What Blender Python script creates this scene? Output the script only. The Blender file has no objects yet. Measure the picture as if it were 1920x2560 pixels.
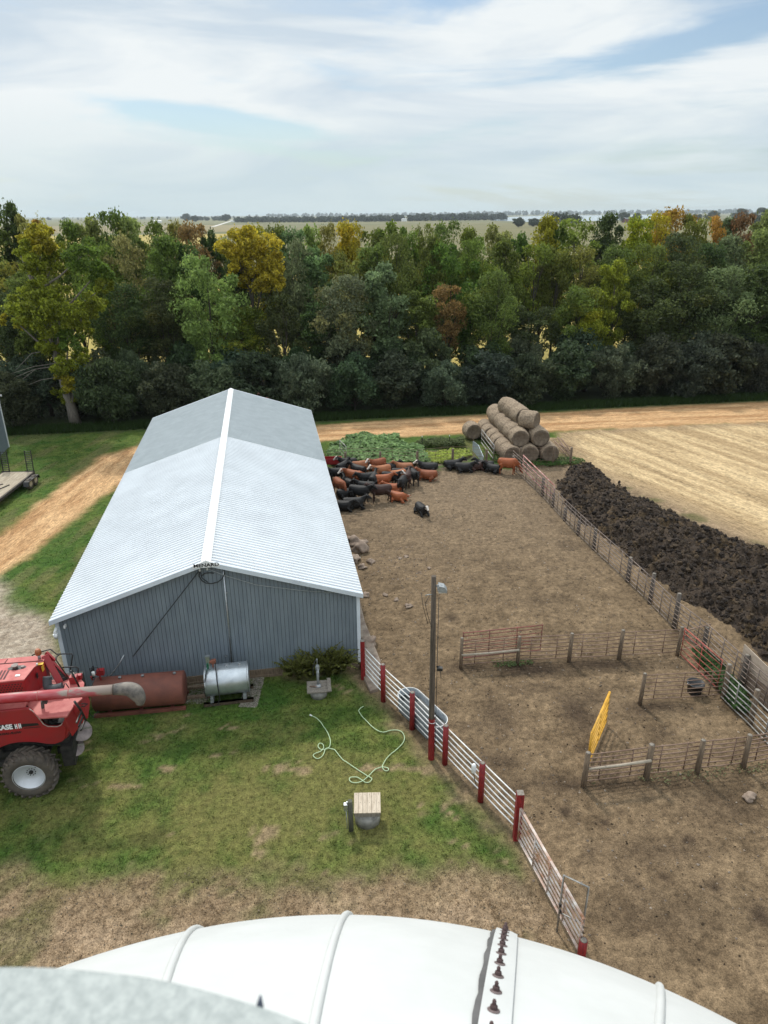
import bpy, bmesh, math, random
import numpy as np
from mathutils import Vector, Matrix, Euler
random.seed(7); RNG = np.random.default_rng(11)
S = bpy.context.scene; COL = S.collection
# ------------------------------------------------------------ camera
H = 16.5; FPX = 1775.0; PITCH = math.atan(744/1775.0); ROLL = math.radians(0.45)
_f = np.array([0, math.cos(PITCH), -math.sin(PITCH)]); _r = np.array([1., 0, 0]); _u = np.cross(_r, _f)
R_ = _r*math.cos(ROLL)-_u*math.sin(ROLL); U_ = _u*math.cos(ROLL)+_r*math.sin(ROLL); F_ = _f
cd = bpy.data.cameras.new('camera'); cam = bpy.data.objects.new('camera', cd); COL.objects.link(cam)
M = Matrix(((R_[0], U_[0], -F_[0], 0), (R_[1], U_[1], -F_[1], 0), (R_[2], U_[2], -F_[2], H), (0, 0, 0, 1)))
cam.matrix_world = M
cd.sensor_fit = 'VERTICAL'; cd.sensor_height = 36; cd.sensor_width = 27; cd.lens = FPX/2560*36
cd.clip_start = 0.05; cd.clip_end = 60000
cd.dof.use_dof = True; cd.dof.focus_distance = 26; cd.dof.aperture_fstop = 7.0
S.camera = cam; S.render.resolution_x = 768; S.render.resolution_y = 1024
# ------------------------------------------------------------ world and sun
SUN_EL, SUN_AZ = 50, -22          # azimuth measured from straight ahead, minus = left
w = bpy.data.worlds.new('World'); S.world = w; w.use_nodes = True
nt = w.node_tree; N = nt.nodes; Lk = nt.links; N.clear()
def nd(tree, typ, **kw):
    n = tree.nodes.new(typ)
    for k, v in kw.items(): setattr(n, k, v)
    return n
out = nd(nt, 'ShaderNodeOutputWorld'); bg = nd(nt, 'ShaderNodeBackground'); sky = nd(nt, 'ShaderNodeTexSky')
sky.sky_type = 'NISHITA'; sky.sun_disc = False; sky.sun_elevation = math.radians(SUN_EL)
sky.sun_rotation = math.radians(SUN_AZ); sky.air_density = 1.0; sky.dust_density = 1.2; sky.ozone_density = 1.5
SKYS = 0.085; bg.inputs['Strength'].default_value = SKYS
tc = nd(nt, 'ShaderNodeTexCoord'); sep = nd(nt, 'ShaderNodeSeparateXYZ'); Lk.new(tc.outputs['Generated'], sep.inputs[0])
def mth(op, a, b=None, c=None, clamp=False):
    n = nd(nt, 'ShaderNodeMath', operation=op, use_clamp=clamp)
    for i, v in enumerate((a, b, c)):
        if v is None: continue
        if isinstance(v, (int, float)): n.inputs[i].default_value = v
        else: Lk.new(v, n.inputs[i])
    return n.outputs[0]
# azimuth / elevation coordinates of the view direction
azi = mth('ARCTAN2', sep.outputs[0], sep.outputs[1]); ele = mth('ARCSINE', sep.outputs[2])
cmb = nd(nt, 'ShaderNodeCombineXYZ'); Lk.new(mth('MULTIPLY', azi, 1.0), cmb.inputs[0]); Lk.new(mth('MULTIPLY', ele, 2.6), cmb.inputs[1])
def noise(vec, scale, detail, rough, dist=0.0, seed=0.0, sx=1.0, sy=1.0, rot=0.0):
    mp = nd(nt, 'ShaderNodeMapping'); mp.inputs['Location'].default_value = (seed, seed*1.7, seed*.3)
    mp.inputs['Scale'].default_value = (sx, sy, 1); mp.inputs['Rotation'].default_value = (0, 0, rot); Lk.new(vec, mp.inputs[0])
    n = nd(nt, 'ShaderNodeTexNoise'); n.inputs['Scale'].default_value = scale; n.inputs['Detail'].default_value = detail
    n.inputs['Roughness'].default_value = rough; n.inputs['Distortion'].default_value = dist; Lk.new(mp.outputs[0], n.inputs['Vector'])
    return n.outputs['Fac']
def blob(a0, e0, ra, re, rot=0.0):                 # soft opening in the cloud sheet at an azimuth / elevation
    c, s_ = math.cos(rot), math.sin(rot)
    da = mth('SUBTRACT', azi, math.radians(a0)); de = mth('SUBTRACT', ele, math.radians(e0))
    a = mth('DIVIDE', mth('ADD', mth('MULTIPLY', da, c), mth('MULTIPLY', de, s_)), math.radians(ra))
    e = mth('DIVIDE', mth('SUBTRACT', mth('MULTIPLY', de, c), mth('MULTIPLY', da, s_)), math.radians(re))
    d = mth('ADD', mth('MULTIPLY', a, a), mth('MULTIPLY', e, e))
    return mth('POWER', 2.718, mth('MULTIPLY', d, -1.0))
n1 = noise(cmb.outputs[0], 2.6, 10, .56, .8, 3.1, 1.0, 2.1, .16)
n2 = noise(cmb.outputs[0], 6.5, 8, .6, .8, 8.3, .8, 2.2, .25)
cov = mth('ADD', mth('MULTIPLY', n1, .75), mth('MULTIPLY', n2, .25))
hole = mth('MULTIPLY', blob(-11, 6.1, 9.0, .75, -.13), .42)
for b, k in ((blob(18, 9.6, 11, 1.1, .14), .24), (blob(26, 11.3, 8, 1.0, .05), .16), (blob(3, 13.3, 12, 1.2, -.05), .10),
             (blob(-27, 12.5, 6, 1.2, .0), .16), (blob(22, 3.5, 12, 1.0), .08), (blob(-7, 4.2, 6, .5, -.1), .20), (blob(-4, 9.2, 5, .8, -.3), .12)):
    hole = mth('ADD', hole, mth('MULTIPLY', b, k))
cov = mth('SUBTRACT', cov, hole)
cov = mth('ADD', cov, mth('MULTIPLY', blob(-14, 10.5, 12, 3.5, .1), .13))
cov = mth('ADD', cov, mth('MULTIPLY', blob(10, 6.5, 16, 2.2, .1), .08))
cov = mth('ADD', cov, mth('MULTIPLY', blob(9, 11.3, 7, 1.6, .1), .13))
mr = nd(nt, 'ShaderNodeMapRange', interpolation_type='SMOOTHSTEP'); Lk.new(cov, mr.inputs['Value'])
mr.inputs['From Min'].default_value = .26; mr.inputs['From Max'].default_value = .52; mr.inputs['To Max'].default_value = .97; mr.inputs['To Min'].default_value = .14
hz = mth('MULTIPLY', mth('SUBTRACT', 1.0, mth('DIVIDE', mth('ABSOLUTE', ele), math.radians(7.5)), clamp=True), .8)
fac = mth('MAXIMUM', mr.outputs[0], hz)
# cloud colour: slightly grey-blue where thin, white where thick, cyan-grey near the horizon
shade = noise(cmb.outputs[0], 3.0, 7, .54, .5, 15.0, 1.0, 1.9, .14)
cr = nd(nt, 'ShaderNodeValToRGB'); Lk.new(shade, cr.inputs[0])
K = 1/SKYS
cr.color_ramp.elements[0].position = .36; cr.color_ramp.elements[0].color = (.58, .67, .75, 1)
cr.color_ramp.elements[1].position = .58; cr.color_ramp.elements[1].color = (.82, .86, .87, 1)
hcol = nd(nt, 'ShaderNodeMix', data_type='RGBA'); Lk.new(cr.outputs[0], hcol.inputs['A']); hcol.inputs['B'].default_value = (.55, .67, .70, 1)
Lk.new(hz, hcol.inputs['Factor'])
sc = nd(nt, 'ShaderNodeVectorMath', operation='SCALE'); Lk.new(hcol.outputs['Result'], sc.inputs[0]); sc.inputs['Scale'].default_value = K
tint = nd(nt, 'ShaderNodeVectorMath', operation='MULTIPLY'); Lk.new(sky.outputs[0], tint.inputs[0]); tint.inputs[1].default_value = (.90, 1.04, 1.10)
mx = nd(nt, 'ShaderNodeMix', data_type='RGBA'); Lk.new(fac, mx.inputs['Factor']); Lk.new(tint.outputs[0], mx.inputs['A']); Lk.new(sc.outputs[0], mx.inputs['B'])
# thin cloud overhead, out of view, is brightened to add light on the ground
up = nd(nt, 'ShaderNodeMapRange', interpolation_type='SMOOTHSTEP'); Lk.new(ele, up.inputs['Value']); up.inputs['From Min'].default_value = math.radians(15); up.inputs['From Max'].default_value = math.radians(48); up.inputs['To Min'].default_value = 1.0; up.inputs['To Max'].default_value = 1.75
gl = nd(nt, 'ShaderNodeVectorMath', operation='SCALE'); Lk.new(mx.outputs['Result'], gl.inputs[0]); Lk.new(up.outputs[0], gl.inputs['Scale'])
Lk.new(gl.outputs[0], bg.inputs['Color']); Lk.new(bg.outputs[0], out.inputs['Surface'])
sd = bpy.data.lights.new('sun', 'SUN'); sd.energy = 2.5; sd.angle = math.radians(4); sd.color = (1.0, .95, .87)
so = bpy.data.objects.new('sun', sd); COL.objects.link(so); so.location = (0, 0, 60)
sv = Vector((math.sin(math.radians(SUN_AZ))*math.cos(math.radians(SUN_EL)), math.cos(math.radians(SUN_AZ))*math.cos(math.radians(SUN_EL)), math.sin(math.radians(SUN_EL))))
so.rotation_euler = sv.to_track_quat('Z', 'Y').to_euler()
S.view_settings.view_transform = 'Standard'; S.view_settings.look = 'None'; S.view_settings.exposure = 0.12; S.view_settings.gamma = 1
# ------------------------------------------------------------ measuring helpers (pixel of the 1920x2560 photograph -> point on a real plane)
def ray(x, y): return F_+(x-960)/FPX*R_-(y-1280)/FPX*U_
def G(x, y, z=0.0):
    d = ray(x, y); t = (z-H)/d[2]; p = np.array([0, 0, H])+t*d; return Vector(p)
def PL(x, y, p0, n):
    d = ray(x, y); c = np.array([0, 0, H]); t = ((np.array(p0)-c)@np.array(n))/(d@np.array(n)); return Vector(c+t*d)
def atY(x, y, Y):
    d = ray(x, y); t = Y/d[1]; return Vector(np.array([0, 0, H])+t*d)
# ------------------------------------------------------------ tagging
def tag(o, label=None, cat=None, group=None, kind=None):
    if label: o['label'] = label
    if cat: o['category'] = cat
    if group: o['group'] = group
    if kind: o['kind'] = kind
    return o
def empty(name, loc=(0, 0, 0), rz=0.0):
    o = bpy.data.objects.new(name, None); COL.objects.link(o); o.location = loc; o.rotation_euler = (0, 0, rz); o.empty_display_size = .3
    return o
def copy_tree(o, parent=None):
    c = o.copy(); COL.objects.link(c)
    if parent is not None: c.parent = parent
    for ch in list(o.children): copy_tree(ch, c)
    return c
# ------------------------------------------------------------ mesh builder
class MB:
    def __init__(s): s.v = []; s.f = []; s.sm = []
    def add(s, vs, fs, smooth=False):
        b = len(s.v); s.v += [tuple(p) for p in vs]; s.f += [tuple(i+b for i in f) for f in fs]; s.sm += [smooth]*len(fs); return s
    def box(s, c, size, rz=0.0, M=None):
        x, y, z = [k/2 for k in size]; P = [Vector((a*x, b*y, d*z)) for a in (-1, 1) for b in (-1, 1) for d in (-1, 1)]
        R = M if M is not None else Matrix.Rotation(rz, 3, 'Z')
        P = [R@p+Vector(c) for p in P]
        return s.add(P, [(0, 1, 3, 2), (4, 6, 7, 5), (0, 4, 5, 1), (2, 3, 7, 6), (0, 2, 6, 4), (1, 5, 7, 3)])
    def beam(s, a, b, w_, h_, up=(0, 0, 1)):           # rectangular bar from a to b
        a = Vector(a); b = Vector(b); d = (b-a); L = d.length; d.normalize(); u = Vector(up)
        if abs(d.dot(u)) > .98: u = Vector((0, 1, 0))
        x = d.cross(u).normalized(); y = x.cross(d)
        return s.box((a+b)/2, (w_, L, h_), M=Matrix((x, d, y)).transposed())
    def tube(s, pts, r, n=8, cap=True, closed=False, smooth=True):
        pts = [Vector(p) for p in pts]; m = len(pts)
        rs = r if isinstance(r, (list, tuple)) else [r]*m
        V = []; prev = None
        for i, p in enumerate(pts):
            if closed: t = pts[(i+1) % m]-pts[i-1]
            else: t = pts[min(i+1, m-1)]-pts[max(i-1, 0)]
            t.normalize()
            if prev is None:
                a = Vector((0, 0, 1)) if abs(t.z) < .9 else Vector((1, 0, 0)); x = t.cross(a).normalized()
            else:
                x = (prev-t*prev.dot(t))
                x = x.normalized() if x.length > 1e-6 else t.orthogonal().normalized()
            prev = x; y = t.cross(x)
            for k in range(n):
                an = 2*math.pi*k/n; V.append(p+(x*math.cos(an)+y*math.sin(an))*rs[i])
        Fs = []
        for i in range(m if closed else m-1):
            j = (i+1) % m
            for k in range(n): Fs.append((i*n+k, i*n+(k+1) % n, j*n+(k+1) % n, j*n+k))
        s.add(V, Fs, smooth)
        if cap and not closed:
            b = len(s.v)-m*n
            s.f.append(tuple(b+k for k in range(n))[::-1]); s.f.append(tuple(b+(m-1)*n+k for k in range(n))); s.sm += [False, False]
        return s
    def lathe(s, prof, n=24, axis='Z', c=(0, 0, 0), M=None, smooth=True, cap=True):   # prof: (radius, height) pairs
        V = []
        for (r, h) in prof:
            for k in range(n):
                a = 2*math.pi*k/n; p = (r*math.cos(a), r*math.sin(a), h)
                if axis == 'X': p = (p[2], p[0], p[1])
                if axis == 'Y': p = (p[0], p[2], p[1])
                p = Vector(p)
                if M is not None: p = M@p
                V.append(p+Vector(c))
        m = len(prof); Fs = [(i*n+k, i*n+(k+1) % n, (i+1)*n+(k+1) % n, (i+1)*n+k) for i in range(m-1) for k in range(n)]
        s.add(V, Fs, smooth)
        if cap:
            b = len(s.v)-m*n
            s.f.append(tuple(b+k for k in range(n))[::-1]); s.f.append(tuple(b+(m-1)*n+k for k in range(n))); s.sm += [False, False]
        return s
    def prism(s, poly, off):                            # planar polygon (3-D points) extruded by a vector
        n = len(poly); P = [Vector(p) for p in poly]; Q = [p+Vector(off) for p in P]
        return s.add(P+Q, [tuple(range(n)), tuple(range(2*n-1, n-1, -1))]+[(i, (i+n), (i+1) % n+n, (i+1) % n) for i in range(n)])
    def quad(s, a, b, c, d): return s.add([a, b, c, d], [(0, 1, 2, 3)])
    def mesh(s, name):
        me = bpy.data.meshes.new(name); me.from_pydata([tuple(p) for p in s.v], [], s.f)
        me.polygons.foreach_set('use_smooth', s.sm); me.update()
        bm = bmesh.new(); bm.from_mesh(me); bmesh.ops.recalc_face_normals(bm, faces=bm.faces); bm.to_mesh(me); bm.free()
        return me
    def build(s, name, mat, parent=None, bevel=0.0):
        me = s.mesh(name); o = bpy.data.objects.new(name, me); COL.objects.link(o)
        if mat: me.materials.append(mat)
        if parent is not None: o.parent = parent
        if bevel:
            b = o.modifiers.new('b', 'BEVEL'); b.width = bevel; b.segments = 2; b.limit_method = 'ANGLE'
        return o
def icolump(c, r, seed, sub=2, squash=.7, amp=.25):
    bm = bmesh.new(); bmesh.ops.create_icosphere(bm, subdivisions=sub, radius=1)
    rr = random.Random(seed); ph = [rr.uniform(0, 6) for _ in range(6)]
    sx, sy, sz = rr.uniform(.8, 1.25), rr.uniform(.75, 1.1), squash*rr.uniform(.8, 1.15)
    ca, sa = math.cos(ph[5]), math.sin(ph[5]); V = []
    for v in bm.verts:
        p = v.co; k = 1+amp*(math.sin(p.x*2.7+ph[0])*math.sin(p.y*3.1+ph[1])+.6*math.sin(p.z*4.3+ph[2]+p.x*3)+.35*math.sin(p.y*7+ph[3]))
        x, y, z = p.x*sx*k*r, p.y*sy*k*r, p.z*sz*k*r; V.append((c[0]+x*ca-y*sa, c[1]+x*sa+y*ca, c[2]+z))
    Fs = [tuple(v.index for v in f.verts) for f in bm.faces]; bm.free(); return V, Fs
# ------------------------------------------------------------ materials
MATS = {}
def mat(name, col, rough=.6, metal=0.0, var=.18, scale=6.0, bump=.0, bscale=40.0, spec=.5, col2=None, detail=6, transl=0.0, attr=None, objcol=False, coat=0.0, stretch=None):
    if name in MATS: return MATS[name]
    m = bpy.data.materials.new(name); m.use_nodes = True; t = m.node_tree; b = t.nodes['Principled BSDF']; MATS[name] = m
    tcn = nd(t, 'ShaderNodeTexCoord'); vec = tcn.outputs['Object']
    if stretch:
        mp = nd(t, 'ShaderNodeMapping'); mp.inputs['Scale'].default_value = stretch; t.links.new(vec, mp.inputs[0]); vec = mp.outputs[0]
    nz = nd(t, 'ShaderNodeTexNoise'); nz.inputs['Scale'].default_value = scale; nz.inputs['Detail'].default_value = detail; nz.inputs['Roughness'].default_value = .6
    t.links.new(vec, nz.inputs['Vector'])
    rp = nd(t, 'ShaderNodeValToRGB'); t.links.new(nz.outputs['Fac'], rp.inputs[0])
    c2 = col2 if col2 else tuple(max(0, c*(1-var*1.6)) for c in col); c1 = tuple(min(1, c*(1+var)) for c in col) if not col2 else col
    rp.color_ramp.elements[0].position = .34; rp.color_ramp.elements[0].color = (*c2, 1)
    rp.color_ramp.elements[1].position = .66; rp.color_ramp.elements[1].color = (*c1, 1)
    cout = rp.outputs[0]
    if objcol:
        oi = nd(t, 'ShaderNodeObjectInfo'); mm = nd(t, 'ShaderNodeMix', data_type='RGBA', blend_type='MULTIPLY'); mm.inputs['Factor'].default_value = 1
        t.links.new(cout, mm.inputs['A']); t.links.new(oi.outputs['Color'], mm.inputs['B']); cout = mm.outputs['Result']
    t.links.new(cout, b.inputs['Base Color'])
    b.inputs['Roughness'].default_value = rough; b.inputs['Metallic'].default_value = metal; b.inputs['Specular IOR Level'].default_value = spec
    b.inputs['Coat Weight'].default_value = coat
    if bump:
        n2_ = nd(t, 'ShaderNodeTexNoise'); n2_.inputs['Scale'].default_value = bscale; n2_.inputs['Detail'].default_value = 5; t.links.new(vec, n2_.inputs['Vector'])
        bp = nd(t, 'ShaderNodeBump'); bp.inputs['Strength'].default_value = bump; bp.inputs['Distance'].default_value = .02
        t.links.new(n2_.outputs['Fac'], bp.inputs['Height']); t.links.new(bp.outputs[0], b.inputs['Normal'])
    return m
def ramp(o, *stops):
    e = o.color_ramp.elements
    while len(e) > 1: e.remove(e[-1])
    e[0].position = stops[0][0]; e[0].color = (*stops[0][1], 1)
    for p, c in stops[1:]: x = e.new(p); x.color = (*c, 1)
white_paint = mat('white_paint', (.78, .8, .8), .45, var=.05, scale=3, bump=.05)
rail_white = mat('rail_white', (.75, .75, .73), .45, var=.08, scale=5)
red_post = mat('red_post', (.23, .012, .014), .6, var=.25, scale=9, bump=.3, bscale=30, stretch=(3, 3, .6))
red_paint = mat('red_paint', (.33, .014, .018), .4, col2=(.25, .022, .024), scale=2.5, coat=.15, detail=9)
red_dusty = mat('red_dusty', (.52, .17, .15), .65, col2=(.38, .075, .07), scale=2.4, detail=9)
black_metal = mat('black_metal', (.018, .018, .018), .5, var=.3, scale=9)
dark_works = mat('dark_works', (.022, .02, .018), .7, var=.5, scale=5, bump=.4, bscale=15)
rubber = mat('rubber', (.055, .047, .04), .85, col2=(.11, .09, .07), scale=4, bump=.3, bscale=30)
rust_red = mat('rust_red', (.20, .065, .042), .7, col2=(.13, .045, .032), scale=2.2, bump=.1)
galv = mat('galv', (.48, .51, .53), .38, metal=.85, var=.15, scale=14)
galv_dull = mat('galv_dull', (.34, .36, .37), .55, metal=.5, var=.18, scale=5)
rust_pipe = mat('rust_pipe', (.15, .088, .058), .7, col2=(.25, .17, .125), scale=3)
pipe_grey = mat('pipe_grey', (.32, .31, .29), .5, metal=.4, var=.2, scale=4)
pipe_red = mat('pipe_red', (.36, .075, .055), .6, var=.25, scale=4)
yellow_paint = mat('yellow_paint', (.62, .33, .035), .5, var=.15, scale=4)
old_wood = mat('old_wood', (.22, .16, .105), .85, col2=(.10, .072, .05), scale=5, bump=.6, bscale=20, stretch=(5, 5, .7))
grey_wood = mat('grey_wood', (.27, .24, .2), .85, col2=(.14, .12, .1), scale=4, bump=.5, bscale=20, stretch=(5, 5, .7))
pale_wood = mat('pale_wood', (.55, .47, .37), .8, col2=(.38, .31, .23), scale=3, bump=.3, bscale=25, stretch=(6, 1, 6))
pale_pole = mat('pale_pole', (.36, .31, .24), .8, var=.15, scale=4)
concrete = mat('concrete', (.30, .29, .27), .9, var=.2, scale=5, bump=.4, bscale=25)
stone = mat('stone', (.34, .26, .20), .9, col2=(.17, .125, .095), scale=3, bump=.6, bscale=14)
bark = mat('bark', (.085, .072, .055), .95, col2=(.04, .034, .027), scale=4, bump=.8, bscale=12, stretch=(3, 3, .6))
HAZE = 0.00008
# ------------------------------------------------------------ numpy noise
def vnoise(x, y, seed=0):
    xi = np.floor(x).astype(np.int64); yi = np.floor(y).astype(np.int64); fx = x-xi; fy = y-yi
    fx = fx*fx*(3-2*fx); fy = fy*fy*(3-2*fy)
    def h(a, b):
        n = (a*374761393+b*668265263+seed*974634777) & 0xffffffff; n = ((n ^ (n >> 13))*1274126177) & 0xffffffff
        return ((n ^ (n >> 16)) & 0xffff)/65535.0
    return (h(xi, yi)*(1-fx)+h(xi+1, yi)*fx)*(1-fy)+(h(xi, yi+1)*(1-fx)+h(xi+1, yi+1)*fx)*fy
def fbm(x, y, seed=0, o=4, g=.5):
    s_ = 0; a = 1; t = 0
    for i in range(o): s_ = s_+a*vnoise(x*2**i+13.7*i, y*2**i+7.1*i, seed+i); t += a; a *= g
    return s_/t
def sstep(a, b, x): t = np.clip((x-a)/(b-a), 0, 1); return t*t*(3-2*t)
def sdist(px, py, poly):                 # signed distance, positive inside
    n = len(poly); d = np.full(px.shape, 1e9); ins = np.zeros(px.shape, bool)
    for i in range(n):
        ax, ay = poly[i]; bx, by = poly[(i+1) % n]; ex, ey = bx-ax, by-ay
        wx, wy = px-ax, py-ay; t = np.clip((wx*ex+wy*ey)/(ex*ex+ey*ey+1e-12), 0, 1)
        d = np.minimum(d, np.hypot(wx-ex*t, wy-ey*t))
        c = ((ay > py) != (by > py)) & (px < (bx-ax)*(py-ay)/((by-ay) if by != ay else 1e-9)+ax); ins ^= c
    return np.where(ins, d, -d)
def GP(pts): return [tuple(G(x, y)[:2]) for x, y in pts]
BA = math.radians(9.25); AX = Vector((-math.sin(BA), math.cos(BA), 0)); SD = Vector((math.cos(BA), math.sin(BA), 0))   # barn length / width directions
def BP(s_, a, z=0): p = SD*s_+AX*a; return Vector((p.x, p.y, z))
# ------------------------------------------------------------ ground zones (real outlines on the ground)
P_ROAD = GP([(2100, 990), (1920, 1003), (1600, 1016), (1400, 1030), (1200, 1036), (1000, 1048), (800, 1062)])+[tuple(BP(-2, 55)[:2]), tuple(BP(-7, 55)[:2])]+GP([(352, 1112), (250, 1142), (150, 1217), (60, 1290), (0, 1332), (-160, 1440), (-200, 1590), (0, 1440), (60, 1400), (110, 1360), (170, 1308), (230, 1262), (290, 1217)])+[tuple(BP(-8, 45)[:2]), tuple(BP(-1, 50.5)[:2])]+GP([(812, 1102), (1000, 1092), (1160, 1085), (1400, 1078), (1600, 1068), (1920, 1055), (2100, 1045)])
P_FIELD = GP([(1395, 1082), (1600, 1066), (1920, 1053), (2300, 1040), (2500, 1500), (1920, 1365), (1800, 1310), (1700, 1268), (1600, 1225), (1500, 1188), (1440, 1155), (1410, 1120)])
P_LAWN = [tuple(BP(-14, 23.4)[:2])]+GP([(-200, 1800), (-200, 2185), (0, 2165), (120, 2200), (260, 2190), (420, 2200), (560, 2195), (700, 2180), (860, 2185), (1000, 2175), (1150, 2180), (1320, 2190), (1310, 2130), (1240, 2075), (1190, 2035), (1130, 1975), (1070, 1905), (1010, 1835), (960, 1780), (920, 1735), (885, 1700)])+[tuple(BP(2.2, 23.4)[:2])]
P_LAWN2 = GP([(320, 1190), (290, 1225), (235, 1272), (180, 1318), (110, 1375), (60, 1425), (32, 1470), (30, 1500), (70, 1520), (125, 1535)])+[tuple(BP(-8, 23.8)[:2]), tuple(BP(-5, 40)[:2])]
P_YARD = GP([(820, 1172), (1000, 1178), (1290, 1172), (1420, 1165), (1445, 1168), (1520, 1200), (1640, 1262), (1750, 1308), (1920, 1368), (2400, 1600), (2400, 2600), (1500, 2600), (1330, 2220), (1320, 2190), (1291, 2105), (1200, 2012), (1110, 1918), (1030, 1830), (960, 1762), (905, 1700)])+[tuple(BP(2.4, 24)[:2]), tuple(BP(2.4, 50)[:2])]
P_GARDEN = GP([(835, 1160), (845, 1130), (1000, 1135), (1120, 1125), (1170, 1120), (1195, 1172), (1000, 1178), (830, 1172)])
P_GRAVEL = GP([(-400, 1500), (0, 1440), (28, 1475), (30, 1505), (75, 1525), (130, 1545), (140, 1600), (150, 1660), (60, 1665), (-300, 1700)])
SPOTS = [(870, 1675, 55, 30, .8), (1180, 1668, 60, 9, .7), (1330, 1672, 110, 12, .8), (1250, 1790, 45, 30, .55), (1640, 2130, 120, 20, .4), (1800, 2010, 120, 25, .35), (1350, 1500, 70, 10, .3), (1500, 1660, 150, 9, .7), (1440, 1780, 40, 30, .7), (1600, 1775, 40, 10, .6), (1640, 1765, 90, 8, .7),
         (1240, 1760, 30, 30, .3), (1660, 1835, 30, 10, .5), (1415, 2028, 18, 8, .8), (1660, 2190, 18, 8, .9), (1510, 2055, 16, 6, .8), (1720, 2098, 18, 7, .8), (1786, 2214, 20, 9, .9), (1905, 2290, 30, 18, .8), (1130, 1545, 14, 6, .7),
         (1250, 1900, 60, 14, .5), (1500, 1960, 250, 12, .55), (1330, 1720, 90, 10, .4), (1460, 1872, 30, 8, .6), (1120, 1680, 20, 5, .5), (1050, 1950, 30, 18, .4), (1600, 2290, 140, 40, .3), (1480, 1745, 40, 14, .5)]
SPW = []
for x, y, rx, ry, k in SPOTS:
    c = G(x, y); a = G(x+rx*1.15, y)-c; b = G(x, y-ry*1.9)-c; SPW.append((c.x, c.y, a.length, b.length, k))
TR = (G(1900, 1300)-G(1440, 1110)); TR.z = 0; TR.normalize()
DRV = (G(250, 1180)-G(20, 1360)); DRV.z = 0; DRV.normalize()
def C3(*c): return np.array(c)
def ground_eval(x, y):
    """returns class id, colour, bump height, detail-coordinates for ground points"""
    n_ = fbm(x*.9, y*.9, 3, 5, .55); e = (n_-.5)*1.3; ef = (fbm(x*3.3, y*3.3, 9, 3)-.5)*.5
    road = sdist(x, y, P_ROAD)+e*.6+ef*.6; field = sdist(x, y, P_FIELD)+e*.5; lawn = np.maximum(sdist(x, y, P_LAWN)+e*1.2+ef, sdist(x, y, P_LAWN2)+e*.8+ef)
    yard = sdist(x, y, P_YARD)+ef*.5; gard = sdist(x, y, P_GARDEN)+e*.6+ef; grav = sdist(x, y, P_GRAVEL)+e*1.2
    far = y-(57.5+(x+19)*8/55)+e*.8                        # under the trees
    leftgrass = (x < -9) & (y > 30)
    n0 = vnoise(x*.35, y*.35, 21); n1_ = fbm(x*.55, y*.55, 31, 4, .6); n2_ = fbm(x*2.1, y*2.1, 41, 4, .6); n3 = fbm(x*7, y*7, 51, 2)
    def L3(a, b, t): return a[None]*(1-t[:, None])+b[None]*t[:, None]
    # default: dry gravelly grass
    tan = L3(C3(.165, .115, .068), C3(.30, .215, .135), sstep(.3, .7, n2_*.6+n3*.4)); mixg = sstep(.52, .66, n1_*.7+n2_*.3)
    dry = tan*(1-mixg[:, None])+C3(.115, .10, .045)[None]*mixg[:, None]
    brn = sstep(-1.5, .6, lawn)*.75
    dry = dry*(1-brn[:, None])+L3(C3(.19, .135, .075), C3(.10, .085, .04), sstep(.35, .65, n2_))*brn[:, None]; trk = (np.exp(-((y-12.6-.05*x)/.28)**2)+np.exp(-((y-11.1-.05*x)/.28)**2))*.35*sstep(.3, .6, n2_); dry = dry*(1-trk[:, None])+C3(.30, .22, .15)[None]*trk[:, None]
    grass = L3(C3(.044, .080, .013), C3(.080, .118, .022), sstep(.3, .7, n2_))
    lush = sstep(.35, .70, fbm(x*.42+5, y*.42, 61, 3)); grass = grass*(1-lush[:, None]*.45)+C3(.032, .090, .014)[None]*lush[:, None]*.45
    mid = np.exp(-(((x+1.6)/5.2)**2+((y-17.2)/2.6)**2))*.9+np.exp(-(((x+7)/3.0)**2+((y-15.5)/1.8)**2))*.6
    yel = np.clip(sstep(.30, .80, n1_*.55+n2_*.45+(mid-.3)*.28)+mid*.22, 0, 1)*(.85-.35*(y > 25))
    grass = grass*(1-yel[:, None])+L3(C3(.150, .128, .046), C3(.115, .112, .034), n3)*yel[:, None]
    bare = sstep(.69, .76, fbm(x*1.1+9, y*1.5, 71, 4, .6))*(y < 25)*.8; grass = grass*(1-bare[:, None])+C3(.23, .165, .10)[None]*bare[:, None]
    rut = sstep(.55, .7, vnoise(((x*DRV.x+y*DRV.y))*.3, (-x*DRV.y+y*DRV.x)*1.6, 5))*(y > 25)*.35
    grass = grass*(1-rut[:, None])+C3(.15, .12, .06)[None]*rut[:, None]
    s_, c_ = (x*DRV.x+y*DRV.y), (-x*DRV.y+y*DRV.x)
    rd = L3(C3(.33, .185, .085), C3(.52, .33, .17), sstep(.25, .75, fbm(s_*.35, c_*2.4, 81, 4, .6)*np.where(x < -8, 1, 0)+fbm(x*.25, (y-x*.09)*2.2, 83, 4, .6)*np.where(x < -8, 0, 1)))
    u_, v_ = (x*TR.x+y*TR.y), (-x*TR.y+y*TR.x)
    ft = fbm(u_*.12, v_*1.7+fbm(u_*.1, v_*.2, 7)*2, 91, 5, .62)
    fd = L3(C3(.32, .225, .12), C3(.51, .38, .215), sstep(.3, .68, ft+(n3-.5)*.18)); e2 = sstep(2.0, .3, field)*.7
    fd = fd*(1-e2[:, None])+C3(.24, .17, .10)[None]*e2[:, None]
    tk = (np.abs(((v_+fbm(u_*.05, v_*.0, 17)*3)/2.3) % 1-.5) < .09)*(np.abs(((u_)/.35) % 1-.5) < .3)*(vnoise(u_*.08, v_*.35, 23) > .52)
    fd = fd*(1-.28*tk[:, None])
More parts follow.
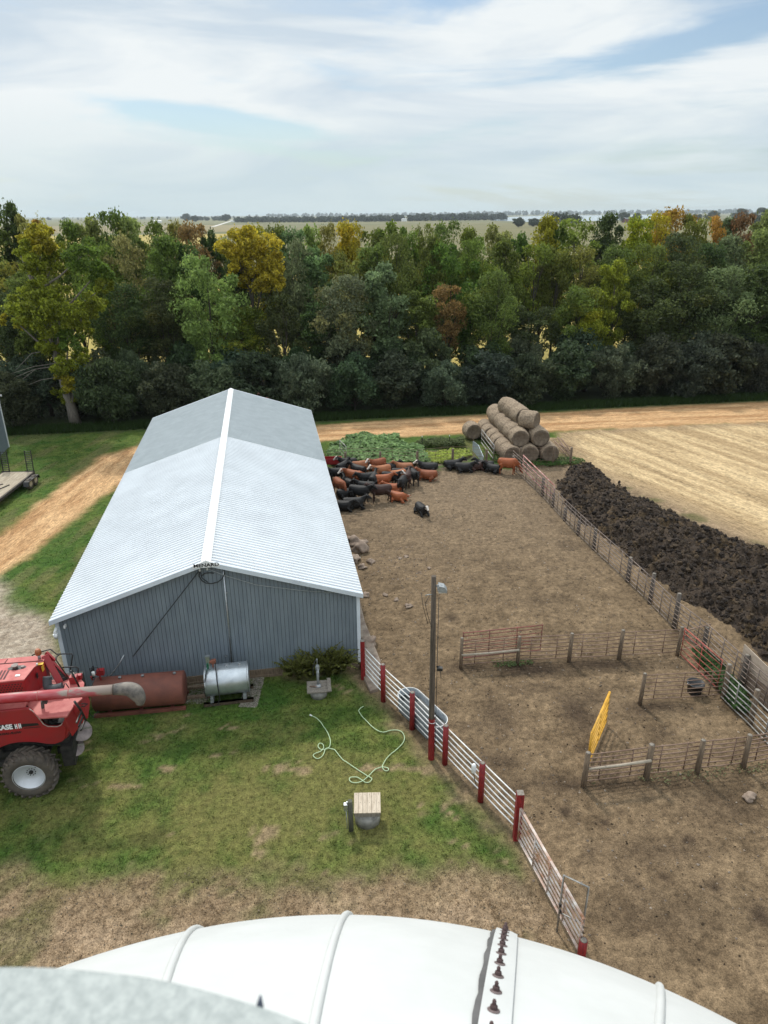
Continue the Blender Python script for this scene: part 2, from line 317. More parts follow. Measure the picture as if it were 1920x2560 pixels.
    yd = L3(C3(.100, .069, .040), C3(.205, .145, .086), sstep(.28, .72, n2_*.5+n3*.25+n1_*.25))
    stk = fbm(x*.25, y*1.5, 101, 4, .6)-.5; lo = sstep(17, 11, y); yd = yd*(1+stk*(.25+.5*lo))[:, None]; fark = sstep(26, 44, y)*.35; yd = yd*(1-fark[:, None])+C3(.205, .155, .108)[None]*fark[:, None]
    dark_amt = np.zeros_like(x)  # dark brown mixed into the yard colour, at listed spots and by noise
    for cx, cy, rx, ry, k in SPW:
        q = ((x-cx)/rx)**2+((y-cy)/ry)**2; dark_amt = np.maximum(dark_amt, min(1, k*1.25)*np.exp(-q*1.1)*sstep(.15, .5, n3*.5+n2_*.5+.1))
    dark_amt = np.clip(np.maximum(dark_amt, sstep(.56, .72, n1_*.5+n2_*.5)*.55), 0, .92)
    yd = yd*(1-dark_amt[:, None])+C3(.040, .027, .018)[None]*dark_amt[:, None]
    gd = L3(C3(.13, .10, .07), C3(.07, .10, .03), sstep(.5, .62, n2_))
    gv = L3(C3(.24, .19, .14), C3(.38, .32, .25), sstep(.3, .7, n3*.6+n2_*.4))
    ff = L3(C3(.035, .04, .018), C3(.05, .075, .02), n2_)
    col = dry.copy(); cls = np.zeros(x.shape, int)
    def put(m, c, i, soft=.35):
        nonlocal col, cls
        t = sstep(-soft, soft, m)[:, None]; col = col*(1-t)+c*t; cls = np.where(m > 0, i, cls)
    big = np.where(((y > 27) | (x < -30)) & ((x < 9) | (y > 53+.1*x)), 3.0, -3.0); put(big+e, grass, 1)
    put(grav, gv, 0, .8); put(lawn, grass, 1, .5); put(gard, gd, 5, .4)
    verge = np.minimum(yard, 9)
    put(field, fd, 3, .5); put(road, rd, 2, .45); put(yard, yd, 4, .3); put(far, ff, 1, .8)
    # worn strip of soil on the lawn side of the white fence
    rgh = np.where(cls == 4, 1.0, np.where(cls == 1, .5, .45))
    z = (n2_-.5)*.06*rgh+(n3-.5)*.085*rgh+(n1_-.5)*.05
    z = z-dark_amt*.025*(cls == 4)
    z = z+np.where(cls == 3, (ft-.5)*.14, 0)+np.where(cls == 2, (fbm(s_*.35, c_*2.4, 81, 3)-.5)*.10*(x < -8), 0)
    dx = np.where(cls == 3, u_*.35, np.where((cls == 2) & (x < -8), s_*.4, np.where(cls == 2, x*.35, x))); dy = np.where(cls == 3, v_*1.6, np.where((cls == 2) & (x < -8), c_*1.6, np.where(cls == 2, (y-.09*x)*1.6, y)))
    return cls, col, z, dx, dy, rgh
X0, X1, Y0, Y1, ST = -44, 56, 5, 76, .17
gx = np.arange(X0, X1, ST); gy = np.arange(Y0, Y1, ST); nx, ny = len(gx), len(gy)
GX, GY = np.meshgrid(gx, gy); fx_, fy_ = GX.ravel(), GY.ravel()
jx = (RNG.random(fx_.shape)-.5)*ST*.5; jy = (RNG.random(fx_.shape)-.5)*ST*.5
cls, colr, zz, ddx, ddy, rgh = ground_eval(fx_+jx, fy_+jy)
edge = np.minimum.reduce([fx_-X0, X1-ST-fx_, fy_-Y0, Y1-ST-fy_]); zz = zz*sstep(0, 3, edge)
gm = bpy.data.materials.new('ground'); gm.use_nodes = True; t = gm.node_tree; b = t.nodes['Principled BSDF']; b.inputs['Roughness'].default_value = .95; b.inputs['Specular IOR Level'].default_value = .15
a1 = nd(t, 'ShaderNodeAttribute', attribute_name='Col'); a2 = nd(t, 'ShaderNodeAttribute', attribute_name='dvec')
def tn(sc_, det, ro=.6, vec=None, typ='ShaderNodeTexNoise'):
    n = nd(t, typ); n.inputs['Scale'].default_value = sc_
    if typ == 'ShaderNodeTexNoise': n.inputs['Detail'].default_value = det; n.inputs['Roughness'].default_value = ro
    t.links.new(vec if vec else a2.outputs['Vector'], n.inputs['Vector']); return n
na = tn(5.0, 6, .7); nb = tn(26, 3, .7)
m1 = nd(t, 'ShaderNodeMapRange'); t.links.new(na.outputs['Fac'], m1.inputs['Value']); m1.inputs['From Min'].default_value = .3; m1.inputs['From Max'].default_value = .7; m1.inputs['To Min'].default_value = .5; m1.inputs['To Max'].default_value = 1.5
m2 = nd(t, 'ShaderNodeMapRange'); t.links.new(nb.outputs['Fac'], m2.inputs['Value']); m2.inputs['From Min'].default_value = .3; m2.inputs['From Max'].default_value = .7; m2.inputs['To Min'].default_value = .5; m2.inputs['To Max'].default_value = 1.5
mm = nd(t, 'ShaderNodeMath', operation='MULTIPLY'); t.links.new(m1.outputs[0], mm.inputs[0]); t.links.new(m2.outputs[0], mm.inputs[1])
vs = nd(t, 'ShaderNodeVectorMath', operation='SCALE'); t.links.new(a1.outputs['Color'], vs.inputs[0]); t.links.new(mm.outputs[0], vs.inputs['Scale']); t.links.new(vs.outputs[0], b.inputs['Base Color'])
bp = nd(t, 'ShaderNodeBump'); bp.inputs['Strength'].default_value = .55; bp.inputs['Distance'].default_value = .03
ad = nd(t, 'ShaderNodeMath', operation='ADD'); t.links.new(na.outputs['Fac'], ad.inputs[0]); t.links.new(nb.outputs['Fac'], ad.inputs[1]); t.links.new(ad.outputs[0], bp.inputs['Height']); t.links.new(bp.outputs[0], b.inputs['Normal'])
idx = np.arange(nx*ny).reshape(ny, nx)
quads = np.stack([idx[:-1, :-1].ravel(), idx[:-1, 1:].ravel(), idx[1:, 1:].ravel(), idx[1:, :-1].ravel()], 1)
qc = np.array(cls)[quads[:, 0]]
pos = np.stack([fx_+jx, fy_+jy, zz], 1)
def np_mesh(name, P, Q, mat_, attrs=None, smooth=False, parent=None):
    k = Q.shape[1]; me = bpy.data.meshes.new(name); me.vertices.add(len(P)); me.vertices.foreach_set('co', np.ascontiguousarray(P, dtype=np.float32).ravel())
    me.loops.add(Q.size); me.loops.foreach_set('vertex_index', Q.ravel().astype(np.int32))
    me.polygons.add(len(Q)); me.polygons.foreach_set('loop_start', np.arange(0, Q.size, k, dtype=np.int32))
    try: me.polygons.foreach_set('loop_total', np.full(len(Q), k, dtype=np.int32))
    except Exception: pass
    me.polygons.foreach_set('use_smooth', np.full(len(Q), smooth)); me.update(calc_edges=True)
    for an, (ty, data) in (attrs or {}).items():
        at = me.attributes.new(an, ty, 'POINT')
        at.data.foreach_set('color' if ty == 'FLOAT_COLOR' else ('vector' if ty == 'FLOAT_VECTOR' else 'value'), np.ascontiguousarray(data, dtype=np.float32).ravel())
    if mat_: me.materials.append(mat_)
    o = bpy.data.objects.new(name, me); COL.objects.link(o)
    if parent is not None: o.parent = parent
    return o
names = {0: 'gravel_ground', 1: 'lawn', 2: 'dirt_road', 3: 'bare_field', 4: 'cattle_yard', 5: 'garden_soil'}
for c, nm in names.items():
    Q = quads[qc == c]
    if not len(Q): continue
    us, inv = np.unique(Q, return_inverse=True); Q2 = inv.reshape(Q.shape)
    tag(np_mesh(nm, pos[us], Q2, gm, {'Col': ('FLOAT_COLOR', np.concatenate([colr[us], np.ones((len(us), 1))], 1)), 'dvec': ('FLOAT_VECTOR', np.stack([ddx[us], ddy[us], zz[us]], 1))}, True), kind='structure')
def gz(x, y): return float(ground_eval(np.array([x]), np.array([y]))[2][0])
# far land -----------------------------------------------------
def fieldmat(name, c1, c2, sc_=.02, str_=(1, 1, 1)):
    return mat(name, c1, .95, col2=c2, scale=sc_, detail=8, stretch=str_, spec=.1)
MB().quad((-30000, -30000, -.25), (30000, -30000, -.25), (30000, 30000, -.25), (-30000, 30000, -.25)).build('ground', fieldmat('far_ground', (.20, .18, .10), (.11, .12, .06), .004))['kind'] = 'structure'
def patch(name, pts, z, m): 
    o = MB().add([(x, y, z) for x, y in pts], [tuple(range(len(pts)))]).build(name, m); o['kind'] = 'structure'; return o
patch('soybean_field', [(-300, 60), (400, 60), (400, 300), (-300, 240)], -.15, fieldmat('soy', (.40, .31, .09), (.26, .22, .07), .12, (1, .3, 1)))
patch('crop_field', [(-75, 240), (400, 300), (700, 1500), (-130, 1370)], -.14, fieldmat('corn', (.19, .165, .085), (.13, .13, .06), .05, (.3, 1, 1)))
patch('yellow_field', [(-460, 240), (-80, 240), (-150, 760), (-700, 640)], -.14, fieldmat('gold', (.40, .31, .09), (.28, .23, .08), .05))
patch('stubble_field', [(-900, 780), (-165, 860), (-230, 1500), (-1700, 1500)], -.13, fieldmat('stub', (.27, .22, .13), (.19, .17, .09), .02))
patch('green_field', [(-1800, 1800), (-300, 1650), (-400, 3200), (-3600, 3400)], -.12, fieldmat('gf', (.14, .15, .08), (.20, .18, .10), .01))
patch('pasture', [(900, 900), (2600, 1500), (2400, 3000), (700, 1650)], -.12, fieldmat('pas', (.17, .16, .09), (.11, .12, .06), .01))
patch('gravel_road', [tuple(G(x, y)[:2]) for x, y in ((524, 568), (540, 566), (584, 551.5), (578, 551.5))], .05, fieldmat('farroad', (.62, .6, .56), (.5, .48, .44), .05))
water = mat('water', (.30, .38, .42), .12, var=.08, scale=.004)
lk = [tuple(G(x, y)[:2]) for x, y in ((1225, 551), (1240, 544), (1330, 540.0), (1480, 538.0), (1640, 537), (1700, 540), (1640, 547), (1500, 552), (1330, 555))]
patch('lake', lk, .02, water)
# ------------------------------------------------------------ foliage
def leafmat(name, c1, c2, tr=.35):
    m = bpy.data.materials.new(name); m.use_nodes = True; t = m.node_tree; t.nodes.clear(); o = nd(t, 'ShaderNodeOutputMaterial')
    g = nd(t, 'ShaderNodeNewGeometry'); rp = nd(t, 'ShaderNodeValToRGB'); ramp(rp, (0, c2), (.5, c1), (1, tuple(c*1.45 for c in c1))); t.links.new(g.outputs['Random Per Island'], rp.inputs[0])
    oi = nd(t, 'ShaderNodeObjectInfo'); at = nd(t, 'ShaderNodeAttribute', attribute_name='tone')
    m1 = nd(t, 'ShaderNodeMix', data_type='RGBA', blend_type='MULTIPLY'); m1.inputs['Factor'].default_value = 1; t.links.new(rp.outputs[0], m1.inputs['A']); t.links.new(oi.outputs['Color'], m1.inputs['B'])
    # tone: clump to clump difference in hue (some branches turn earlier than others)
    m2 = nd(t, 'ShaderNodeMix', data_type='RGBA', blend_type='MULTIPLY'); m2.inputs['Factor'].default_value = 1; t.links.new(m1.outputs['Result'], m2.inputs['A']); t.links.new(at.outputs['Color'], m2.inputs['B'])
    d = nd(t, 'ShaderNodeBsdfPrincipled'); d.inputs['Roughness'].default_value = .6; d.inputs['Specular IOR Level'].default_value = .25; tl = nd(t, 'ShaderNodeBsdfTranslucent'); mx_ = nd(t, 'ShaderNodeMixShader'); mx_.inputs[0].default_value = tr
    t.links.new(m2.outputs['Result'], d.inputs['Base Color']); t.links.new(m2.outputs['Result'], tl.inputs['Color']); t.links.new(d.outputs[0], mx_.inputs[1]); t.links.new(tl.outputs[0], mx_.inputs[2]); t.links.new(mx_.outputs[0], o.inputs['Surface'])
    return m
leaf = leafmat('leaf', (1, 1, 1), (.5, .55, .55), .46)
def leafquads(P, Nrm, size, rng, bend=.6, asp=.55):
    """P centres, Nrm rough outward normals -> rhombic leaf sprays"""
    n = len(P); d = rng.normal(size=(n, 3)); d /= np.linalg.norm(d, axis=1)[:, None]
    nn = Nrm*bend+d; nn /= np.linalg.norm(nn, axis=1)[:, None]
    a = np.cross(nn, rng.normal(size=(n, 3))); a /= np.linalg.norm(a, axis=1)[:, None]; b_ = np.cross(nn, a)
    s_ = (size*(.6+.8*rng.random(n)))[:, None] if np.isscalar(size) else (size*(.6+.8*rng.random(n)))[:, None]
    V = np.stack([P-a*s_, P-b_*s_*asp+nn*s_*.2, P+a*s_, P+b_*s_*asp+nn*s_*.2], 1).reshape(-1, 3)
    Q = np.arange(4*n).reshape(n, 4); return V, Q
def crown(seed, h0, h1, rad, nl, lsize, per, shape='round', sparse=.0, tonevar=.18, yellowtop=0.0):
    """leaf sprays gathered into clumps spread through the crown volume; returns V,Q,tone and clump centres"""
    rng = np.random.default_rng(seed); hc = (h0+h1)/2; hh = (h1-h0)/2; C = []; k = 0
    while len(C) < nl and k < nl*60:
        k += 1; p = rng.uniform(-1, 1, 3); q = np.linalg.norm(p)
        if q > 1 or q < .30: continue
        z = p[2]; wd = 1.0
        if shape == 'tall': wd = 1-.35*abs(z)
        if shape == 'vase': wd = .62+.45*(z+1)/2
        if shape == 'cone': wd = 1-.45*(z+1)/2
        lob = 1+.22*math.sin(3*math.atan2(p[1], p[0])+seed)*(1-abs(z))
        c = np.array([p[0]*rad*wd*lob, p[1]*rad*wd*lob, hc+z*hh])
        if C and min(np.linalg.norm((c-o_)/[1, 1, .8]) for o_ in C) < rad*(.20+sparse*.2): continue
        C.append(c)
    C = np.array(C); Vs = []; Qs = []; Ts = []; b0 = 0
    for i, c in enumerate(C):
        r = rad*rng.uniform(.16, .40)*(1.0 if shape != 'shrub' else .9); n = int(per*rng.uniform(.6, 1.4))
        d = rng.normal(size=(n, 3)); d /= np.linalg.norm(d, axis=1)[:, None]; d[:, 2] = np.abs(d[:, 2])*np.where(rng.random(n) < .72, 1, -1)
        rr = r*(.35+.55*rng.random(n)**.6+.22*np.abs(rng.normal(size=n))); k = 1+.35*np.sin(d[:, 0]*5+i)*np.sin(d[:, 1]*4+i*2)*np.sin(d[:, 2]*4)
        P = c+d*(rr*k)[:, None]*[1, 1, .85]; V, Q = leafquads(P, d, lsize, rng)
        tn_ = 1+rng.uniform(-tonevar, tonevar); yl = rng.random() < yellowtop
        col = np.array([tn_*(1.25 if yl else 1), tn_*(1.08 if yl else 1), tn_*(.8 if yl else 1), 1.]); T = np.tile(col, (len(V), 1))
        T[:, :3] *= np.repeat(.88+.24*rng.random(n), 4)[:, None]
        Vs.append(V); Qs.append(Q+b0); Ts.append(T); b0 += len(V)
    return np.concatenate(Vs), np.concatenate(Qs), np.concatenate(Ts), C
def trunk_mb(seed, C, h0, h1, r0, bend=.5, limbs=14):
    rr = random.Random(seed); m = MB(); top = h0+(h1-h0)*.72; pts = []; bx_, by_ = rr.uniform(-1, 1)*bend, rr.uniform(-1, 1)*bend
    for i in range(7): u = i/6; pts.append(Vector((bx_*u*u+.12*math.sin(u*7+seed), by_*u*u+.12*math.cos(u*6+seed), top*u-.1*(i == 0))))
    m.tube(pts, [r0*(1.25 if i == 0 else 1)*(1-.8*i/6) for i in range(7)], 8)
    idx_ = list(range(len(C))); rr.shuffle(idx_)
    for i in idx_[:limbs]:
        c = Vector(C[i]); zz_ = min(top*.95, max(h0*.6, c.z-rr.uniform(.25, .6)*(c.z-h0*.5)-math.hypot(c.x, c.y)*.5)); u = max(.12, zz_/top); k = min(5, int(u*6)); f = u*6-k; st = pts[k].lerp(pts[k+1], f)
        rb = r0*(1-.8*u)*.55; mid_ = st.lerp(c, .5)+Vector((rr.uniform(-.2, .2), rr.uniform(-.2, .2), -.06*(c-st).length)); q = st.lerp(c, .25)+Vector((0, 0, .03))
        m.tube([st, q, mid_, c], [rb, rb*.8, rb*.55, rb*.2], 5, cap=False)
        for _ in range(2):
            e_ = c+Vector((rr.uniform(-1, 1), rr.uniform(-1, 1), rr.uniform(-.2, .9)))*.9; m.tube([mid_, mid_.lerp(e_, .55)+Vector((0, 0, .1)), e_], [rb*.4, rb*.28, .012], 4, cap=False)
    return m
PROTO = {}
def tree_proto(key, seed, h0, h1, rad, nl, lsize, per, shape, r0, name='broadleaf_tree', **kw):
    V, Q, T, C = crown(seed, h0, h1, rad, nl, lsize, per, shape, **kw)
    root = empty(name); tb = trunk_mb(seed, C, h0, h1, r0).build('trunk', bark, root)
    cr_ = np_mesh('crown', V, Q, leaf, {'tone': ('FLOAT_COLOR', T)}, False, root)
    PROTO[key] = [root, h1+rad*.18, rad*1.25, False]
def place_tree(key, x, y, height, width, rz, tint, label, group, cat='tree'):
    P = PROTO[key]; root = P[0] if not P[3] else copy_tree(P[0]); P[3] = True
    root.location = (x, y, -.05); root.rotation_euler = (0, 0, rz); sx = width/2/P[2]; root.scale = (sx, sx, height/P[1])
    for c in root.children:
        if c.name.startswith('crown'): c.color = (*tint, 1)
    tag(root, label, cat, group); return root
# prototypes, all about 14 m tall before scaling
tree_proto('a', 1, 3.5, 13.5, 3.3, 46, .16, 260, 'round', .24)
tree_proto('b', 2, 3.0, 13.5, 3.0, 44, .155, 250, 'tall', .22)
tree_proto('c', 3, 4.5, 13.5, 3.2, 40, .16, 250, 'vase', .25, sparse=.3)
tree_proto('d', 4, 2.5, 13.5, 2.8, 42, .15, 260, 'tall', .2, yellowtop=.25)
tree_proto('e', 5, 4.0, 13.5, 3.5, 46, .165, 250, 'round', .26, yellowtop=.2)
tree_proto('f', 6, 5.5, 13.5, 2.7, 26, .15, 180, 'vase', .2, sparse=.6)
tree_proto('g', 21, 3.0, 13.5, 3.2, 50, .15, 230, 'cone', .24)
tree_proto('h', 22, 4.0, 13.5, 2.8, 34, .165, 230, 'tall', .22, sparse=.4, tonevar=.28)
tree_proto('i', 23, 2.5, 13.5, 3.6, 52, .14, 260, 'vase', .26, yellowtop=.15)
tree_proto('j', 24, 6.0, 13.5, 2.9, 30, .15, 230, 'round', .22, sparse=.4)
tree_proto('s1', 11, .5, 5.2, 2.6, 44, .15, 230, 'shrub', .09, name='shrub')
tree_proto('s2', 12, .4, 5.0, 2.9, 48, .145, 230, 'shrub', .09, name='shrub')
tree_proto('s3', 13, .3, 5.2, 2.4, 40, .155, 230, 'shrub', .08, name='shrub')
GRN = (.140, .195, .038); DGR = (.082, .115, .034); PAL = (.26, .31, .088); YGR = (.30, .31, .030); YEL = (.46, .37, .035); ORG = (.40, .23, .045); BRN = (.26, .175, .07); OLV = (.22, .24, .048); RED = (.20, .12, .065); GRY = (.165, .215, .092); BGR = (.165, .23, .035); SHB = (.066, .092, .048); SHG = (.112, .142, .084)
def frontY(X): return 58.5+(X+19)*8/55.
def px_tree(px, ytop, Y, wpx, tint, key, label, group, rzs=0, dz=0):
    p = atY(px, ytop, Y); d = math.hypot(p.x, p.y)
    wm = wpx/FPX*Y*1.08; place_tree(key, p.x, p.y, max(3, p.z), wm, rzs, tint, label, group)
WORDS = {GRN: 'mid green', DGR: 'dark green', PAL: 'pale green', YGR: 'yellow-green', YEL: 'golden yellow', ORG: 'orange', BRN: 'russet brown', OLV: 'olive brown', RED: 'dark red-brown', GRY: 'grey-green', BGR: 'bright green'}
# the far side of the windbreak, the trees whose tops meet the sky (photo column, top row, crown width, colour, kind)
back = [(-60, 520, 170, GRN, 'a'), (22, 500, 110, DGR, 'b'), (70, 542, 120, PAL, 'c'), (160, 552, 120, GRN, 'a'), (215, 530, 120, PAL, 'b'), (272, 514, 110, GRN, 'f'), (325, 545, 120, PAL, 'd'), (385, 556, 130, GRN, 'a'), (432, 545, 80, OLV, 'f'), (480, 547, 110, BRN, 'f'), (520, 565, 70, DGR, 'b'),
        (560, 592, 90, BGR, 'b'), (640, 568, 150, YGR, 'a'), (690, 566, 90, GRN, 'd'), (735, 562, 100, GRY, 'f'), (775, 558, 90, PAL, 'b'), (822, 566, 90, OLV, 'c'), (868, 556, 110, YEL, 'd'), (930, 566, 110, GRN, 'f'), (968, 546, 110, BGR, 'b'), (1020, 572, 90, GRN, 'c'), (1062, 553, 70, GRN, 'f'), (1118, 560, 130, GRN, 'a'), (1180, 570, 110, BGR, 'e'), (1244, 553, 110, PAL, 'b'), (1300, 574, 90, GRN, 'd'),
        (1366, 540, 130, YGR, 'a'), (1402, 548, 80, GRN, 'b'), (1450, 540, 140, OLV, 'c'), (1532, 534, 130, DGR, 'b'), (1600, 545, 110, YGR, 'd'), (1645, 540, 130, YEL, 'e'), (1688, 512, 130, ORG, 'f'), (1742, 540, 110, OLV, 'c'), (1790, 534, 80, ORG, 'f'), (1820, 545, 110, GRY, 'a'), (1868, 522, 90, RED, 'f'), (1925, 526, 140, PAL, 'e'), (2000, 530, 150, GRN, 'a')]
mid = [(-40, 620, 170, OLV, 'e'), (60, 640, 150, GRN, 'a'), (240, 615, 150, GRN, 'c'), (300, 590, 140, PAL, 'a'), (395, 590, 170, GRN, 'e'), (455, 600, 120, DGR, 'b'), (590, 640, 110, DGR, 'b'), (735, 600, 120, GRY, 'a'), (790, 610, 140, GRY, 'b'), (880, 615, 110, OLV, 'f'), (935, 605, 130, GRN, 'b'), (985, 590, 150, GRN, 'e'), (1075, 590, 120, GRN, 'b'), (1130, 610, 150, GRN, 'a'), (1190, 600, 140, GRN, 'e'), (1265, 600, 140, GRN, 'b'), (1345, 600, 120, BGR, 'f'),
       (1395, 620, 110, GRN, 'c'), (1465, 610, 130, OLV, 'f'), (1545, 620, 160, GRN, 'e'), (1630, 615, 150, GRN, 'a'), (1700, 590, 170, DGR, 'a'), (1760, 610, 140, DGR, 'e'), (1840, 590, 150, GRY, 'e'), (1900, 575, 160, PAL, 'a'), (1980, 590, 160, GRY, 'a')]
front = [(20, 720, 120, DGR, 'b'), (60, 680, 150, GRN, 'c'), (300, 710, 150, DGR, 'e'), (395, 700, 150, DGR, 'a'), (510, 640, 170, PAL, 'a'), (600, 770, 150, BGR, 'e'), (700, 730, 120, DGR, 'b'), (850, 690, 150, GRY, 'e'), (790, 760, 110, DGR, 'b'), (960, 650, 160, GRY, 'b'), (1120, 705, 110, BRN, 'f'), (1050, 720, 130, GRN, 'b'), (1240, 680, 150, GRN, 'a'), (1330, 760, 130, DGR, 'c'), (1450, 715, 140, GRN, 'e'), (1480, 770, 110, YGR, 'd'),
         (1540, 640, 110, YGR, 'd'), (1640, 700, 170, DGR, 'a'), (1720, 660, 180, DGR, 'e'), (1820, 670, 190, GRY, 'a'), (1905, 660, 180, DGR, 'b'), (1990, 700, 190, DGR, 'e')]
ORD = ['first', 'second', 'third', 'fourth', 'fifth', 'sixth', 'seventh', 'eighth', 'ninth', 'tenth', 'eleventh', 'twelfth', 'thirteenth', 'fourteenth', 'fifteenth', 'sixteenth', 'seventeenth', 'eighteenth']
def row(lst, depth, what, group):
    lst = sorted(lst, key=lambda q: q[0]); cnt = {}; tot = {}
    for q in lst: tot[q[3]] = tot.get(q[3], 0)+1
    rr = random.Random(len(lst))
    for (px, yt, wp, tint, key) in lst:
        i = cnt.get(tint, 0); cnt[tint] = i+1
        wd = WORDS[tint]; lab = (f'only {wd} tree {what}' if tot[tint] == 1 else f'{ORD[i]} {wd} tree from the left {what}')
        X = (px-960)/FPX*depth*1.03; Y = frontY(X)+depth-60+rr.uniform(-1, 1)
        tt = tuple(c*rr.uniform(.88, 1.14) for c in tint)
        key = {'a': 'agi', 'b': 'bhg', 'c': 'cij', 'd': 'dh', 'e': 'eig', 'f': 'fjf'}[key][i % len({'a': 'agi', 'b': 'bhg', 'c': 'cij', 'd': 'dh', 'e': 'eig', 'f': 'fjf'}[key])]
        p = atY(px, yt, Y); wm = wp/FPX*Y*1.12
        place_tree(key, p.x, p.y, max(3, p.z)*1.035, wm, rr.uniform(0, 6.28), tt, lab, group)
row(back, 79, 'with its top against the sky or far fields', 'trees along the far side of the windbreak')
row(mid, 72, 'in the middle rank of the windbreak', 'trees in the middle rank of the windbreak')
row(front, 67, 'standing just behind the shrubs', 'trees just behind the windbreak shrubs')
# the big yellow-green tree at the left with its bare lower trunk
def big_left():
    b0 = G(190, 1062); root = empty('broadleaf_tree', (b0.x, b0.y, 0)); Vs = []; Qs = []; Ts = []; off = 0; Cs = []
    lobes = [(95, 600, 1.35, YEL, 20), (70, 640, 1.2, YGR, 16), (140, 650, 1.3, YGR, 18), (205, 640, 1.3, BGR, 18), (245, 680, 1.1, BGR, 14), (262, 715, .8, YGR, 8), (105, 725, 1.4, YGR, 20), (60, 775, 1.4, YGR, 20), (150, 770, 1.7, YGR, 26), (205, 800, 1.3, YGR, 18), (110, 810, 1.4, YGR, 18), (35, 800, .9, YEL, 10), (170, 850, 1.2, BGR, 16), (190, 900, 1.2, YGR, 16), (160, 915, 1.0, YGR, 12), (180, 950, 1.1, YEL, 14), (165, 985, .9, YGR, 12), (105, 570, .8, ORG, 6), (225, 760, 1.1, YGR, 14), (125, 870, 1.0, YGR, 12)]
    for i, (px, py, r, tint, nl) in enumerate(lobes):
        c = atY(px, py, b0.y+random.uniform(-1.0, 1.0)); c = c-b0; Cs.append(tuple(c))
        V, Q, T, C = crown(100+i, -r*.9, r*.9, r, nl, .13, 130, 'round', tonevar=.25); V = V*[1, 1, 1]+np.array(c); T[:, :3] *= np.array(tint)/np.array(YGR)
        Vs.append(V); Qs.append(Q+off); Ts.append(T); off += len(V)
    cr_ = np_mesh('crown', np.concatenate(Vs), np.concatenate(Qs), leaf, {'tone': ('FLOAT_COLOR', np.concatenate(Ts))}, False, root); cr_.color = (.25, .285, .030, 1)
    m = MB(); top = Vector(Cs[0])
    tp = [Vector((0, 0, -.1)), Vector((-.1, 0, 1.2)), Vector((-.35, 0, 3.5)), Vector((-.6, 0, 6)), Vector((-.8, .1, 8.5)), Vector((-1.3, .1, 11)), Vector((-2.0, 0, 14))]
    m.tube(tp, [.52, .42, .36, .3, .24, .15, .05], 10)
    for c in Cs:
        c = Vector(c); k = min(5, max(1, int(c.z/2.6))); st = tp[k]; m.tube([st, st.lerp(c, .5)+Vector((0, 0, -.2)), c], [.11, .08, .03], 5, cap=False)
    for i in range(5):
        a = random.uniform(2.6, 3.8); z0 = random.uniform(4, 7.5); m.tube([tp[3]+Vector((0, 0, z0-6)), Vector((-.5+2*math.cos(a), -.4, z0-.2)), Vector((-.5+random.uniform(2.8, 4.2)*math.cos(a), -.8+random.uniform(-.5, .5), z0-random.uniform(.5, 2.2)))], [.035, .025, .008], 4, cap=False)
    m.build('trunk', grey_wood, root); tag(root, 'tall yellow-green tree with a bare lower trunk, in front of the shrubs', 'tree')
big_left()
def big_yellow():                                     # the golden tree whose crown hangs in two masses
    b0 = atY(640, 900, 68); b0.z = 0; root = empty('broadleaf_tree', (b0.x, b0.y, 0)); Vs = []; Qs = []; Ts = []; off = 0; Cs = []
    for i, (px, py, r, nl) in enumerate([(590, 615, 1.6, 20), (640, 610, 1.7, 22), (675, 650, 1.5, 18), (600, 655, 1.4, 16), (665, 690, 1.6, 20), (615, 690, 1.1, 10), (690, 705, 1.1, 10)]):
        c = atY(px, py, b0.y+random.uniform(-.8, .8))-b0; Cs.append(tuple(c)); V, Q, T, C = crown(200+i, -r*.85, r*.85, r, nl, .13, 140, 'round', tonevar=.22); Vs.append(V+np.array(c)); Qs.append(Q+off); Ts.append(T); off += len(V)
    o = np_mesh('crown', np.concatenate(Vs), np.concatenate(Qs), leaf, {'tone': ('FLOAT_COLOR', np.concatenate(Ts))}, False, root); o.color = (.44, .36, .035, 1)
    trunk_mb(77, np.array(Cs), 8, 15, .26, .3, 7).build('trunk', bark, root); tag(root, 'golden yellow tree standing above the far end of the barn roof', 'tree')
big_yellow()
# shrubs along the foot of the windbreak
sh = []
rr = random.Random(3)
for r_, (n, off, hmul, wmul) in enumerate([(19, 0.5, 1.0, 1.0), (17, 3.8, 1.12, 1.1)]):
    for i in range(n):
        X = -31+i*(72/(n-1))+rr.uniform(-.8, .8); Y = frontY(X)+off+rr.uniform(-.4, .5)+1.6
        if r_ == 0 and abs(X+26.4) < 2.2: Y += 3.2
        sh.append((X, Y, (5.0+rr.uniform(-.5, 1.0))*hmul, 6.0*wmul*rr.uniform(.9, 1.15), r_))
cnt = [0, 0]; 
for X, Y, h, w_, r_ in sorted(sh):
    cnt[r_] += 1; i = cnt[r_]; n_tot = (19, 17)[r_]
    words = ['first', 'second', 'third', 'fourth', 'fifth', 'sixth', 'seventh', 'eighth', 'ninth', 'tenth']
    pos_ = f'{words[i-1]} from the left' if i <= 10 else f'{words[n_tot-i]} from the right'
    place_tree(random.choice(['s1', 's2', 's3']), X, Y, h, w_, rr.uniform(0, 6.28), tuple(c*rr.uniform(.85, 1.2) for c in (SHB if rr.random() < .6 else SHG)), f'dark shrub {pos_} in the {"front" if r_ == 0 else "taller back"} row under the windbreak', 'shrubs along the foot of the windbreak', 'shrub')
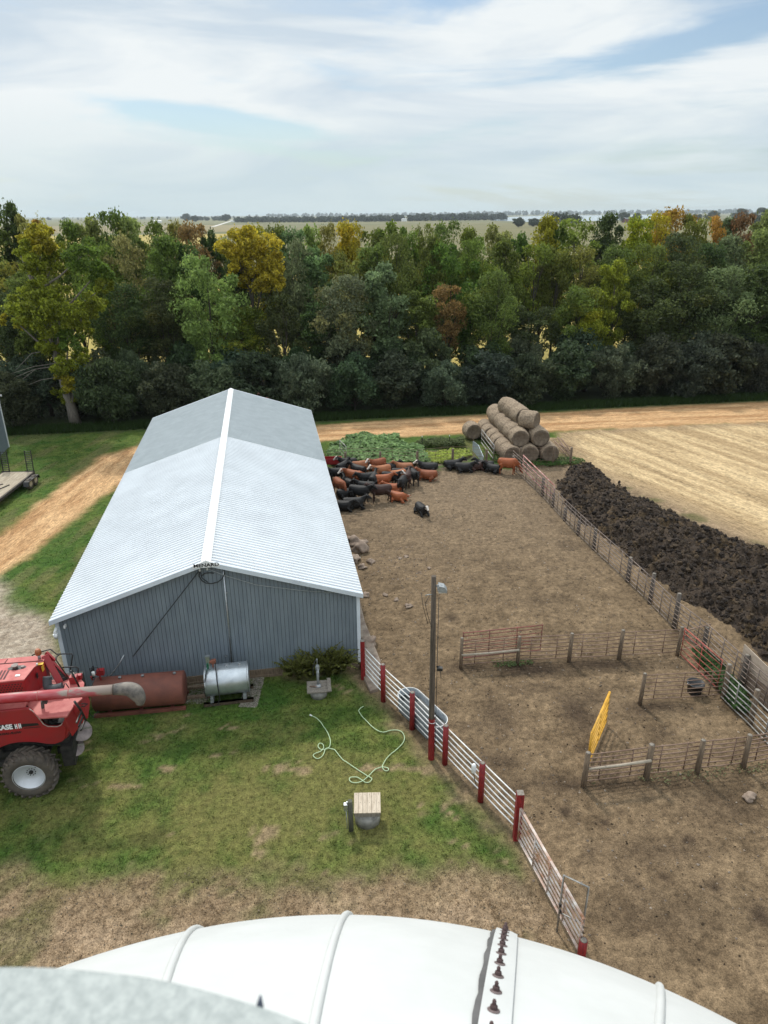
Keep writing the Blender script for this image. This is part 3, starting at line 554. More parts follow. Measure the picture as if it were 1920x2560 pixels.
# thin verge of long grass at the shrubs' feet and stuff on the lawns
def scatter_blades(name, pts, hgt, wid, nb, colf, lean=.5, label=None, cat=None):
    n = len(pts); P = np.repeat(np.array(pts), nb, 0); m = len(P); P[:, :2] += RNG.normal(size=(m, 2))*wid*1.6
    a = RNG.random(m)*6.283; hh = np.repeat(hgt if not np.isscalar(hgt) else np.full(n, hgt), nb)*(.5+.8*RNG.random(m)); wd = wid*(.5+RNG.random(m)*.6)
    dx, dy = np.cos(a), np.sin(a); le = lean*RNG.random(m)
    A = P+np.stack([-dy*wd, dx*wd, 0*a], 1); B = P+np.stack([dy*wd, -dx*wd, 0*a], 1); T = P+np.stack([dx*le*hh, dy*le*hh, hh], 1)
    V = np.stack([A, B, T], 1).reshape(-1, 3); Q = np.arange(3*m).reshape(m, 3); c = colf(P)*(.7+.6*RNG.random(m))[:, None]; c = np.repeat(c, 3, 0)
    o = np_mesh(name, V, Q, bladem, {'Col': ('FLOAT_COLOR', np.concatenate([c, np.ones((len(c), 1))], 1))}); tag(o, label, cat, kind='stuff'); return o
bladem = bpy.data.materials.new('grass_blade'); bladem.use_nodes = True; t = bladem.node_tree; b = t.nodes['Principled BSDF']; a1 = nd(t, 'ShaderNodeAttribute', attribute_name='Col'); t.links.new(a1.outputs['Color'], b.inputs['Base Color']); b.inputs['Roughness'].default_value = .7; b.inputs['Specular IOR Level'].default_value = .2
tl = nd(t, 'ShaderNodeBsdfTranslucent'); t.links.new(a1.outputs['Color'], tl.inputs['Color']); mx_ = nd(t, 'ShaderNodeMixShader'); mx_.inputs[0].default_value = .45; t.links.new(b.outputs[0], mx_.inputs[1]); t.links.new(tl.outputs[0], mx_.inputs[2]); t.links.new(mx_.outputs[0], t.nodes['Material Output'].inputs['Surface'])
def pts_on(n, x0, x1, y0, y1, cl, dens=None):
    x = RNG.uniform(x0, x1, n); y = RNG.uniform(y0, y1, n); c, col, z, *_ = ground_eval(x, y); k = np.isin(c, cl)
    if dens is not None: k &= RNG.random(n) < dens(x, y, col)
    return np.stack([x, y, z], 1)[k]
def gcol(mul=1.0):
    def f(P): return ground_eval(P[:, 0], P[:, 1])[1]*mul
    return f
near = pts_on(42000, -16, 6, 11, 24.5, [1], lambda x, y, c: np.clip((c[:, 1]-c[:, 0])*26+.35, .15, 1))
scatter_blades('grass', near, .03, .016, 4, gcol(1.35), .9, 'short grass and clover growing over the lawn in front of the barn', 'grass')
dryp = pts_on(16000, -16, 6, 9.5, 14.5, [0])
scatter_blades('dry_grass', dryp, .025, .014, 4, gcol(1.3), 1.2, 'dry trampled grass on the gravel strip below the lawn', 'grass')
vp = np.array([(x, frontY(x)+RNG.uniform(-.6, 1.4), 0) for x in RNG.uniform(-34, 40, 9000)])
scatter_blades('verge_grass', vp, .42, .05, 4, lambda P: np.tile([.04, .075, .018], (len(P), 1)), .6, 'long green grass along the foot of the shrubs', 'grass')
lg = pts_on(9000, -34, -10, 28, 57, [1]); scatter_blades('rough_grass', lg, .045, .035, 3, gcol(1.45), .9, 'rough grass around the flatbed trailer and the driveway', 'grass')
# far woods: rows of crowns too far off to tell apart
def far_wood(name, a, b_, n, hgt, deep, label, tint=(.05, .065, .04), gaps=0.0):
    a = Vector(a); b_ = Vector(b_); rng = np.random.default_rng(n); Vs = []; Qs = []; off = 0
    for i in range(n):
        u = (i+rng.random())/n
        if vnoise(np.array([u*19.]), np.array([n*1.0]), 3)[0] < gaps: continue
        h = hgt*rng.uniform(.65, 1.15); p = a.lerp(b_, u)+Vector((0, rng.uniform(-deep, deep), 0)); k = 60
        d = rng.normal(size=(k, 3)); d /= np.linalg.norm(d, axis=1)[:, None]; P = np.array([p.x, p.y, h*.52])+d*np.array([h*.5, h*.5, h*.5])*(.6+.4*rng.random(k))[:, None]
        V, Q = leafquads(P, d, h*.17, rng, 1.5, .8); Vs.append(V); Qs.append(Q+off); off += len(V)
    o = np_mesh(name, np.concatenate(Vs), np.concatenate(Qs), leaf, {'tone': ('FLOAT_COLOR', np.ones((off, 4)))}); o.color = (*tint, 1); tag(o, label, 'woodland', kind='stuff')
def gp(x, y): p = G(x, y); return (p.x, p.y, 0)
FW = (.055, .07, .05)
far_wood('distant_wood', gp(585, 556), gp(880, 555), 110, 13, 25, 'long dark tree line across the far edge of the crop field', FW)
far_wood('distant_wood', gp(885, 554.5), gp(1010, 553), 50, 14, 20, 'short tree line right of the gap with the small white farmstead', FW)
far_wood('distant_wood', gp(1020, 553), gp(1265, 549.5), 100, 16, 25, 'dark tree line ending at the lake', FW)
far_wood('distant_wood', gp(470, 551), gp(570, 552), 40, 14, 20, 'tree line left of the far gravel road', FW, .2)
far_wood('distant_wood', (-9000, 7000, 0), (9000, 8500, 0), 900, 32, 900, 'faint tree line right along the horizon', (.08, .095, .09), .25)
far_wood('distant_wood', (-5200, 4300, 0), (-500, 4600, 0), 150, 15, 150, 'faint broken tree line beyond the fields at the left', (.07, .085, .06), .35)
far_wood('distant_wood', (700, 6400, 0), (5200, 6800, 0), 200, 36, 200, 'wooded far shore of the lake', (.07, .09, .07), .1)
far_wood('distant_wood', (560, 1080, 0), (1500, 1500, 0), 130, 15, 120, 'dark wood in front of the lake at the right', (.05, .065, .042), .3)
far_wood('distant_wood', (300, 650, 0), (560, 1050, 0), 40, 10, 40, 'scrubby trees at the end of the crop field', (.045, .062, .035), .35)
def lone(px, ybase, ytop, wpx, tint, label, key='a'):
    p = G(px, ybase); q = atY(px, ytop, p.y); place_tree('s'+str(1+len(label) % 3), p.x, p.y, q.z*1.05, wpx/FPX*p.y, px, tint, label, 'lone trees far off in the fields')
lone(565, 553, 535, 24, (.05, .065, .045), 'round tree beside the far gravel road', 'a'); lone(336, 556, 545, 16, (.05, .065, .045), 'small tree alone in the pale fields at the left', 'a')
lone(466, 553, 535, 26, (.05, .066, .045), 'big round tree at the left end of the far hedge', 'e'); lone(488, 555, 538, 22, (.05, .065, .045), 'tree behind the russet crown at the far hedge', 'a')
for i, (px, yb, yt, w_) in enumerate([(1388, 566, 530, 22), (1410, 566, 530, 30), (1435, 566, 533, 34), (1296, 568, 543, 36), (1335, 566, 545, 36)]):
    lone(px, yb, yt, w_, (.07, .09, .055), ['slim dark tree of the clump by the lake, leftmost of three', 'dark tree of the clump by the lake, middle of three', 'dark tree of the clump by the lake, rightmost of three', 'low round tree at the crop field\'s right end, left of two', 'low round tree at the crop field\'s right end, right of two'][i], 'ab'[i % 2])
for i, (px, yb, yt, w_) in enumerate([(1560, 556, 526, 50), (1590, 556, 530, 40), (1780, 552, 524, 60), (1850, 552, 519, 60), (1900, 552, 517, 70), (1740, 552, 530, 50)]):
    lone(px, yb, yt+4, w_*.7, (.09, .11, .07), ['round tree on the lake side behind the dark tree, left of two', 'round tree on the lake side behind the dark tree, right of two', 'far tree behind the orange tree at the right', 'far tree behind the red-brown crown', 'far tree at the right edge on the horizon', 'far tree between the orange tree and the olive tree'][i], 'e')
# farm buildings seen far off
def far_barn(px, y, L, W_, h, m, label):
    p = G(px, y); o = MB(); hh = h*1.35
    o.prism([(-L/2, -W_/2, 0), (-L/2, W_/2, 0), (-L/2, W_/2, h), (-L/2, 0, hh), (-L/2, -W_/2, h)], (L, 0, 0)); e_ = empty('farm_building', (p.x, p.y, 0), .2); o.build('wall', m, e_)
    r_ = MB(); r_.prism([(-L/2-.3, -W_/2-.4, h+.02), (-L/2-.3, 0, hh+.12), (-L/2-.3, 0, hh+.4), (-L/2-.3, -W_/2-.4, h+.3)], (L+.6, 0, 0)).prism([(-L/2-.3, W_/2+.4, h+.02), (-L/2-.3, 0, hh+.12), (-L/2-.3, 0, hh+.4), (-L/2-.3, W_/2+.4, h+.3)], (L+.6, 0, 0)); r_.build('roof', galv_dull, e_)
    tag(e_, label, 'farm building', 'farm buildings far off')
far_barn(992, 553, 22, 14, 6, white_paint, 'white farmstead building in the gap of the far tree line'); far_barn(1010, 553.5, 12, 8, 5, white_paint, 'small white shed right of the far farmstead')
far_barn(583, 555, 14, 9, 4, white_paint, 'white building beside the far gravel road'); far_barn(395, 556.5, 20, 10, 4, white_paint, 'long pale building in the fields at the left')
far_barn(1575, 556, 26, 14, 6, rust_red, 'dull red building beside the lake at the right')
so_ = MB().lathe([(4, 0), (4, 17), (3, 19), (.2, 20)], 16); p = G(344, 545.5); e_ = so_.build('silo', concrete); e_.location = (p.x, p.y, 0); tag(e_, 'tiny silo on the horizon at the left', 'silo')
# ------------------------------------------------------------ barn
siding = mat('siding', (.205, .245, .28), .5, metal=.1, col2=(.165, .20, .235), scale=1.6, bump=.05, detail=9, stretch=(2.2, 1, .5))
siding_back = mat('siding_back', (.05, .06, .07), .7, var=.1)
roof_new = mat('roof_new', (.69, .72, .745), .5, metal=.05, var=.04, scale=.7, stretch=(1, 1, 1))
roof_old = mat('roof_old', (.49, .53, .545), .5, metal=.05, col2=(.42, .46, .475), scale=1.6)
trim = mat('trim', (.62, .68, .74), .45, var=.05, scale=2)
def font_text(name, s_, size, ext, m, parent, loc, rot, sx=1.0, shear=0.0, bold=0.0):
    cu = bpy.data.curves.new('t', 'FONT'); cu.body = s_; cu.size = size; cu.extrude = ext; cu.align_x = 'CENTER'; cu.align_y = 'CENTER'; cu.shear = shear; cu.offset = bold
    to = bpy.data.objects.new('t', cu); COL.objects.link(to); dg = bpy.context.evaluated_depsgraph_get(); me = bpy.data.meshes.new_from_object(to.evaluated_get(dg)); bpy.data.objects.remove(to)
    me.materials.clear(); me.materials.append(m); o = bpy.data.objects.new(name, me); COL.objects.link(o); o.parent = parent; o.location = loc; o.rotation_euler = rot; o.scale = (sx, 1, 1); return o
A0, A1, AS, S0, S1, SC, ZE, ZR = 23.2, 50.7, 38.87, -8.2, 2.95, -2.62, 3.35, 5.2
barn = empty('metal_barn', (0, 0, 0), BA)            # local x = width (s), local y = length (a)
def strip_wall(y, s0, s1, zb, zt, th, m, name, fwd=-1):
    mb = MB(); n = int((s1-s0)/.1425); d = (s1-s0)/n
    for i in range(n):
        a, b_ = s0+i*d+.0065, s0+(i+1)*d-.0065; mb.prism([(a, y, zb), (b_, y, zb), (b_, y, zt(b_)), (a, y, zt(a))], (0, th, 0))
        k = a+.05; 
    o = mb.build(name, m, barn); return o
def gz_(s_): return ZE-.12+(ZR-ZE)*(1-abs(s_-SC)/(S1-SC if s_ > SC else SC-S0))
strip_wall(23.45, -7.98, SC, .32, gz_, .03, siding, 'gable_siding'); strip_wall(23.45, SC+.001, 2.73, .32, gz_, .03, siding, 'gable_siding')
mb = MB(); mb.prism([(-8.0, 23.478, .05), (2.75, 23.478, .05), (2.75, 23.478, ZE-.15), (SC, 23.478, ZR-.15), (-8.0, 23.478, ZE-.15)], (0, 26.9, 0)); mb.build('wall', siding_back, barn)
mb = MB(); 
for s_ in (-8.02, 2.75):
    a = 23.6
    while a < 50.3: mb.box((s_, a+.11, 1.75), (.03, .205, 2.9)); a += .229
mb.build('side_siding', siding, barn)
mb = MB(); mb.box((-2.62, 23.42, .2), (10.7, .05, .26)).box((-2.62, 23.40, .02), (10.8, .08, .14)); mb.build('base_board', old_wood, barn)
def slope_pt(side, u, a, off=0.0):                    # u: 0 ridge .. 1 eave
    s_ = SC+(S1-SC)*u if side > 0 else SC-(SC-S0)*u; z = ZR-(ZR-ZE)*u; return (s_, a, z+off)
def roof(side, a0, a1, m, name):
    mb = MB(); prof = []; a = a0; i = 0; p = .229
    while a < a1-.02:
        prof += [(a, 0), (a+.014, .054), (a+.055, .054), (a+.069, 0)]; a += p
    prof.append((a1, 0)); V = []; 
    for a, z in prof: V.append(slope_pt(side, .02, a, z)); V.append(slope_pt(side, 1.0, a, z))
    mb.add(V, [(2*i, 2*i+1, 2*i+3, 2*i+2) for i in range(len(prof)-1)]); V = [slope_pt(side, .0, a0+.01, -.05), slope_pt(side, .995, a0+.01, -.05), slope_pt(side, .995, a1-.01, -.05), slope_pt(side, 0, a1-.01, -.05)]
    mb.quad(*V); return mb.build(name, m, barn)
for sd_ in (-1, 1): roof(sd_, A0, AS, roof_new, 'roof_panel'); roof(sd_, AS+.003, A1, roof_old, 'roof_panel')['label'] = 'duller grey older roofing at the far end of the barn'
mb = MB()
for sd_ in (-1, 1):
    k = [slope_pt(sd_, 0, A0-.02, .085), slope_pt(sd_, .031, A0-.02, .068), slope_pt(sd_, .034, A0-.02, .03)]; k2 = [(p[0], A1+.02, p[2]) for p in k]; mb.add(k+k2, [(0, 1, 4, 3), (1, 2, 5, 4)])
mb.build('ridge_cap', white_paint, barn)
for ya, dy in ((A0-.03, 1), (A1+.03, -1)):            # rake trim on both gables
    for sd_ in (-1, 1):
        mb = MB(); a, b_ = slope_pt(sd_, 0, ya), slope_pt(sd_, 1.0, ya); mb.prism([(a[0], ya, a[2]+.045), (b_[0], ya, b_[2]+.045), (b_[0], ya, b_[2]-.13), (a[0], ya, a[2]-.13)], (0, .028*dy, 0)); mb.prism([(a[0], ya+.03*dy, a[2]+.046), (b_[0], ya+.03*dy, b_[2]+.046), (b_[0], ya+.16*dy, b_[2]+.046), (a[0], ya+.16*dy, a[2]+.046)], (0, 0, -.012))
        mb.build('rake_trim', trim, barn)
mb = MB()
for s_ in (S0, S1): MB().box((s_, (A0+A1)/2, ZE-.07), (.03, A1-A0, .13)).build('eave_trim', white_paint, barn)
for q in (-8.03, 2.79): MB().box((q, 23.46, 1.72), (.13, .12, 3.0)).build('corner_trim', trim, barn)
mb = MB(); mb.prism([(SC-.47, A0-.05, ZR-.18), (SC+.47, A0-.05, ZR-.18), (SC+.47, A0-.05, ZR-.09), (SC, A0-.05, ZR+.07), (SC-.47, A0-.05, ZR-.09)], (0, .015, 0)); sg = mb.build('sign_plate', white_paint, barn)
font_text('lettering', 'MENARD', .19, .004, black_metal, sg, (SC+.01, A0-.055, ZR-.085), (math.pi/2, 0, 0), 1.15, bold=.004)
# conduit, cables, insulators on the gable
def gw(x, y, off=0.0):                                # photo pixel on the gable wall -> barn-local
    p = PL(x, y, BP(0, 23.43-off), AX); return (p.dot(SD), 23.43-off, p.z)
mb = MB(); mb.tube([gw(558, 1425, .03), gw(571, 1560, .03), gw(580, 1660, .03)], .03, 8)
for y in (1482, 1640): p = gw(565, y, .03); mb.box(p, (.09, .03, .03))
mb.build('conduit', galv, barn)
mb = MB(); mb.tube([gw(499, 1426, .05), gw(497, 1440, .06), gw(505, 1452, .06), gw(515, 1458, .06), gw(530, 1459, .06), gw(545, 1455, .06), gw(556, 1446, .06), gw(562, 1432, .06)], .017, 6); mb.tube([gw(500, 1427, .06), gw(505, 1445, .07), gw(520, 1456, .07)], .015, 6); mb.tube([gw(504, 1440, .05), gw(512, 1433, .05), gw(524, 1432, .05), gw(535, 1433, .05)], .015, 6)
mb.tube([gw(497, 1428, .05), gw(332, 1642, .12)], .016, 6); mb.build('cable', black_metal, barn)
mb = MB(); P = [gw(522, 1423, .06), gw(560, 1438, .06), gw(640, 1462, .06), gw(760, 1477, .06), gw(850, 1482, .06), gw(908, 1482, .06)]
mb.tube(P, .011, 5); mb.build('wire', galv, barn); mb = MB(); mb.tube([gw(310, 1637, .1), gw(298, 1660, .12), gw(280, 1684, .14), gw(255, 1703, .14)], .02, 6); mb.build('wire', galv, barn)
mb = MB(); 
for x, y in ((499, 1424), (518, 1421)): p = gw(x, y, .06); mb.lathe([(.03, -.06), (.045, -.05), (.025, -.02), (.035, 0), (.015, .06)], 10, c=p)
mb.box((-7.75, 23.35, 3.05), (.06, .18, .1)).tube([(-8.05, 23.36, 3.0), (-8.12, 23.3, 2.86), (-8.1, 23.28, 2.72)], .05, 8).tube([(-8.11, 23.29, 2.8), (-8.1, 23.28, 2.62)], [.085, .06], 10); mb.build('yard_lamp', white_paint, barn)
tag(barn, 'long grey metal barn with a pale ribbed gable roof beside the cattle yard', 'barn')
# neighbouring shed whose corner shows at the left edge
def shed():
    c = G(22, 1118); q_ = c-G(-2, 1142); root = empty('metal_shed', (c.x, c.y, 0), math.atan2(q_.y, q_.x)); hh = 4.0
    mb = MB()
    for i in range(40): mb.box((-.15-i*.229, .0, hh/2), (.205, .03, hh))
    for i in range(40): mb.box((0, .15+i*.229, hh/2), (.03, .205, hh))
    mb.build('wall', siding, root)
    mb = MB(); mb.prism([(-9.2, .02, 0), (-.02, .02, 0), (-.02, .02, hh-.02), (-4.6, .02, hh+1.5), (-9.2, .02, hh-.02)], (0, 9.2, 0)); mb.build('core', siding_back, root)
    mb = MB(); mb.box((.02, 0, hh/2), (.12, .12, hh)).beam((.3, -.2, hh), (-4.6, -.2, hh+1.6), .03, .16).beam((-9.5, -.2, hh), (-4.6, -.2, hh+1.6), .03, .16); mb.build('corner_trim', white_paint, root)
    mb = MB(); mb.prism([(.3, -.18, hh+.02), (-4.6, -.18, hh+1.6), (-4.6, -.18, hh+1.66), (.3, -.18, hh+.08)], (0, 9.7, 0)).prism([(-9.5, -.18, hh+.02), (-4.6, -.18, hh+1.6), (-4.6, -.18, hh+1.66), (-9.5, -.18, hh+.08)], (0, 9.7, 0)); mb.build('roof', roof_old, root)
    tag(root, 'grey metal shed with white corner trim cut off by the left edge', 'shed')
shed()
# ------------------------------------------------------------ fences
def hmark(p, px, ytop):                               # height above ground point p at which the photo shows row ytop
    lo, hi = 0, 12.
    for _ in range(40):
        m_ = (lo+hi)/2; v = np.array([p.x, p.y, m_-H]); y = 1280-FPX*(v@U_)/(v@F_)
        if y > ytop: lo = m_
        else: hi = m_
    return lo
def post(parent, p, h, r, m, square=False, lean=(0, 0), name='post', cap=None):
    mb = MB(); a = Vector((p[0], p[1], -.15)); b_ = Vector((p[0]+lean[0], p[1]+lean[1], h))
    if square: mb.beam(a, b_, r*2, r*2)
    else: mb.tube([a, a.lerp(b_, .5), b_], [r*1.03, r, r*.96], 10, smooth=True)
    o = mb.build(name, m, parent)
    if cap:
        c = MB(); c.lathe([(r*.9, 0), (r*.5, .012)], 10, c=b_+Vector((0, 0, .001))) if not square else c.box(b_+Vector((0, 0, .006)), (r*1.9, r*1.9, .012)); c.build('post_top', cap, o)
    return o
def panel(parent, a, b_, zs, r, m, verts=(), name='rail_panel', off=0.0, sag=0.0, vr=None, vm=None):
    """pipe panel between ground points a and b with rails at heights zs and uprights at fractions verts"""
    a = Vector((a[0], a[1], 0)); b_ = Vector((b_[0], b_[1], 0)); d = (b_-a).normalized(); n = Vector((-d.y, d.x, 0))*off; mb = MB()
    for z in zs: mb.tube([a+n+Vector((0, 0, z)), a.lerp(b_, .5)+n+Vector((0, 0, z-sag*(z < zs[-1])-sag*.3)), b_+n+Vector((0, 0, z))], r, 6)
    for u in verts: q = a.lerp(b_, u)+n*1.15; mb.tube([q+Vector((0, 0, zs[0]-.02)), q+Vector((0, 0, zs[-1]+.02))], vr or r, 6)
    return mb.build(name, m, parent)
# white pipe fence on thick red posts
wf = empty('pipe_fence', G(908, 1697)); W0 = wf.location.copy()
wp = [((908, 1697), 1602), ((958, 1753), 1661), ((1030, 1822), 1731), ((1112, 1909), 1814), ((1201, 2002), 1907), ((1291, 2096), 1982)]
pts = [G(*q[0]) for q in wp]; top_wood = grey_wood
for i, (q, yt) in enumerate(wp):
    p = pts[i]; h = hmark(p, q[0], yt); post(wf, p-W0, h, .08 if i in (0,) else (.10 if i == 5 else .092), red_post, square=(i in (0, 5)), cap=top_wood)
zs = [.24, .46, .68, .9, 1.12, 1.36]
for i in range(5): panel(wf, pts[i]-W0, pts[i+1]-W0, zs, .022, rail_white, off=.09, sag=.01)
tag(wf, 'white pipe rail fence on thick red posts between the lawn and the cattle yard', 'fence')
# rusty white gate at its lower end
e_ = G(1291, 2100); g1 = G(1452, 2400); gt = empty('farm_gate', (e_.x, e_.y, 0))
L_ = (g1-e_); mrust = mat('rusty_white', (.62, .58, .54), .6, col2=(.36, .17, .09), scale=3.0)
panel(gt, L_*.03, L_*.98, [.2, .38, .56, .74, .92, 1.10, 1.3], .026, mrust, name='gate_rails', sag=.0)
panel(gt, L_*.03, L_*.98, [.2, 1.3], .024, mrust, (.01, .28, .52, .76, .99), name='gate_frame', off=-.03)
tag(gt, 'long white gate with rust stained rails below the white fence', 'gate')
pe = empty('fence_post', (g1.x, g1.y, 0)); post(pe, (0, 0), hmark(g1, 1455, 2350), .10, red_post, cap=grey_wood); tag(pe, 'thick red wooden post at the lower end of the rusty gate', 'post')
pf = empty('sorting_rack', tuple(G(1392, 2330))); a = G(1392, 2330); P = [PL(1389, 2322, a, (0, 1, 0)), PL(1396, 2205, a, (0, 1, 0))]; 
mb = MB(); off = Vector((.62, -.25, 0)); mb.tube([(0, 0, 0), (0, 0, 1.95), Vector((0, 0, 1.95))+Vector((.5, -.33, .0)), Vector((.5, -.33, 0))], .026, 6).tube([(0, 0, .7), (.5, -.33, .7)], .02, 6); o = mb.build('hoop', pipe_grey, pf)
mb = MB(); mb.box((0.0, 0, .95), (.06, .07, .09)).box((0.02, -.02, .75), (.05, .06, .07)); mb.build('latch', black_metal, pf); tag(pf, 'tall narrow pipe frame standing against the rusty gate', 'gate frame')
eb = empty('electric_box', (0, 0, 0)); p = G(1201, 2002); q = PL(1188, 1860, p, (0, 1, 0)); eb.location = (q.x-.02, q.y-.1, 1.2)
mb = MB(); mb.lathe([(.05, 0), (.07, .03), (.07, .26), (.05, .31), (.02, .33)], 14); mb.build('housing', white_paint, eb, .0); mb = MB(); mb.tube([(0, 0, 0), (.05, .05, -.3), (.12, .1, -.6)], .012, 5); mb.build('cable', black_metal, eb); tag(eb, 'small white capped canister fixed to a red fence post', 'electrical box')
# utility pole
pp = G(1078, 1896); up = empty('utility_pole', (pp.x, pp.y, 0)); hp = hmark(pp, 1075, 1440)
mb = MB(); mb.tube([(0, 0, -.2), (-.02, 0, 2), (-.03, 0, 4.5), (-.05, 0, hp)], [.098, .092, .082, .072], 12); mb.build('pole', mat('pole_wood', (.13, .10, .075), .9, col2=(.055, .045, .035), scale=3, bump=.8, bscale=10, stretch=(5, 5, .35)), up)
mb = MB(); mb.tube([(0, 0, -.1), (-.012, 0, 1.65)], [.106, .103], 14, cap=False); mb.build('painted_base', red_post, up)['label'] = 'red painted foot of the pole'
mb = MB(); mb.tube([(-.05, 0, hp-.35), (.12, -.03, hp-.28), (.2, -.05, hp-.30)], .025, 6).prism([(.06, .1, hp-.42), (.34, .08, hp-.48), (.34, .08, hp-.40), (.26, .09, hp-.30), (.1, .1, hp-.26)], (.0, -.26, 0)).tube([(-.05, -.05, hp-.6), (-.2, -.2, hp-.5), (-.3, -.15, hp-.56)], .012, 5); lh = mb.build('lamp_head', galv_dull, up)
mb = MB(); mb.box((.21, -.04, hp-.49), (.24, .18, .03)); mb.build('lens', mat('lens', (.5, .5, .48), .2), lh)
mb = MB(); mb.tube([(-.15, -.1, hp-.55), (-.3, -.2, hp-.8), (-.22, -.15, hp-1.2), (-.09, -.08, hp-1.7)], .008, 5).tube([(-.4, .1, hp-.6), (-.35, 0, hp-1.0), (-.2, -.05, hp-1.6)], .008, 5).tube([(.115, -.02, 0.3), (.115, -.02, hp-.7)], .01, 5); mb.build('wire', black_metal, up)
mb = MB(); mb.box((.2, -.05, 3.55), (.16, .12, .1)).tube([(.22, -.05, 3.5), (.24, -.06, 3.2)], .01, 5).tube([(.1, 0, 3.6), (.2, -.05, 3.66)], .015, 5); mb.build('bracket', black_metal, up)
mb = MB(); mb.tube([(.108*math.cos(k), .108*math.sin(k), 1.5) for k in np.linspace(0, 6.28, 14)], .012, 4); mb.build('band', rail_white, up); tag(up, 'weathered utility pole with a red painted foot and a yard light on top', 'utility pole')
# generic pen fence
def fence_line(bases, tops, label, m_post, m_rail, zs, r, pr=.075, square=False, vper=3, rail_off=.08, sag=.015, name='pen_fence', ends=True, vr=None, postnums=None, lean=0.03):
    root = empty(name, tuple(G(*bases[0]))); o_ = root.location.copy(); P = [G(*b_) for b_ in bases]
    rr = random.Random(len(label))
    for i, p in enumerate(P):
        if postnums is not None and i not in postnums: continue
        h = hmark(p, bases[i][0], tops[i]) if tops else 1.4
        post(root, p-o_, h, pr*rr.uniform(.9, 1.1), m_post, square, lean=(rr.uniform(-lean, lean), rr.uniform(-lean, lean)), cap=grey_wood)
    for i in range(len(P)-1):
        panel(root, P[i]-o_, P[i+1]-o_, zs, r, m_rail, [(k+.5)/vper for k in range(vper)], off=rail_off, sag=sag, vr=vr)
    tag(root, label, 'fence'); return root
def Z4(x, y): return (1100+x*.494, 1480+y*.494)
zr = [.14, .32, .50, .68, .86, 1.02, 1.18]
fA = fence_line([Z4(105, 388), Z4(392, 362), Z4(652, 352), Z4(905, 338), Z4(1200, 322)], [1596, 1591, 1584, 1575, 1568], 'rusty pipe fence across the middle of the yard, behind the dull red gate', old_wood, rust_pipe, zr, .018, vper=2)
fB = fence_line([Z4(1012, 566), Z4(1432, 540)], [1683, 1668], 'short rusty pipe fence in front of the black bucket', old_wood, rust_pipe, zr, .016, vper=3)
fC = fence_line([Z4(725, 985), Z4(1042, 945), Z4(1300, 915), Z4(1535, 890), (1985, 1895), (2120, 1872)], [1880, 1863, 1849, 1838, 1815, 1790], 'rusty pipe fence nearest the camera, running right from the yellow gate', old_wood, rust_pipe, zr, .020, pr=.09, vper=2)
def pole_rail(a, za, b_, zb, label, m=pale_pole):
    A, B = G(*a), G(*b_); e_ = empty('wooden_pole', (A.x, A.y, 0)); mb = MB(); d = B-A; mb.tube([(0, -.13, za), (d.x/2, d.y/2-.13, (za+zb)/2-.02), (d.x, d.y-.13, zb)], [.04, .045, .05], 8); mb.build('shaft', m, e_); tag(e_, label, 'wooden pole', 'barkless poles tied along the pen fences')
pole_rail(Z4(105, 388), .72, Z4(392, 362), .72, 'pale barkless pole tied across the end of the middle pen fence'); pole_rail(Z4(735, 985), .82, Z4(1042, 945), .84, 'pale barkless pole tied across the pen fence beside the yellow gate')
def gate(a, b_, zs, r, m, label, verts=(0, .5, 1), off=0.0, group=None):
    A, B = G(*a), G(*b_); e_ = empty('farm_gate', (A.x, A.y, 0)); d = B-A; panel(e_, d*0, d, zs, r, m, name='gate_rails', off=off); panel(e_, d*0, d, [zs[0], zs[-1]], r*1.1, m, verts, name='gate_frame', off=off+.02); tag(e_, label, 'gate', group); return e_
g_ = gate((1160, 1664), (1356, 1643), [.2, .36, .52, .68, .84, 1.02, 1.22, 1.36], .016, mat('maroon_pipe', (.20, .06, .045), .6, var=.3, scale=4), 'dull red gate leaning against the free end of the middle pen fence', (0, .33, .68, 1), off=.22)
gate(Z4(1212, 330), Z4(1395, 500), [.15, .40, .65, .9, 1.15, 1.35], .015, pipe_red, 'bright red gate closing the pen between two corner posts')
yg = gate((1470, 1918), (1514, 1812), [.18, .42, .66, .90, 1.14, 1.38], .032, yellow_paint, 'yellow tube gate standing open into the yard', (0, .5, 1))
sf = fence_line([Z4(1432, 540), (1874, 1812), (1960, 1900), (2080, 2030)], [1662, 1725, 1790, 1900], 'silver grey pipe fence in front of the plywood sheet at the right', old_wood, pipe_grey, [.12, .32, .52, .72, .95, 1.2], .024, pr=.1, vper=1, rail_off=-.1)
# fence along the manure heap, square posts on the far side
def Z5(x, y): return (1340+x*.3496, 1020+y*.3496)
rf_b = [(1283, 1172), Z5(45, 632), Z5(120, 712), Z5(205, 808), Z5(300, 905), Z5(412, 1015), Z5(655, 1243), Z5(812, 1395), Z5(985, 1572), (1757, 1628), (1853, 1718), (1925, 1784), (2060, 1910)]
rf_t = [1140, 1195, 1233, 1270, 1303, 1322, 1394, 1434, 1483, 1568, 1638, 1700, 1810]
fr = fence_line(rf_b, rf_t, 'long pipe fence on weathered posts between the cattle yard and the manure heap', mat('fence_post_grey', (.15, .125, .105), .9, col2=(.07, .06, .05), scale=5, bump=.5), mat('rail_brown', (.20, .155, .13), .6, var=.25, scale=4), [.14, .34, .54, .74, .94, 1.14, 1.34], .019, pr=.095, vper=3, rail_off=-.1, sag=.0)
c1 = gate((1300, 1188), (1375, 1268), [.5, .8, 1.1, 1.42], .03, mat('pink_pipe', (.55, .36, .33), .6, col2=(.30, .08, .06), scale=3), 'faded red and white gate at the far corner of the yard', (0, 1), off=.12)
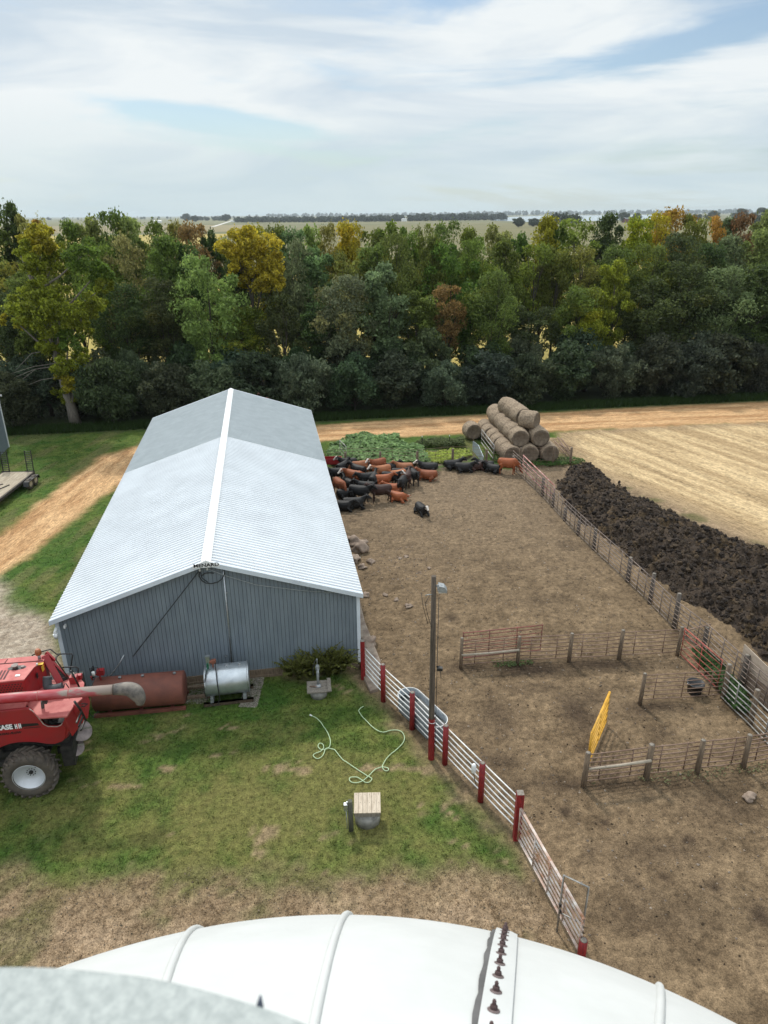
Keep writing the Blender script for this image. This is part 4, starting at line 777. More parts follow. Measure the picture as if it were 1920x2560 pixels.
# short link between the pens and the long fence
lk_ = gate(Z4(1205, 328), Z4(1345, 292), [.3, .75, 1.2], .016, rust_pipe, 'short rusty link rail from the corner post to the long fence', (1,))
# back fence: woven wire on wooden posts
def wire_fence(pxs, tops, label, m_post=old_wood):
    P = [G(*q) for q in pxs]; root = empty('wire_fence', tuple(P[0])); o_ = root.location.copy()
    for i, p in enumerate(P): post(root, p-o_, hmark(p, pxs[i][0], tops[i]), .09, m_post, cap=grey_wood)
    for i in range(len(P)-1):
        a, b_ = P[i]-o_, P[i+1]-o_; mb = MB(); n = max(2, int((b_-a).length/.42))
        for z in (.15, .4, .65, .9, 1.15, 1.38): mb.tube([a+Vector((0, -.1, z)), b_+Vector((0, -.1, z))], .009, 4, cap=False)
        for k in range(n+1): q = a.lerp(b_, k/n)+Vector((0, -.1, 0)); mb.tube([q+Vector((0, 0, .12)), q+Vector((0, 0, 1.4))], .007, 4, cap=False)
        mb.build('wire_mesh', rust_pipe, root)
    tag(root, label, 'fence')
wire_fence([(810, 1172), (864, 1167), (951, 1166), (1043, 1170), (1131, 1162), (1215, 1162), (1299, 1166), (1382, 1163), (1425, 1162)], [1135, 1131, 1130, 1128, 1122, 1123, 1120, 1118, 1119], 'woven wire fence on wooden posts behind the cattle and in front of the squash plants')
for i, (px, yb, yt, wd) in enumerate([(1055, 1120, 1093, 'left'), (1123, 1118, 1091, 'right')]):
    p = G(px, yb); e_ = empty('steel_post', (p.x, p.y, 0)); h = hmark(p, px, yt); mb = MB(); mb.beam((0, 0, -.1), (0, .05*i-.02, h), .05, .012).beam((0, .014, -.1), (0, .05*i-.006, h), .012, .03); mb.build('shaft', black_metal, e_); mb = MB(); mb.box((0, .05*i-.02, h+.05), (.055, .03, .1)); mb.build('tip', rail_white, e_); tag(e_, f'thin steel T-post with a pale tip in the grass, {wd} of the two', 'post', 'steel T-posts by the garden')
# narrow gates leaning near the garden
gate((850, 1148), (866, 1165), [.3, .6, .9, 1.2, 1.45], .02, pipe_grey, 'small grey gate leaning by the squash plants near the barn', (0, 1)); gate((1202, 1118), (1232, 1160), [.4, .75, 1.1, 1.4], .025, pipe_grey, 'open grey gate beside the upright sheet of metal and the bales', (0, 1))
p = G(1196, 1150); ms = empty('metal_sheet', (p.x, p.y, 0)); q = G(1178, 1108)-G(1208, 1158)
q1 = G(1209, 1160)-p; q0 = G(1182, 1128)-p; mb = MB(); mb.prism([(q0.x, q0.y, .05), (q1.x, q1.y, .05), (q1.x, q1.y, .5), ((q0.x+q1.x)/2, (q0.y+q1.y)/2, .95), (q0.x, q0.y, .8)], (-.03, .01, 0)); mb.build('sheet', mat('sheet_blue', (.42, .48, .55), .4, metal=.4, var=.1), ms)
mb = MB(); mb.beam((q1.x, q1.y, 0), (q1.x, q1.y, .9), .05, .05).beam((q0.x, q0.y, 0), (q0.x, q0.y, .9), .05, .05); mb.build('stake', old_wood, ms); tag(ms, 'pale blue-grey metal sheet standing up beside the wire fence near the bales', 'metal sheet')
# plywood sheet and corner post, weeds
a, b_ = G(1842, 1700), G(1990, 1850); pw = empty('plywood_sheet', (a.x, a.y, 0)); d = b_-a; mb = MB(); n_ = Vector((-d.y, d.x, 0)).normalized()*.03
mb.prism([(0, 0, .05), (d.x, d.y, .05), (d.x, d.y, 1.25), (0, 0, 1.3)], n_); mb.build('board', mat('ply', (.36, .27, .20), .85, col2=(.20, .14, .10), scale=1.5, stretch=(1, 1, 3)), pw)
mb = MB(); mb.prism([(0, 0, .85), (d.x, d.y, .85), (d.x, d.y, 1.5), (0, 0, 1.62)], -n_*.7); mb.build('upper_board', mat('ply2', (.50, .42, .34), .8, col2=(.36, .29, .22), scale=2, stretch=(1, 1, 4)), pw); tag(pw, 'tall weathered plywood sheet leaning on the long fence at the right edge', 'plywood sheet')
# ------------------------------------------------------------ bucket, stones, tanks
p = G(1735, 1732); bk = empty('bucket', (p.x, p.y, 0)); bp_ = mat('black_plastic', (.02, .021, .024), .45); mb = MB(); mb.lathe([(.24, 0), (.29, .42), (.315, .42), (.315, .46), (.27, .46), (.225, .05), (.01, .04)], 24, cap=False); mb.build('body', bp_, bk); mb = MB(); mb.tube([(.31*math.cos(a), .31*math.sin(a)*.4-.2*math.sin(a), .45-.12*math.sin(a)) for a in np.linspace(0, 3.14, 10)], .008, 5); mb.build('handle', pipe_grey, bk); tag(bk, 'black plastic bucket inside the small pen', 'bucket')
def rock(x, y, r, label, group=None, seed=1, sq=.55, m=stone, dz=0.0, Y=None):
    p = G(x, y) if Y is None else Vector((x, y, 0)); V, Fs = icolump((0, 0, r*sq*.5+dz), r, seed, 3, sq, .3); mb = MB().add(V, Fs, True); o = mb.build('rock', m); o.location = (p.x, p.y, 0); tag(o, label, 'rock', group); return o
rocks = [(880, 1352, .36, 'brown rock beside the barn roof, farthest of the pile'), (893, 1362, .42, 'large flat rock farthest out in the pile beside the barn'), (903, 1378, .45, 'big rounded rock with a pale top in the pile beside the barn'), (926, 1406, .22, 'flat grey rock lying right of the rock pile beside the barn'), (905, 1420, .26, 'rounded tan rock at the near end of the rock pile'), (888, 1400, .30, 'tan rock tight against the barn roof edge'), (899, 1367, .24, 'small rock wedged between the larger ones of the pile'),
         (963, 1489, .13, 'flat pale rock alone in the dirt right of the barn eave'), (991, 1501, .13, 'round brown rock alone between the barn eave and the pole'), (1021, 1517, .15, 'angular grey rock left of the utility pole'), (914, 1490, .2, 'pinkish rock at the barn corner under the eave'), (918, 1612, .34, 'flat reddish slab beside the first red post'), (1873, 1994, .16, 'pale oval rock alone in the dirt near the right edge'), (1072, 1421, .1, 'small tan rock just above the top of the utility pole'), (1000, 1397, .11, 'pale stone among the gravel above the pole'), (1015, 1393, .12, 'broken grey stone among the gravel above the pole')]
for i, (x, y, r, l) in enumerate(rocks): rock(x, y, r, l, 'rocks lying in the cattle yard', i+3, .55 if r < .3 else .62)
V = MB(); P = [G(898, 1500), G(912, 1560), G(930, 1605), G(952, 1660), G(945, 1730), G(925, 1735), G(905, 1690)]   # broken concrete slab edge beside the barn wall
mb = MB(); mb.prism([(q.x, q.y, 0) for q in P]+[BP(2.85, 24), BP(2.85, 29)], (0, 0, .16)); o = mb.build('concrete_slab', mat('broken_concrete', (.34, .28, .22), .95, col2=(.18, .13, .10), scale=2.5, bump=.8, bscale=8), None, .03); tag(o, 'broken concrete slab between the barn corner and the red posts', 'slab')
def pebbles(name, n, box, sizes, cols, cl, label, dens=None):
    pts_ = pts_on(n, *box, cl, dens); Vs = []; Qs = []; base = np.array([[1, 0, 0], [0, 1, 0], [-1, 0, 0], [0, -1, 0], [0, 0, .8], [0, 0, -.4]]); F3 = np.array([[0, 1, 4], [1, 2, 4], [2, 3, 4], [3, 0, 4], [1, 0, 5], [2, 1, 5], [3, 2, 5], [0, 3, 5]])
    m = len(pts_); s_ = sizes[0]+(sizes[1]-sizes[0])*RNG.random(m)**2.5; a = RNG.random(m)*6.28; k = .6+.6*RNG.random((m, 3)); V = base[None]*k[:, None, :]*s_[:, None, None]
    c, sn = np.cos(a)[:, None], np.sin(a)[:, None]; V = np.stack([V[..., 0]*c-V[..., 1]*sn, V[..., 0]*sn+V[..., 1]*c, V[..., 2]], 2)+pts_[:, None, :]
    Q = (F3[None]+np.arange(m)[:, None, None]*6).reshape(-1, 3); cc = np.array(cols)[RNG.integers(0, len(cols), m)]*(.7+.5*RNG.random((m, 1))); cc = np.repeat(cc, 6, 0)
    o = np_mesh(name, V.reshape(-1, 3), Q, bladem, {'Col': ('FLOAT_COLOR', np.concatenate([cc, np.ones((len(cc), 1))], 1))}); tag(o, label, 'gravel', kind='stuff')
pebbles('stones', 9000, (-2, 24, 12, 50), (.012, .055), [(.42, .34, .26), (.30, .24, .19), (.50, .42, .34)], [4], 'small pale stones scattered over the cattle yard')
pebbles('dirt_clods', 12000, (-2, 26, 11, 50), (.012, .045), [(.12, .085, .055), (.085, .06, .04), (.17, .125, .085)], [4], 'clods of dung and dirt trampled into the cattle yard')
pebbles('gravel', 14000, (-17, 7, 7, 16), (.01, .035), [(.40, .32, .23), (.28, .22, .16), (.20, .17, .12)], [0], 'loose gravel on the strip below the lawn')
gc = G(1000, 1405); pebbles('gravel_patch', 5000, (gc.x-4, gc.x+5, gc.y-5, gc.y+3), (.02, .075), [(.48, .38, .30), (.35, .27, .21)], [4], 'patch of pale gravel above the pole', lambda x, y, c: .5*np.exp(-((x-gc.x-.04*(gc.y-y))/1.6)**2-((y-gc.y)/1.9)**2))
# manure heap ---------------------------------------------------
HP = GP([(1400, 1205), (1432, 1175), (1470, 1166), (1500, 1178), (1545, 1215), (1600, 1250), (1690, 1290), (1760, 1325), (1850, 1352), (1925, 1385), (2060, 1440), (2150, 1800), (1985, 1700), (1900, 1650), (1845, 1590), (1790, 1545), (1700, 1500), (1620, 1435), (1560, 1385), (1490, 1325), (1430, 1285), (1398, 1240)])
hx = np.arange(min(p[0] for p in HP)-1.5, 32, .1); hy = np.arange(min(p[1] for p in HP)-1.5, max(p[1] for p in HP)+1.5, .1); HX, HY = np.meshgrid(hx, hy); hxf, hyf = HX.ravel(), HY.ravel()
hd = sdist(hxf, hyf, HP)+(fbm(hxf*.8, hyf*.8, 5, 4)-.5)*1.1
rid = sstep(0, 2.2, hd); l1 = 1-np.abs(2*fbm(hxf*1.1, hyf*1.1, 15, 3, .55)-1); l2 = 1-np.abs(2*fbm(hxf*3.1, hyf*3.1, 25, 3, .6)-1); l3 = fbm(hxf*8, hyf*8, 35, 2, .6)
hz_ = rid*(.30+.85*fbm(hxf*.45, hyf*.45, 45, 3))*.9+sstep(-.1, .5, hd)*((l1-.6)*.8+(l2-.6)*.5+(l3-.5)*.3)-.12*(hd < .0)
hz_ = hz_*.82; hz_ = np.where(hd < -.25, -.3, hz_); hj = (RNG.random((2, len(hxf)))-.5)*.07
ids = np.arange(len(hxf)).reshape(HX.shape); qd = np.stack([ids[:-1, :-1].ravel(), ids[:-1, 1:].ravel(), ids[1:, 1:].ravel(), ids[1:, :-1].ravel()], 1); qd = qd[(hd[qd] > -.35).any(1)]
us, inv = np.unique(qd, return_inverse=True)
hc_ = np.stack([.052+.0*hxf, .037+.0*hxf, .026+.0*hxf], 1)*(.7+.8*fbm(hxf*2, hyf*2, 55, 3))[:, None]; st = sstep(.56, .74, fbm(hxf*1.3, hyf*1.3, 65, 4, .6))[:, None]*.6; hc_ = hc_*(1-st)+C3(.13, .085, .04)[None]*st
hm = bpy.data.materials.new('manure'); hm.use_nodes = True; t = hm.node_tree; b = t.nodes['Principled BSDF']; b.inputs['Roughness'].default_value = .85; b.inputs['Specular IOR Level'].default_value = .25; a1 = nd(t, 'ShaderNodeAttribute', attribute_name='Col'); tcn = nd(t, 'ShaderNodeTexCoord')
nz = nd(t, 'ShaderNodeTexNoise'); nz.inputs['Scale'].default_value = 9; nz.inputs['Detail'].default_value = 8; nz.inputs['Roughness'].default_value = .75; t.links.new(tcn.outputs['Object'], nz.inputs['Vector'])
mr_ = nd(t, 'ShaderNodeMapRange'); t.links.new(nz.outputs['Fac'], mr_.inputs['Value']); mr_.inputs['From Min'].default_value = .3; mr_.inputs['From Max'].default_value = .7; mr_.inputs['To Min'].default_value = .45; mr_.inputs['To Max'].default_value = 1.6
vs = nd(t, 'ShaderNodeVectorMath', operation='SCALE'); t.links.new(a1.outputs['Color'], vs.inputs[0]); t.links.new(mr_.outputs[0], vs.inputs['Scale']); t.links.new(vs.outputs[0], b.inputs['Base Color']); bp = nd(t, 'ShaderNodeBump'); bp.inputs['Strength'].default_value = 1; bp.inputs['Distance'].default_value = .12; t.links.new(nz.outputs['Fac'], bp.inputs['Height']); t.links.new(bp.outputs[0], b.inputs['Normal'])
heap = np_mesh('manure_heap', np.stack([hxf+hj[0], hyf+hj[1], hz_], 1)[us], inv.reshape(qd.shape), hm, {'Col': ('FLOAT_COLOR', np.concatenate([hc_[us], np.ones((len(us), 1))], 1))}, True); tag(heap, 'long dark lumpy manure heap outside the long fence', 'manure heap')
ch_ = RNG.choice(np.where(hd > .1)[0], 9000); cp = np.stack([hxf[ch_], hyf[ch_], hz_[ch_]], 1); bm_ = bmesh.new(); bmesh.ops.create_icosphere(bm_, subdivisions=1, radius=1); ib = np.array([v.co[:] for v in bm_.verts]); iF = np.array([[v.index for v in f.verts] for f in bm_.faces]); bm_.free()
cs = .03+.12*RNG.random(len(cp))**3; V = ib[None]*(.6+.7*RNG.random((len(cp), len(ib), 1)))*cs[:, None, None]*(.7+.6*RNG.random((len(cp), 1, 3)))+cp[:, None]; Q = (iF[None]+np.arange(len(cp))[:, None, None]*len(ib)).reshape(-1, 3)
cc = np.array([[.045, .033, .025], [.030, .022, .017], [.075, .052, .032]])[RNG.integers(0, 3, len(cp))]; cc = np.repeat(cc*(.7+.5*RNG.random((len(cp), 1))), len(ib), 0)
np_mesh('clods', V.reshape(-1, 3), Q, hm, {'Col': ('FLOAT_COLOR', np.concatenate([cc, np.ones((len(cc), 1))], 1))}, False, heap)['kind'] = 'stuff'
# ------------------------------------------------------------ cattle
hide = bpy.data.materials.new('hide'); hide.use_nodes = True; t = hide.node_tree; b = t.nodes['Principled BSDF']; b.inputs['Roughness'].default_value = .62; b.inputs['Specular IOR Level'].default_value = .35
oi = nd(t, 'ShaderNodeObjectInfo'); at = nd(t, 'ShaderNodeAttribute', attribute_name='face'); tcn = nd(t, 'ShaderNodeTexCoord'); nz = nd(t, 'ShaderNodeTexNoise'); nz.inputs['Scale'].default_value = 5; nz.inputs['Detail'].default_value = 5; t.links.new(tcn.outputs['Object'], nz.inputs['Vector'])
mr_ = nd(t, 'ShaderNodeMapRange'); t.links.new(nz.outputs['Fac'], mr_.inputs['Value']); mr_.inputs['To Min'].default_value = .65; mr_.inputs['To Max'].default_value = 1.35
vs = nd(t, 'ShaderNodeVectorMath', operation='SCALE'); t.links.new(oi.outputs['Color'], vs.inputs[0]); t.links.new(mr_.outputs[0], vs.inputs['Scale'])
sp = nd(t, 'ShaderNodeSeparateColor'); t.links.new(at.outputs['Color'], sp.inputs[0])
fm = nd(t, 'ShaderNodeMath', operation='MULTIPLY'); t.links.new(sp.outputs[0], fm.inputs[0]); t.links.new(oi.outputs['Alpha'], fm.inputs[1])
mx_ = nd(t, 'ShaderNodeMix', data_type='RGBA'); t.links.new(fm.outputs[0], mx_.inputs['Factor']); t.links.new(vs.outputs[0], mx_.inputs['A']); mx_.inputs['B'].default_value = (.62, .56, .50, 1)
m3 = nd(t, 'ShaderNodeMix', data_type='RGBA'); t.links.new(sp.outputs[1], m3.inputs['Factor']); t.links.new(mx_.outputs['Result'], m3.inputs['A']); m3.inputs['B'].default_value = (.035, .025, .022, 1)
t.links.new(m3.outputs['Result'], b.inputs['Base Color'])
def cow_proto(kind):
    m = MB()
    def loft(R, n=14):                               # rings: x, y, z, half height, half width, tilt
        V = []
        for (x, y, z, hh, hw, ti) in R:
            for k in range(n): a = 6.2832*k/n; c, s_ = math.cos(a), math.sin(a); V.append((x-s_*hh*math.sin(ti), y+c*hw, z+s_*hh*math.cos(ti)))
        Fs = [(i*n+k, i*n+(k+1) % n, (i+1)*n+(k+1) % n, (i+1)*n+k) for i in range(len(R)-1) for k in range(n)]+[tuple(range(n))[::-1], tuple((len(R)-1)*n+k for k in range(n))]
        m.add(V, Fs, True)
    dz = {'lie': -.43, 'liecurl': -.43}.get(kind, 0)
    wd = 1.13 if dz else 1.0
    loft([(-.80, 0, .95+dz, .10, .10, 0), (-.76, 0, .90+dz, .24, .20*wd, 0), (-.58, 0, .87+dz, .30, .26*wd, 0), (-.3, 0, .83+dz, .33, .29*wd, 0), (0, 0, .80+dz, .35, .32*wd, 0), (.28, 0, .81+dz, .35, .29*wd, 0), (.52, 0, .85+dz, .33, .23*wd, 0), (.68, 0, .86+dz, .26, .17, 0), (.76, 0, .86+dz, .18, .12, 0)])
    if kind == 'stand': nk = [(.60, 0, .95, .24, .13, .3), (.80, 0, 1.08, .18, .10, .5), (.96, 0, 1.18, .14, .09, .6)]; hx_, hy_, hz2, pit, yaw = 1.02, 0, 1.22, -.55, 0
    if kind == 'turn': nk = [(.60, .0, .95, .24, .13, .3), (.78, .10, 1.05, .18, .10, .4), (.88, .25, 1.12, .14, .10, .3)]; hx_, hy_, hz2, pit, yaw = .90, .33, 1.14, -.55, 1.1
    if kind == 'graze': nk = [(.62, 0, .88, .24, .14, -.3), (.84, 0, .74, .18, .10, -.8), (1.00, 0, .52, .13, .09, -1.0)]; hx_, hy_, hz2, pit, yaw = 1.03, 0, .42, -1.05, 0
    if kind == 'lie': nk = [(.60, 0, .54, .24, .14, .3), (.80, 0, .66, .18, .11, .5), (.95, 0, .76, .14, .09, .5)]; hx_, hy_, hz2, pit, yaw = 1.0, 0, .80, -.45, 0
    if kind == 'liecurl': nk = [(.62, .02, .46, .23, .15, .2), (.78, .16, .46, .17, .12, .2), (.80, .36, .40, .13, .11, 0)]; hx_, hy_, hz2, pit, yaw = .76, .46, .34, -.45, 1.9
    loft(nk, 12)
    D = Vector((math.cos(pit)*math.cos(yaw), math.cos(pit)*math.sin(yaw), math.sin(pit))); side = Vector((-math.sin(yaw), math.cos(yaw), 0)); upv = side.cross(D)*-1; upv = D.cross(side)*-1
    if upv.z < 0 and pit > -1: upv = -upv
    hc = Vector((hx_, hy_, hz2))
    def hring(d, hh, hw): c = hc+D*d; return [tuple(c+side*math.cos(a)*hw+upv*math.sin(a)*hh) for a in [6.2832*k/12 for k in range(12)]]
    V = []; HR = [(-.10, .09, .08), (-.04, .125, .105), (.06, .13, .11), (.17, .10, .085), (.30, .072, .062), (.38, .07, .068), (.42, .05, .05)]
    for q in HR: V += hring(*q)
    m.add(V, [(i*12+k, i*12+(k+1) % 12, (i+1)*12+(k+1) % 12, (i+1)*12+k) for i in range(len(HR)-1) for k in range(12)]+[tuple(range(12))[::-1], tuple(72+k for k in range(12))], True)
    for sg_ in (-1, 1):                               # ears
        e0 = hc+side*sg_*.09+upv*.06; e1 = e0+side*sg_*.16+upv*.0-D*.04; m.tube([e0, e0.lerp(e1, .5), e1], [.025, .045, .012], 6)
    def leg(P, R): m.tube(P, R, 8)
    if not dz:
        for sg_ in (-1, 1):
            o1 = .06*sg_
            leg([(.50, .15*sg_, .75), (.50+o1*.5, .17*sg_, .45), (.52+o1, .16*sg_, .38), (.50+o1, .16*sg_, .12), (.53+o1, .16*sg_, .0)], [.13, .075, .058, .045, .058])
            leg([(-.58, .17*sg_, .80), (-.52-o1*.6, .20*sg_, .55), (-.70-o1, .18*sg_, .40), (-.66-o1, .17*sg_, .12), (-.62-o1, .17*sg_, .0)], [.20, .125, .06, .045, .06])
        m.tube([(-.78, 0, 1.06), (-.85, 0, .95), (-.86, 0, .65), (-.84, .02, .42), (-.84, .03, .30)], [.04, .03, .02, .035, .02], 6)
        m.lathe([(.04, -.03), (.1, .03), (.1, .12)], 10, c=(-.38, 0, .48))
    else:
        for sg_ in (-1, 1):
            leg([(.45, .22*sg_, .30), (.72, .25*sg_, .12), (.85, .24*sg_, .08), (.62, .27*sg_, .05), (.5, .26*sg_, .04)], [.12, .08, .06, .05, .045])
            leg([(-.50, .24*sg_, .30), (-.22, .37*sg_, .15), (-.45, .40*sg_, .07), (-.18, .42*sg_, .05)], [.18, .13, .065, .05])
        m.tube([(-.78, 0, .6), (-.86, .05, .4), (-.8, .2, .1), (-.6, .36, .05)], [.04, .03, .025, .03], 6)
    me = m.mesh('cow'); o = bpy.data.objects.new('t', me); COL.objects.link(o)
    rm = o.modifiers.new('r', 'REMESH'); rm.mode = 'VOXEL'; rm.voxel_size = .026; sm_ = o.modifiers.new('s', 'SMOOTH'); sm_.iterations = 5; sm_.factor = .5
    dg = bpy.context.evaluated_depsgraph_get(); me2 = bpy.data.meshes.new_from_object(o.evaluated_get(dg)); bpy.data.objects.remove(o)
    me2.polygons.foreach_set('use_smooth', [True]*len(me2.polygons)); co = np.zeros(len(me2.vertices)*3); me2.vertices.foreach_get('co', co); co = co.reshape(-1, 3)
    hcn = np.array(hc); dn, sn_, un = np.array(D), np.array(side), np.array(upv); q = co-hcn; d_ = q@dn; s_ = q@sn_; u_ = q@un; inh = (d_ > -.06) & (d_ < .46) & (np.abs(s_) < .10) & (np.abs(u_) < .17)
    fac_ = np.where(inh, 1.0, 0.0)*np.clip((.105-np.abs(s_))/.03, 0, 1)
    hoof = (co[:, 2] < .05)*(0 if dz else 1.0); nose = (inh & (d_ > .37))*1.0
    at_ = me2.attributes.new('face', 'FLOAT_COLOR', 'POINT'); at_.data.foreach_set('color', np.stack([fac_, np.maximum(hoof, nose*.8), fac_*0, fac_*0+1], 1).astype(np.float32).ravel()); me2.materials.clear(); me2.materials.append(hide); return me2
COWS = {k: cow_proto(k) for k in ('stand', 'turn', 'graze', 'lie', 'liecurl')}
BK = (.010, .0095, .0095); RB = (.24, .068, .024); LB = (.32, .12, .05); DB = (.045, .020, .015)
def ZA(x, y): return (780+x*.1929, 1100+y*.1929)
def ZB(x, y): return (1100+x*.2049, 980+y*.2049)
# place (photo), heading in degrees (0 = facing right, 90 = away, 180 = left, 270 = towards the camera), pose, colour, white face, size, label
herd = [
 (ZA(470, 425), 182, 'stand', BK, 1, 1, 'black white-faced steer standing broadside at the back left by the red trough'), (ZA(690, 400), 10, 'lie', BK, 0, 1, 'black steer lying behind the brown ones near the wire fence, left'),
 (ZA(610, 470), 200, 'graze', LB, 0, 1.02, 'light brown steer with its rump raised to the right, below the left wire fence'), (ZA(540, 600), 150, 'turn', RB, 1, 1.05, 'red-brown steer with a white face, standing at the left of the crowd'),
 (ZA(855, 435), 212, 'stand', RB, 1, 1, 'red-brown white-faced steer standing in the back row, face towards us'), (ZA(1010, 420), 20, 'lie', BK, 0, 1, 'black steer lying in the back row behind the standing red-brown one'),
 (ZA(1195, 418), 178, 'lie', LB, 0, 1, 'light brown steer lying at the wire fence post'), (ZA(1510, 420), 175, 'lie', BK, 1, 1.05, 'black white-faced steer lying stretched along the wire fence'),
 (ZA(1500, 522), 168, 'lie', RB, 0, 1.05, 'red-brown steer lying at the right end of the crowd'), (ZA(1325, 585), 285, 'stand', BK, 0, .98, 'black steer standing end-on at the right of the crowd'),
 (ZA(905, 535), 205, 'stand', LB, 1, 1.05, 'light red-brown steer with a pale face standing in the middle of the crowd'), (ZA(600, 520), 140, 'stand', BK, 0, 1, 'black steer standing behind the white-faced red-brown one'),
 (ZA(760, 560), 170, 'lie', RB, 0, 1, 'red-brown steer lying hidden behind the black ones in the middle'), (ZA(720, 625), 200, 'stand', BK, 0, 1, 'black steer standing in the middle of the crowd behind the dark brown one'),
 (ZA(1040, 520), 5, 'lie', RB, 0, .95, 'red-brown steer lying right of the pale-faced standing one'), (ZA(1140, 485), 0, 'lie', BK, 0, .95, 'dark steer lying in front of the light brown one at the fence post'),
 (ZA(1110, 580), 200, 'graze', LB, 0, .95, 'light brown steer with lowered head between black ones at the right'), (ZA(920, 640), 10, 'stand', RB, 0, .95, 'red-brown steer standing behind the white-blazed black head'),
 (ZA(1020, 610), 350, 'stand', BK, 1, .98, 'black steer with a white blaze facing right in the middle'), (ZA(1165, 685), 255, 'stand', BK, 0, .98, 'black steer facing us just behind the curled white-faced one'),
 (ZA(1240, 600), 80, 'stand', DB, 0, .95, 'dark brown steer standing left of the end-on black one'), (ZA(1060, 690), 175, 'lie', RB, 0, .95, 'red-brown steer lying between the dark brown and black standing ones'),
 (ZA(1110, 800), 330, 'liecurl', RB, 1, .95, 'red-brown steer with a white face lying curled at the front of the crowd'), (ZA(890, 810), 187, 'stand', DB, 0, 1.1, 'dark brown steer standing broadside at the front, rump to the right'),
 (ZA(700, 745), 170, 'stand', BK, 0, 1, 'dark grey-black steer behind the two front standing ones'), (ZA(620, 820), 345, 'stand', BK, 0, 1.1, 'big black steer standing broadside at the front, head to the right'),
 (ZA(365, 730), 300, 'graze', RB, 1, 1.08, 'red-brown steer with a white face lowering its head by the barn roof'), (ZA(450, 770), 15, 'lie', BK, 0, 1.05, 'black steer lying between the barn and the big black one'),
 (ZA(540, 895), 5, 'lie', BK, 0, 1.08, 'black steer lying at the front with its head up to the right'), (ZA(400, 925), 350, 'lie', BK, 0, 1, 'black steer lying nearest the barn roof edge at the front'),
 (ZA(1420, 965), 292, 'lie', BK, 1, .95, 'black steer with a pale spot lying alone in the open dirt'), (ZA(330, 560), 190, 'stand', BK, 0, 1, 'black steer half hidden by the barn roof edge'),
 (ZA(460, 620), 120, 'lie', BK, 0, 1, 'black steer lying behind the head-down white-faced one'), (ZA(400, 480), 60, 'stand', BK, 0, 1, 'black steer standing behind the left red-brown one with its back to us'),
 (ZA(800, 640), 80, 'stand', BK, 0, 1, 'black steer seen from behind between the two front rows'),
 (ZB(150, 945), 10, 'lie', BK, 0, 1.02, 'black steer lying at the left of the group below the metal sheet'), (ZB(290, 980), 355, 'lie', BK, 0, 1.02, 'black steer lying in front of its neighbours below the metal sheet'), (ZB(440, 962), 5, 'lie', DB, 0, .9, 'dark brown steer lying at the right of the black pair'),
 (ZB(550, 950), 160, 'lie', BK, 0, 1, 'black steer lying below the fence post near the metal sheet'), (ZB(655, 990), 150, 'lie', BK, 0, .95, 'black steer lying right behind the lone standing brown one'), (ZB(825, 1008), 350, 'graze', RB, 0, 1.1, 'brown steer standing alone by the far corner gate with its head lowered')]
for (q, hd_, k, c, wf_, sz, lab) in herd:
    p = G(*q); o = bpy.data.objects.new('cow', COWS[k]); COL.objects.link(o); s_ = sz*.90
    o.scale = (s_*.84, s_*1.04, s_); o.location = (p.x, p.y+.12, .0); o.rotation_euler = (0, 0, math.radians(hd_)); rr_ = random.uniform(.8, 1.25); o.color = (c[0]*rr_, c[1]*rr_, c[2]*rr_, wf_); tag(o, lab, 'cow', 'cattle resting at the far end of the yard')
p = G(826, 1178); tr = empty('feed_trough', (p.x, p.y, 0), .05); mb = MB(); mb.box((0, 0, .62), (1.6, .6, .06)).box((0, .29, .8), (1.6, .04, .38)).box((0, -.29, .8), (1.6, .04, .38)).box((.79, 0, .8), (.04, .55, .38)).box((-.79, 0, .8), (.04, .55, .38)); mb.build('pan', red_paint, tr)
for sx in (-.7, .7):
    for sy in (-.24, .24): MB().beam((sx, sy, 0), (sx, sy, .6), .06, .06).build('leg', black_metal, tr)
tag(tr, 'red feed trough at the back left corner of the yard', 'feed trough')
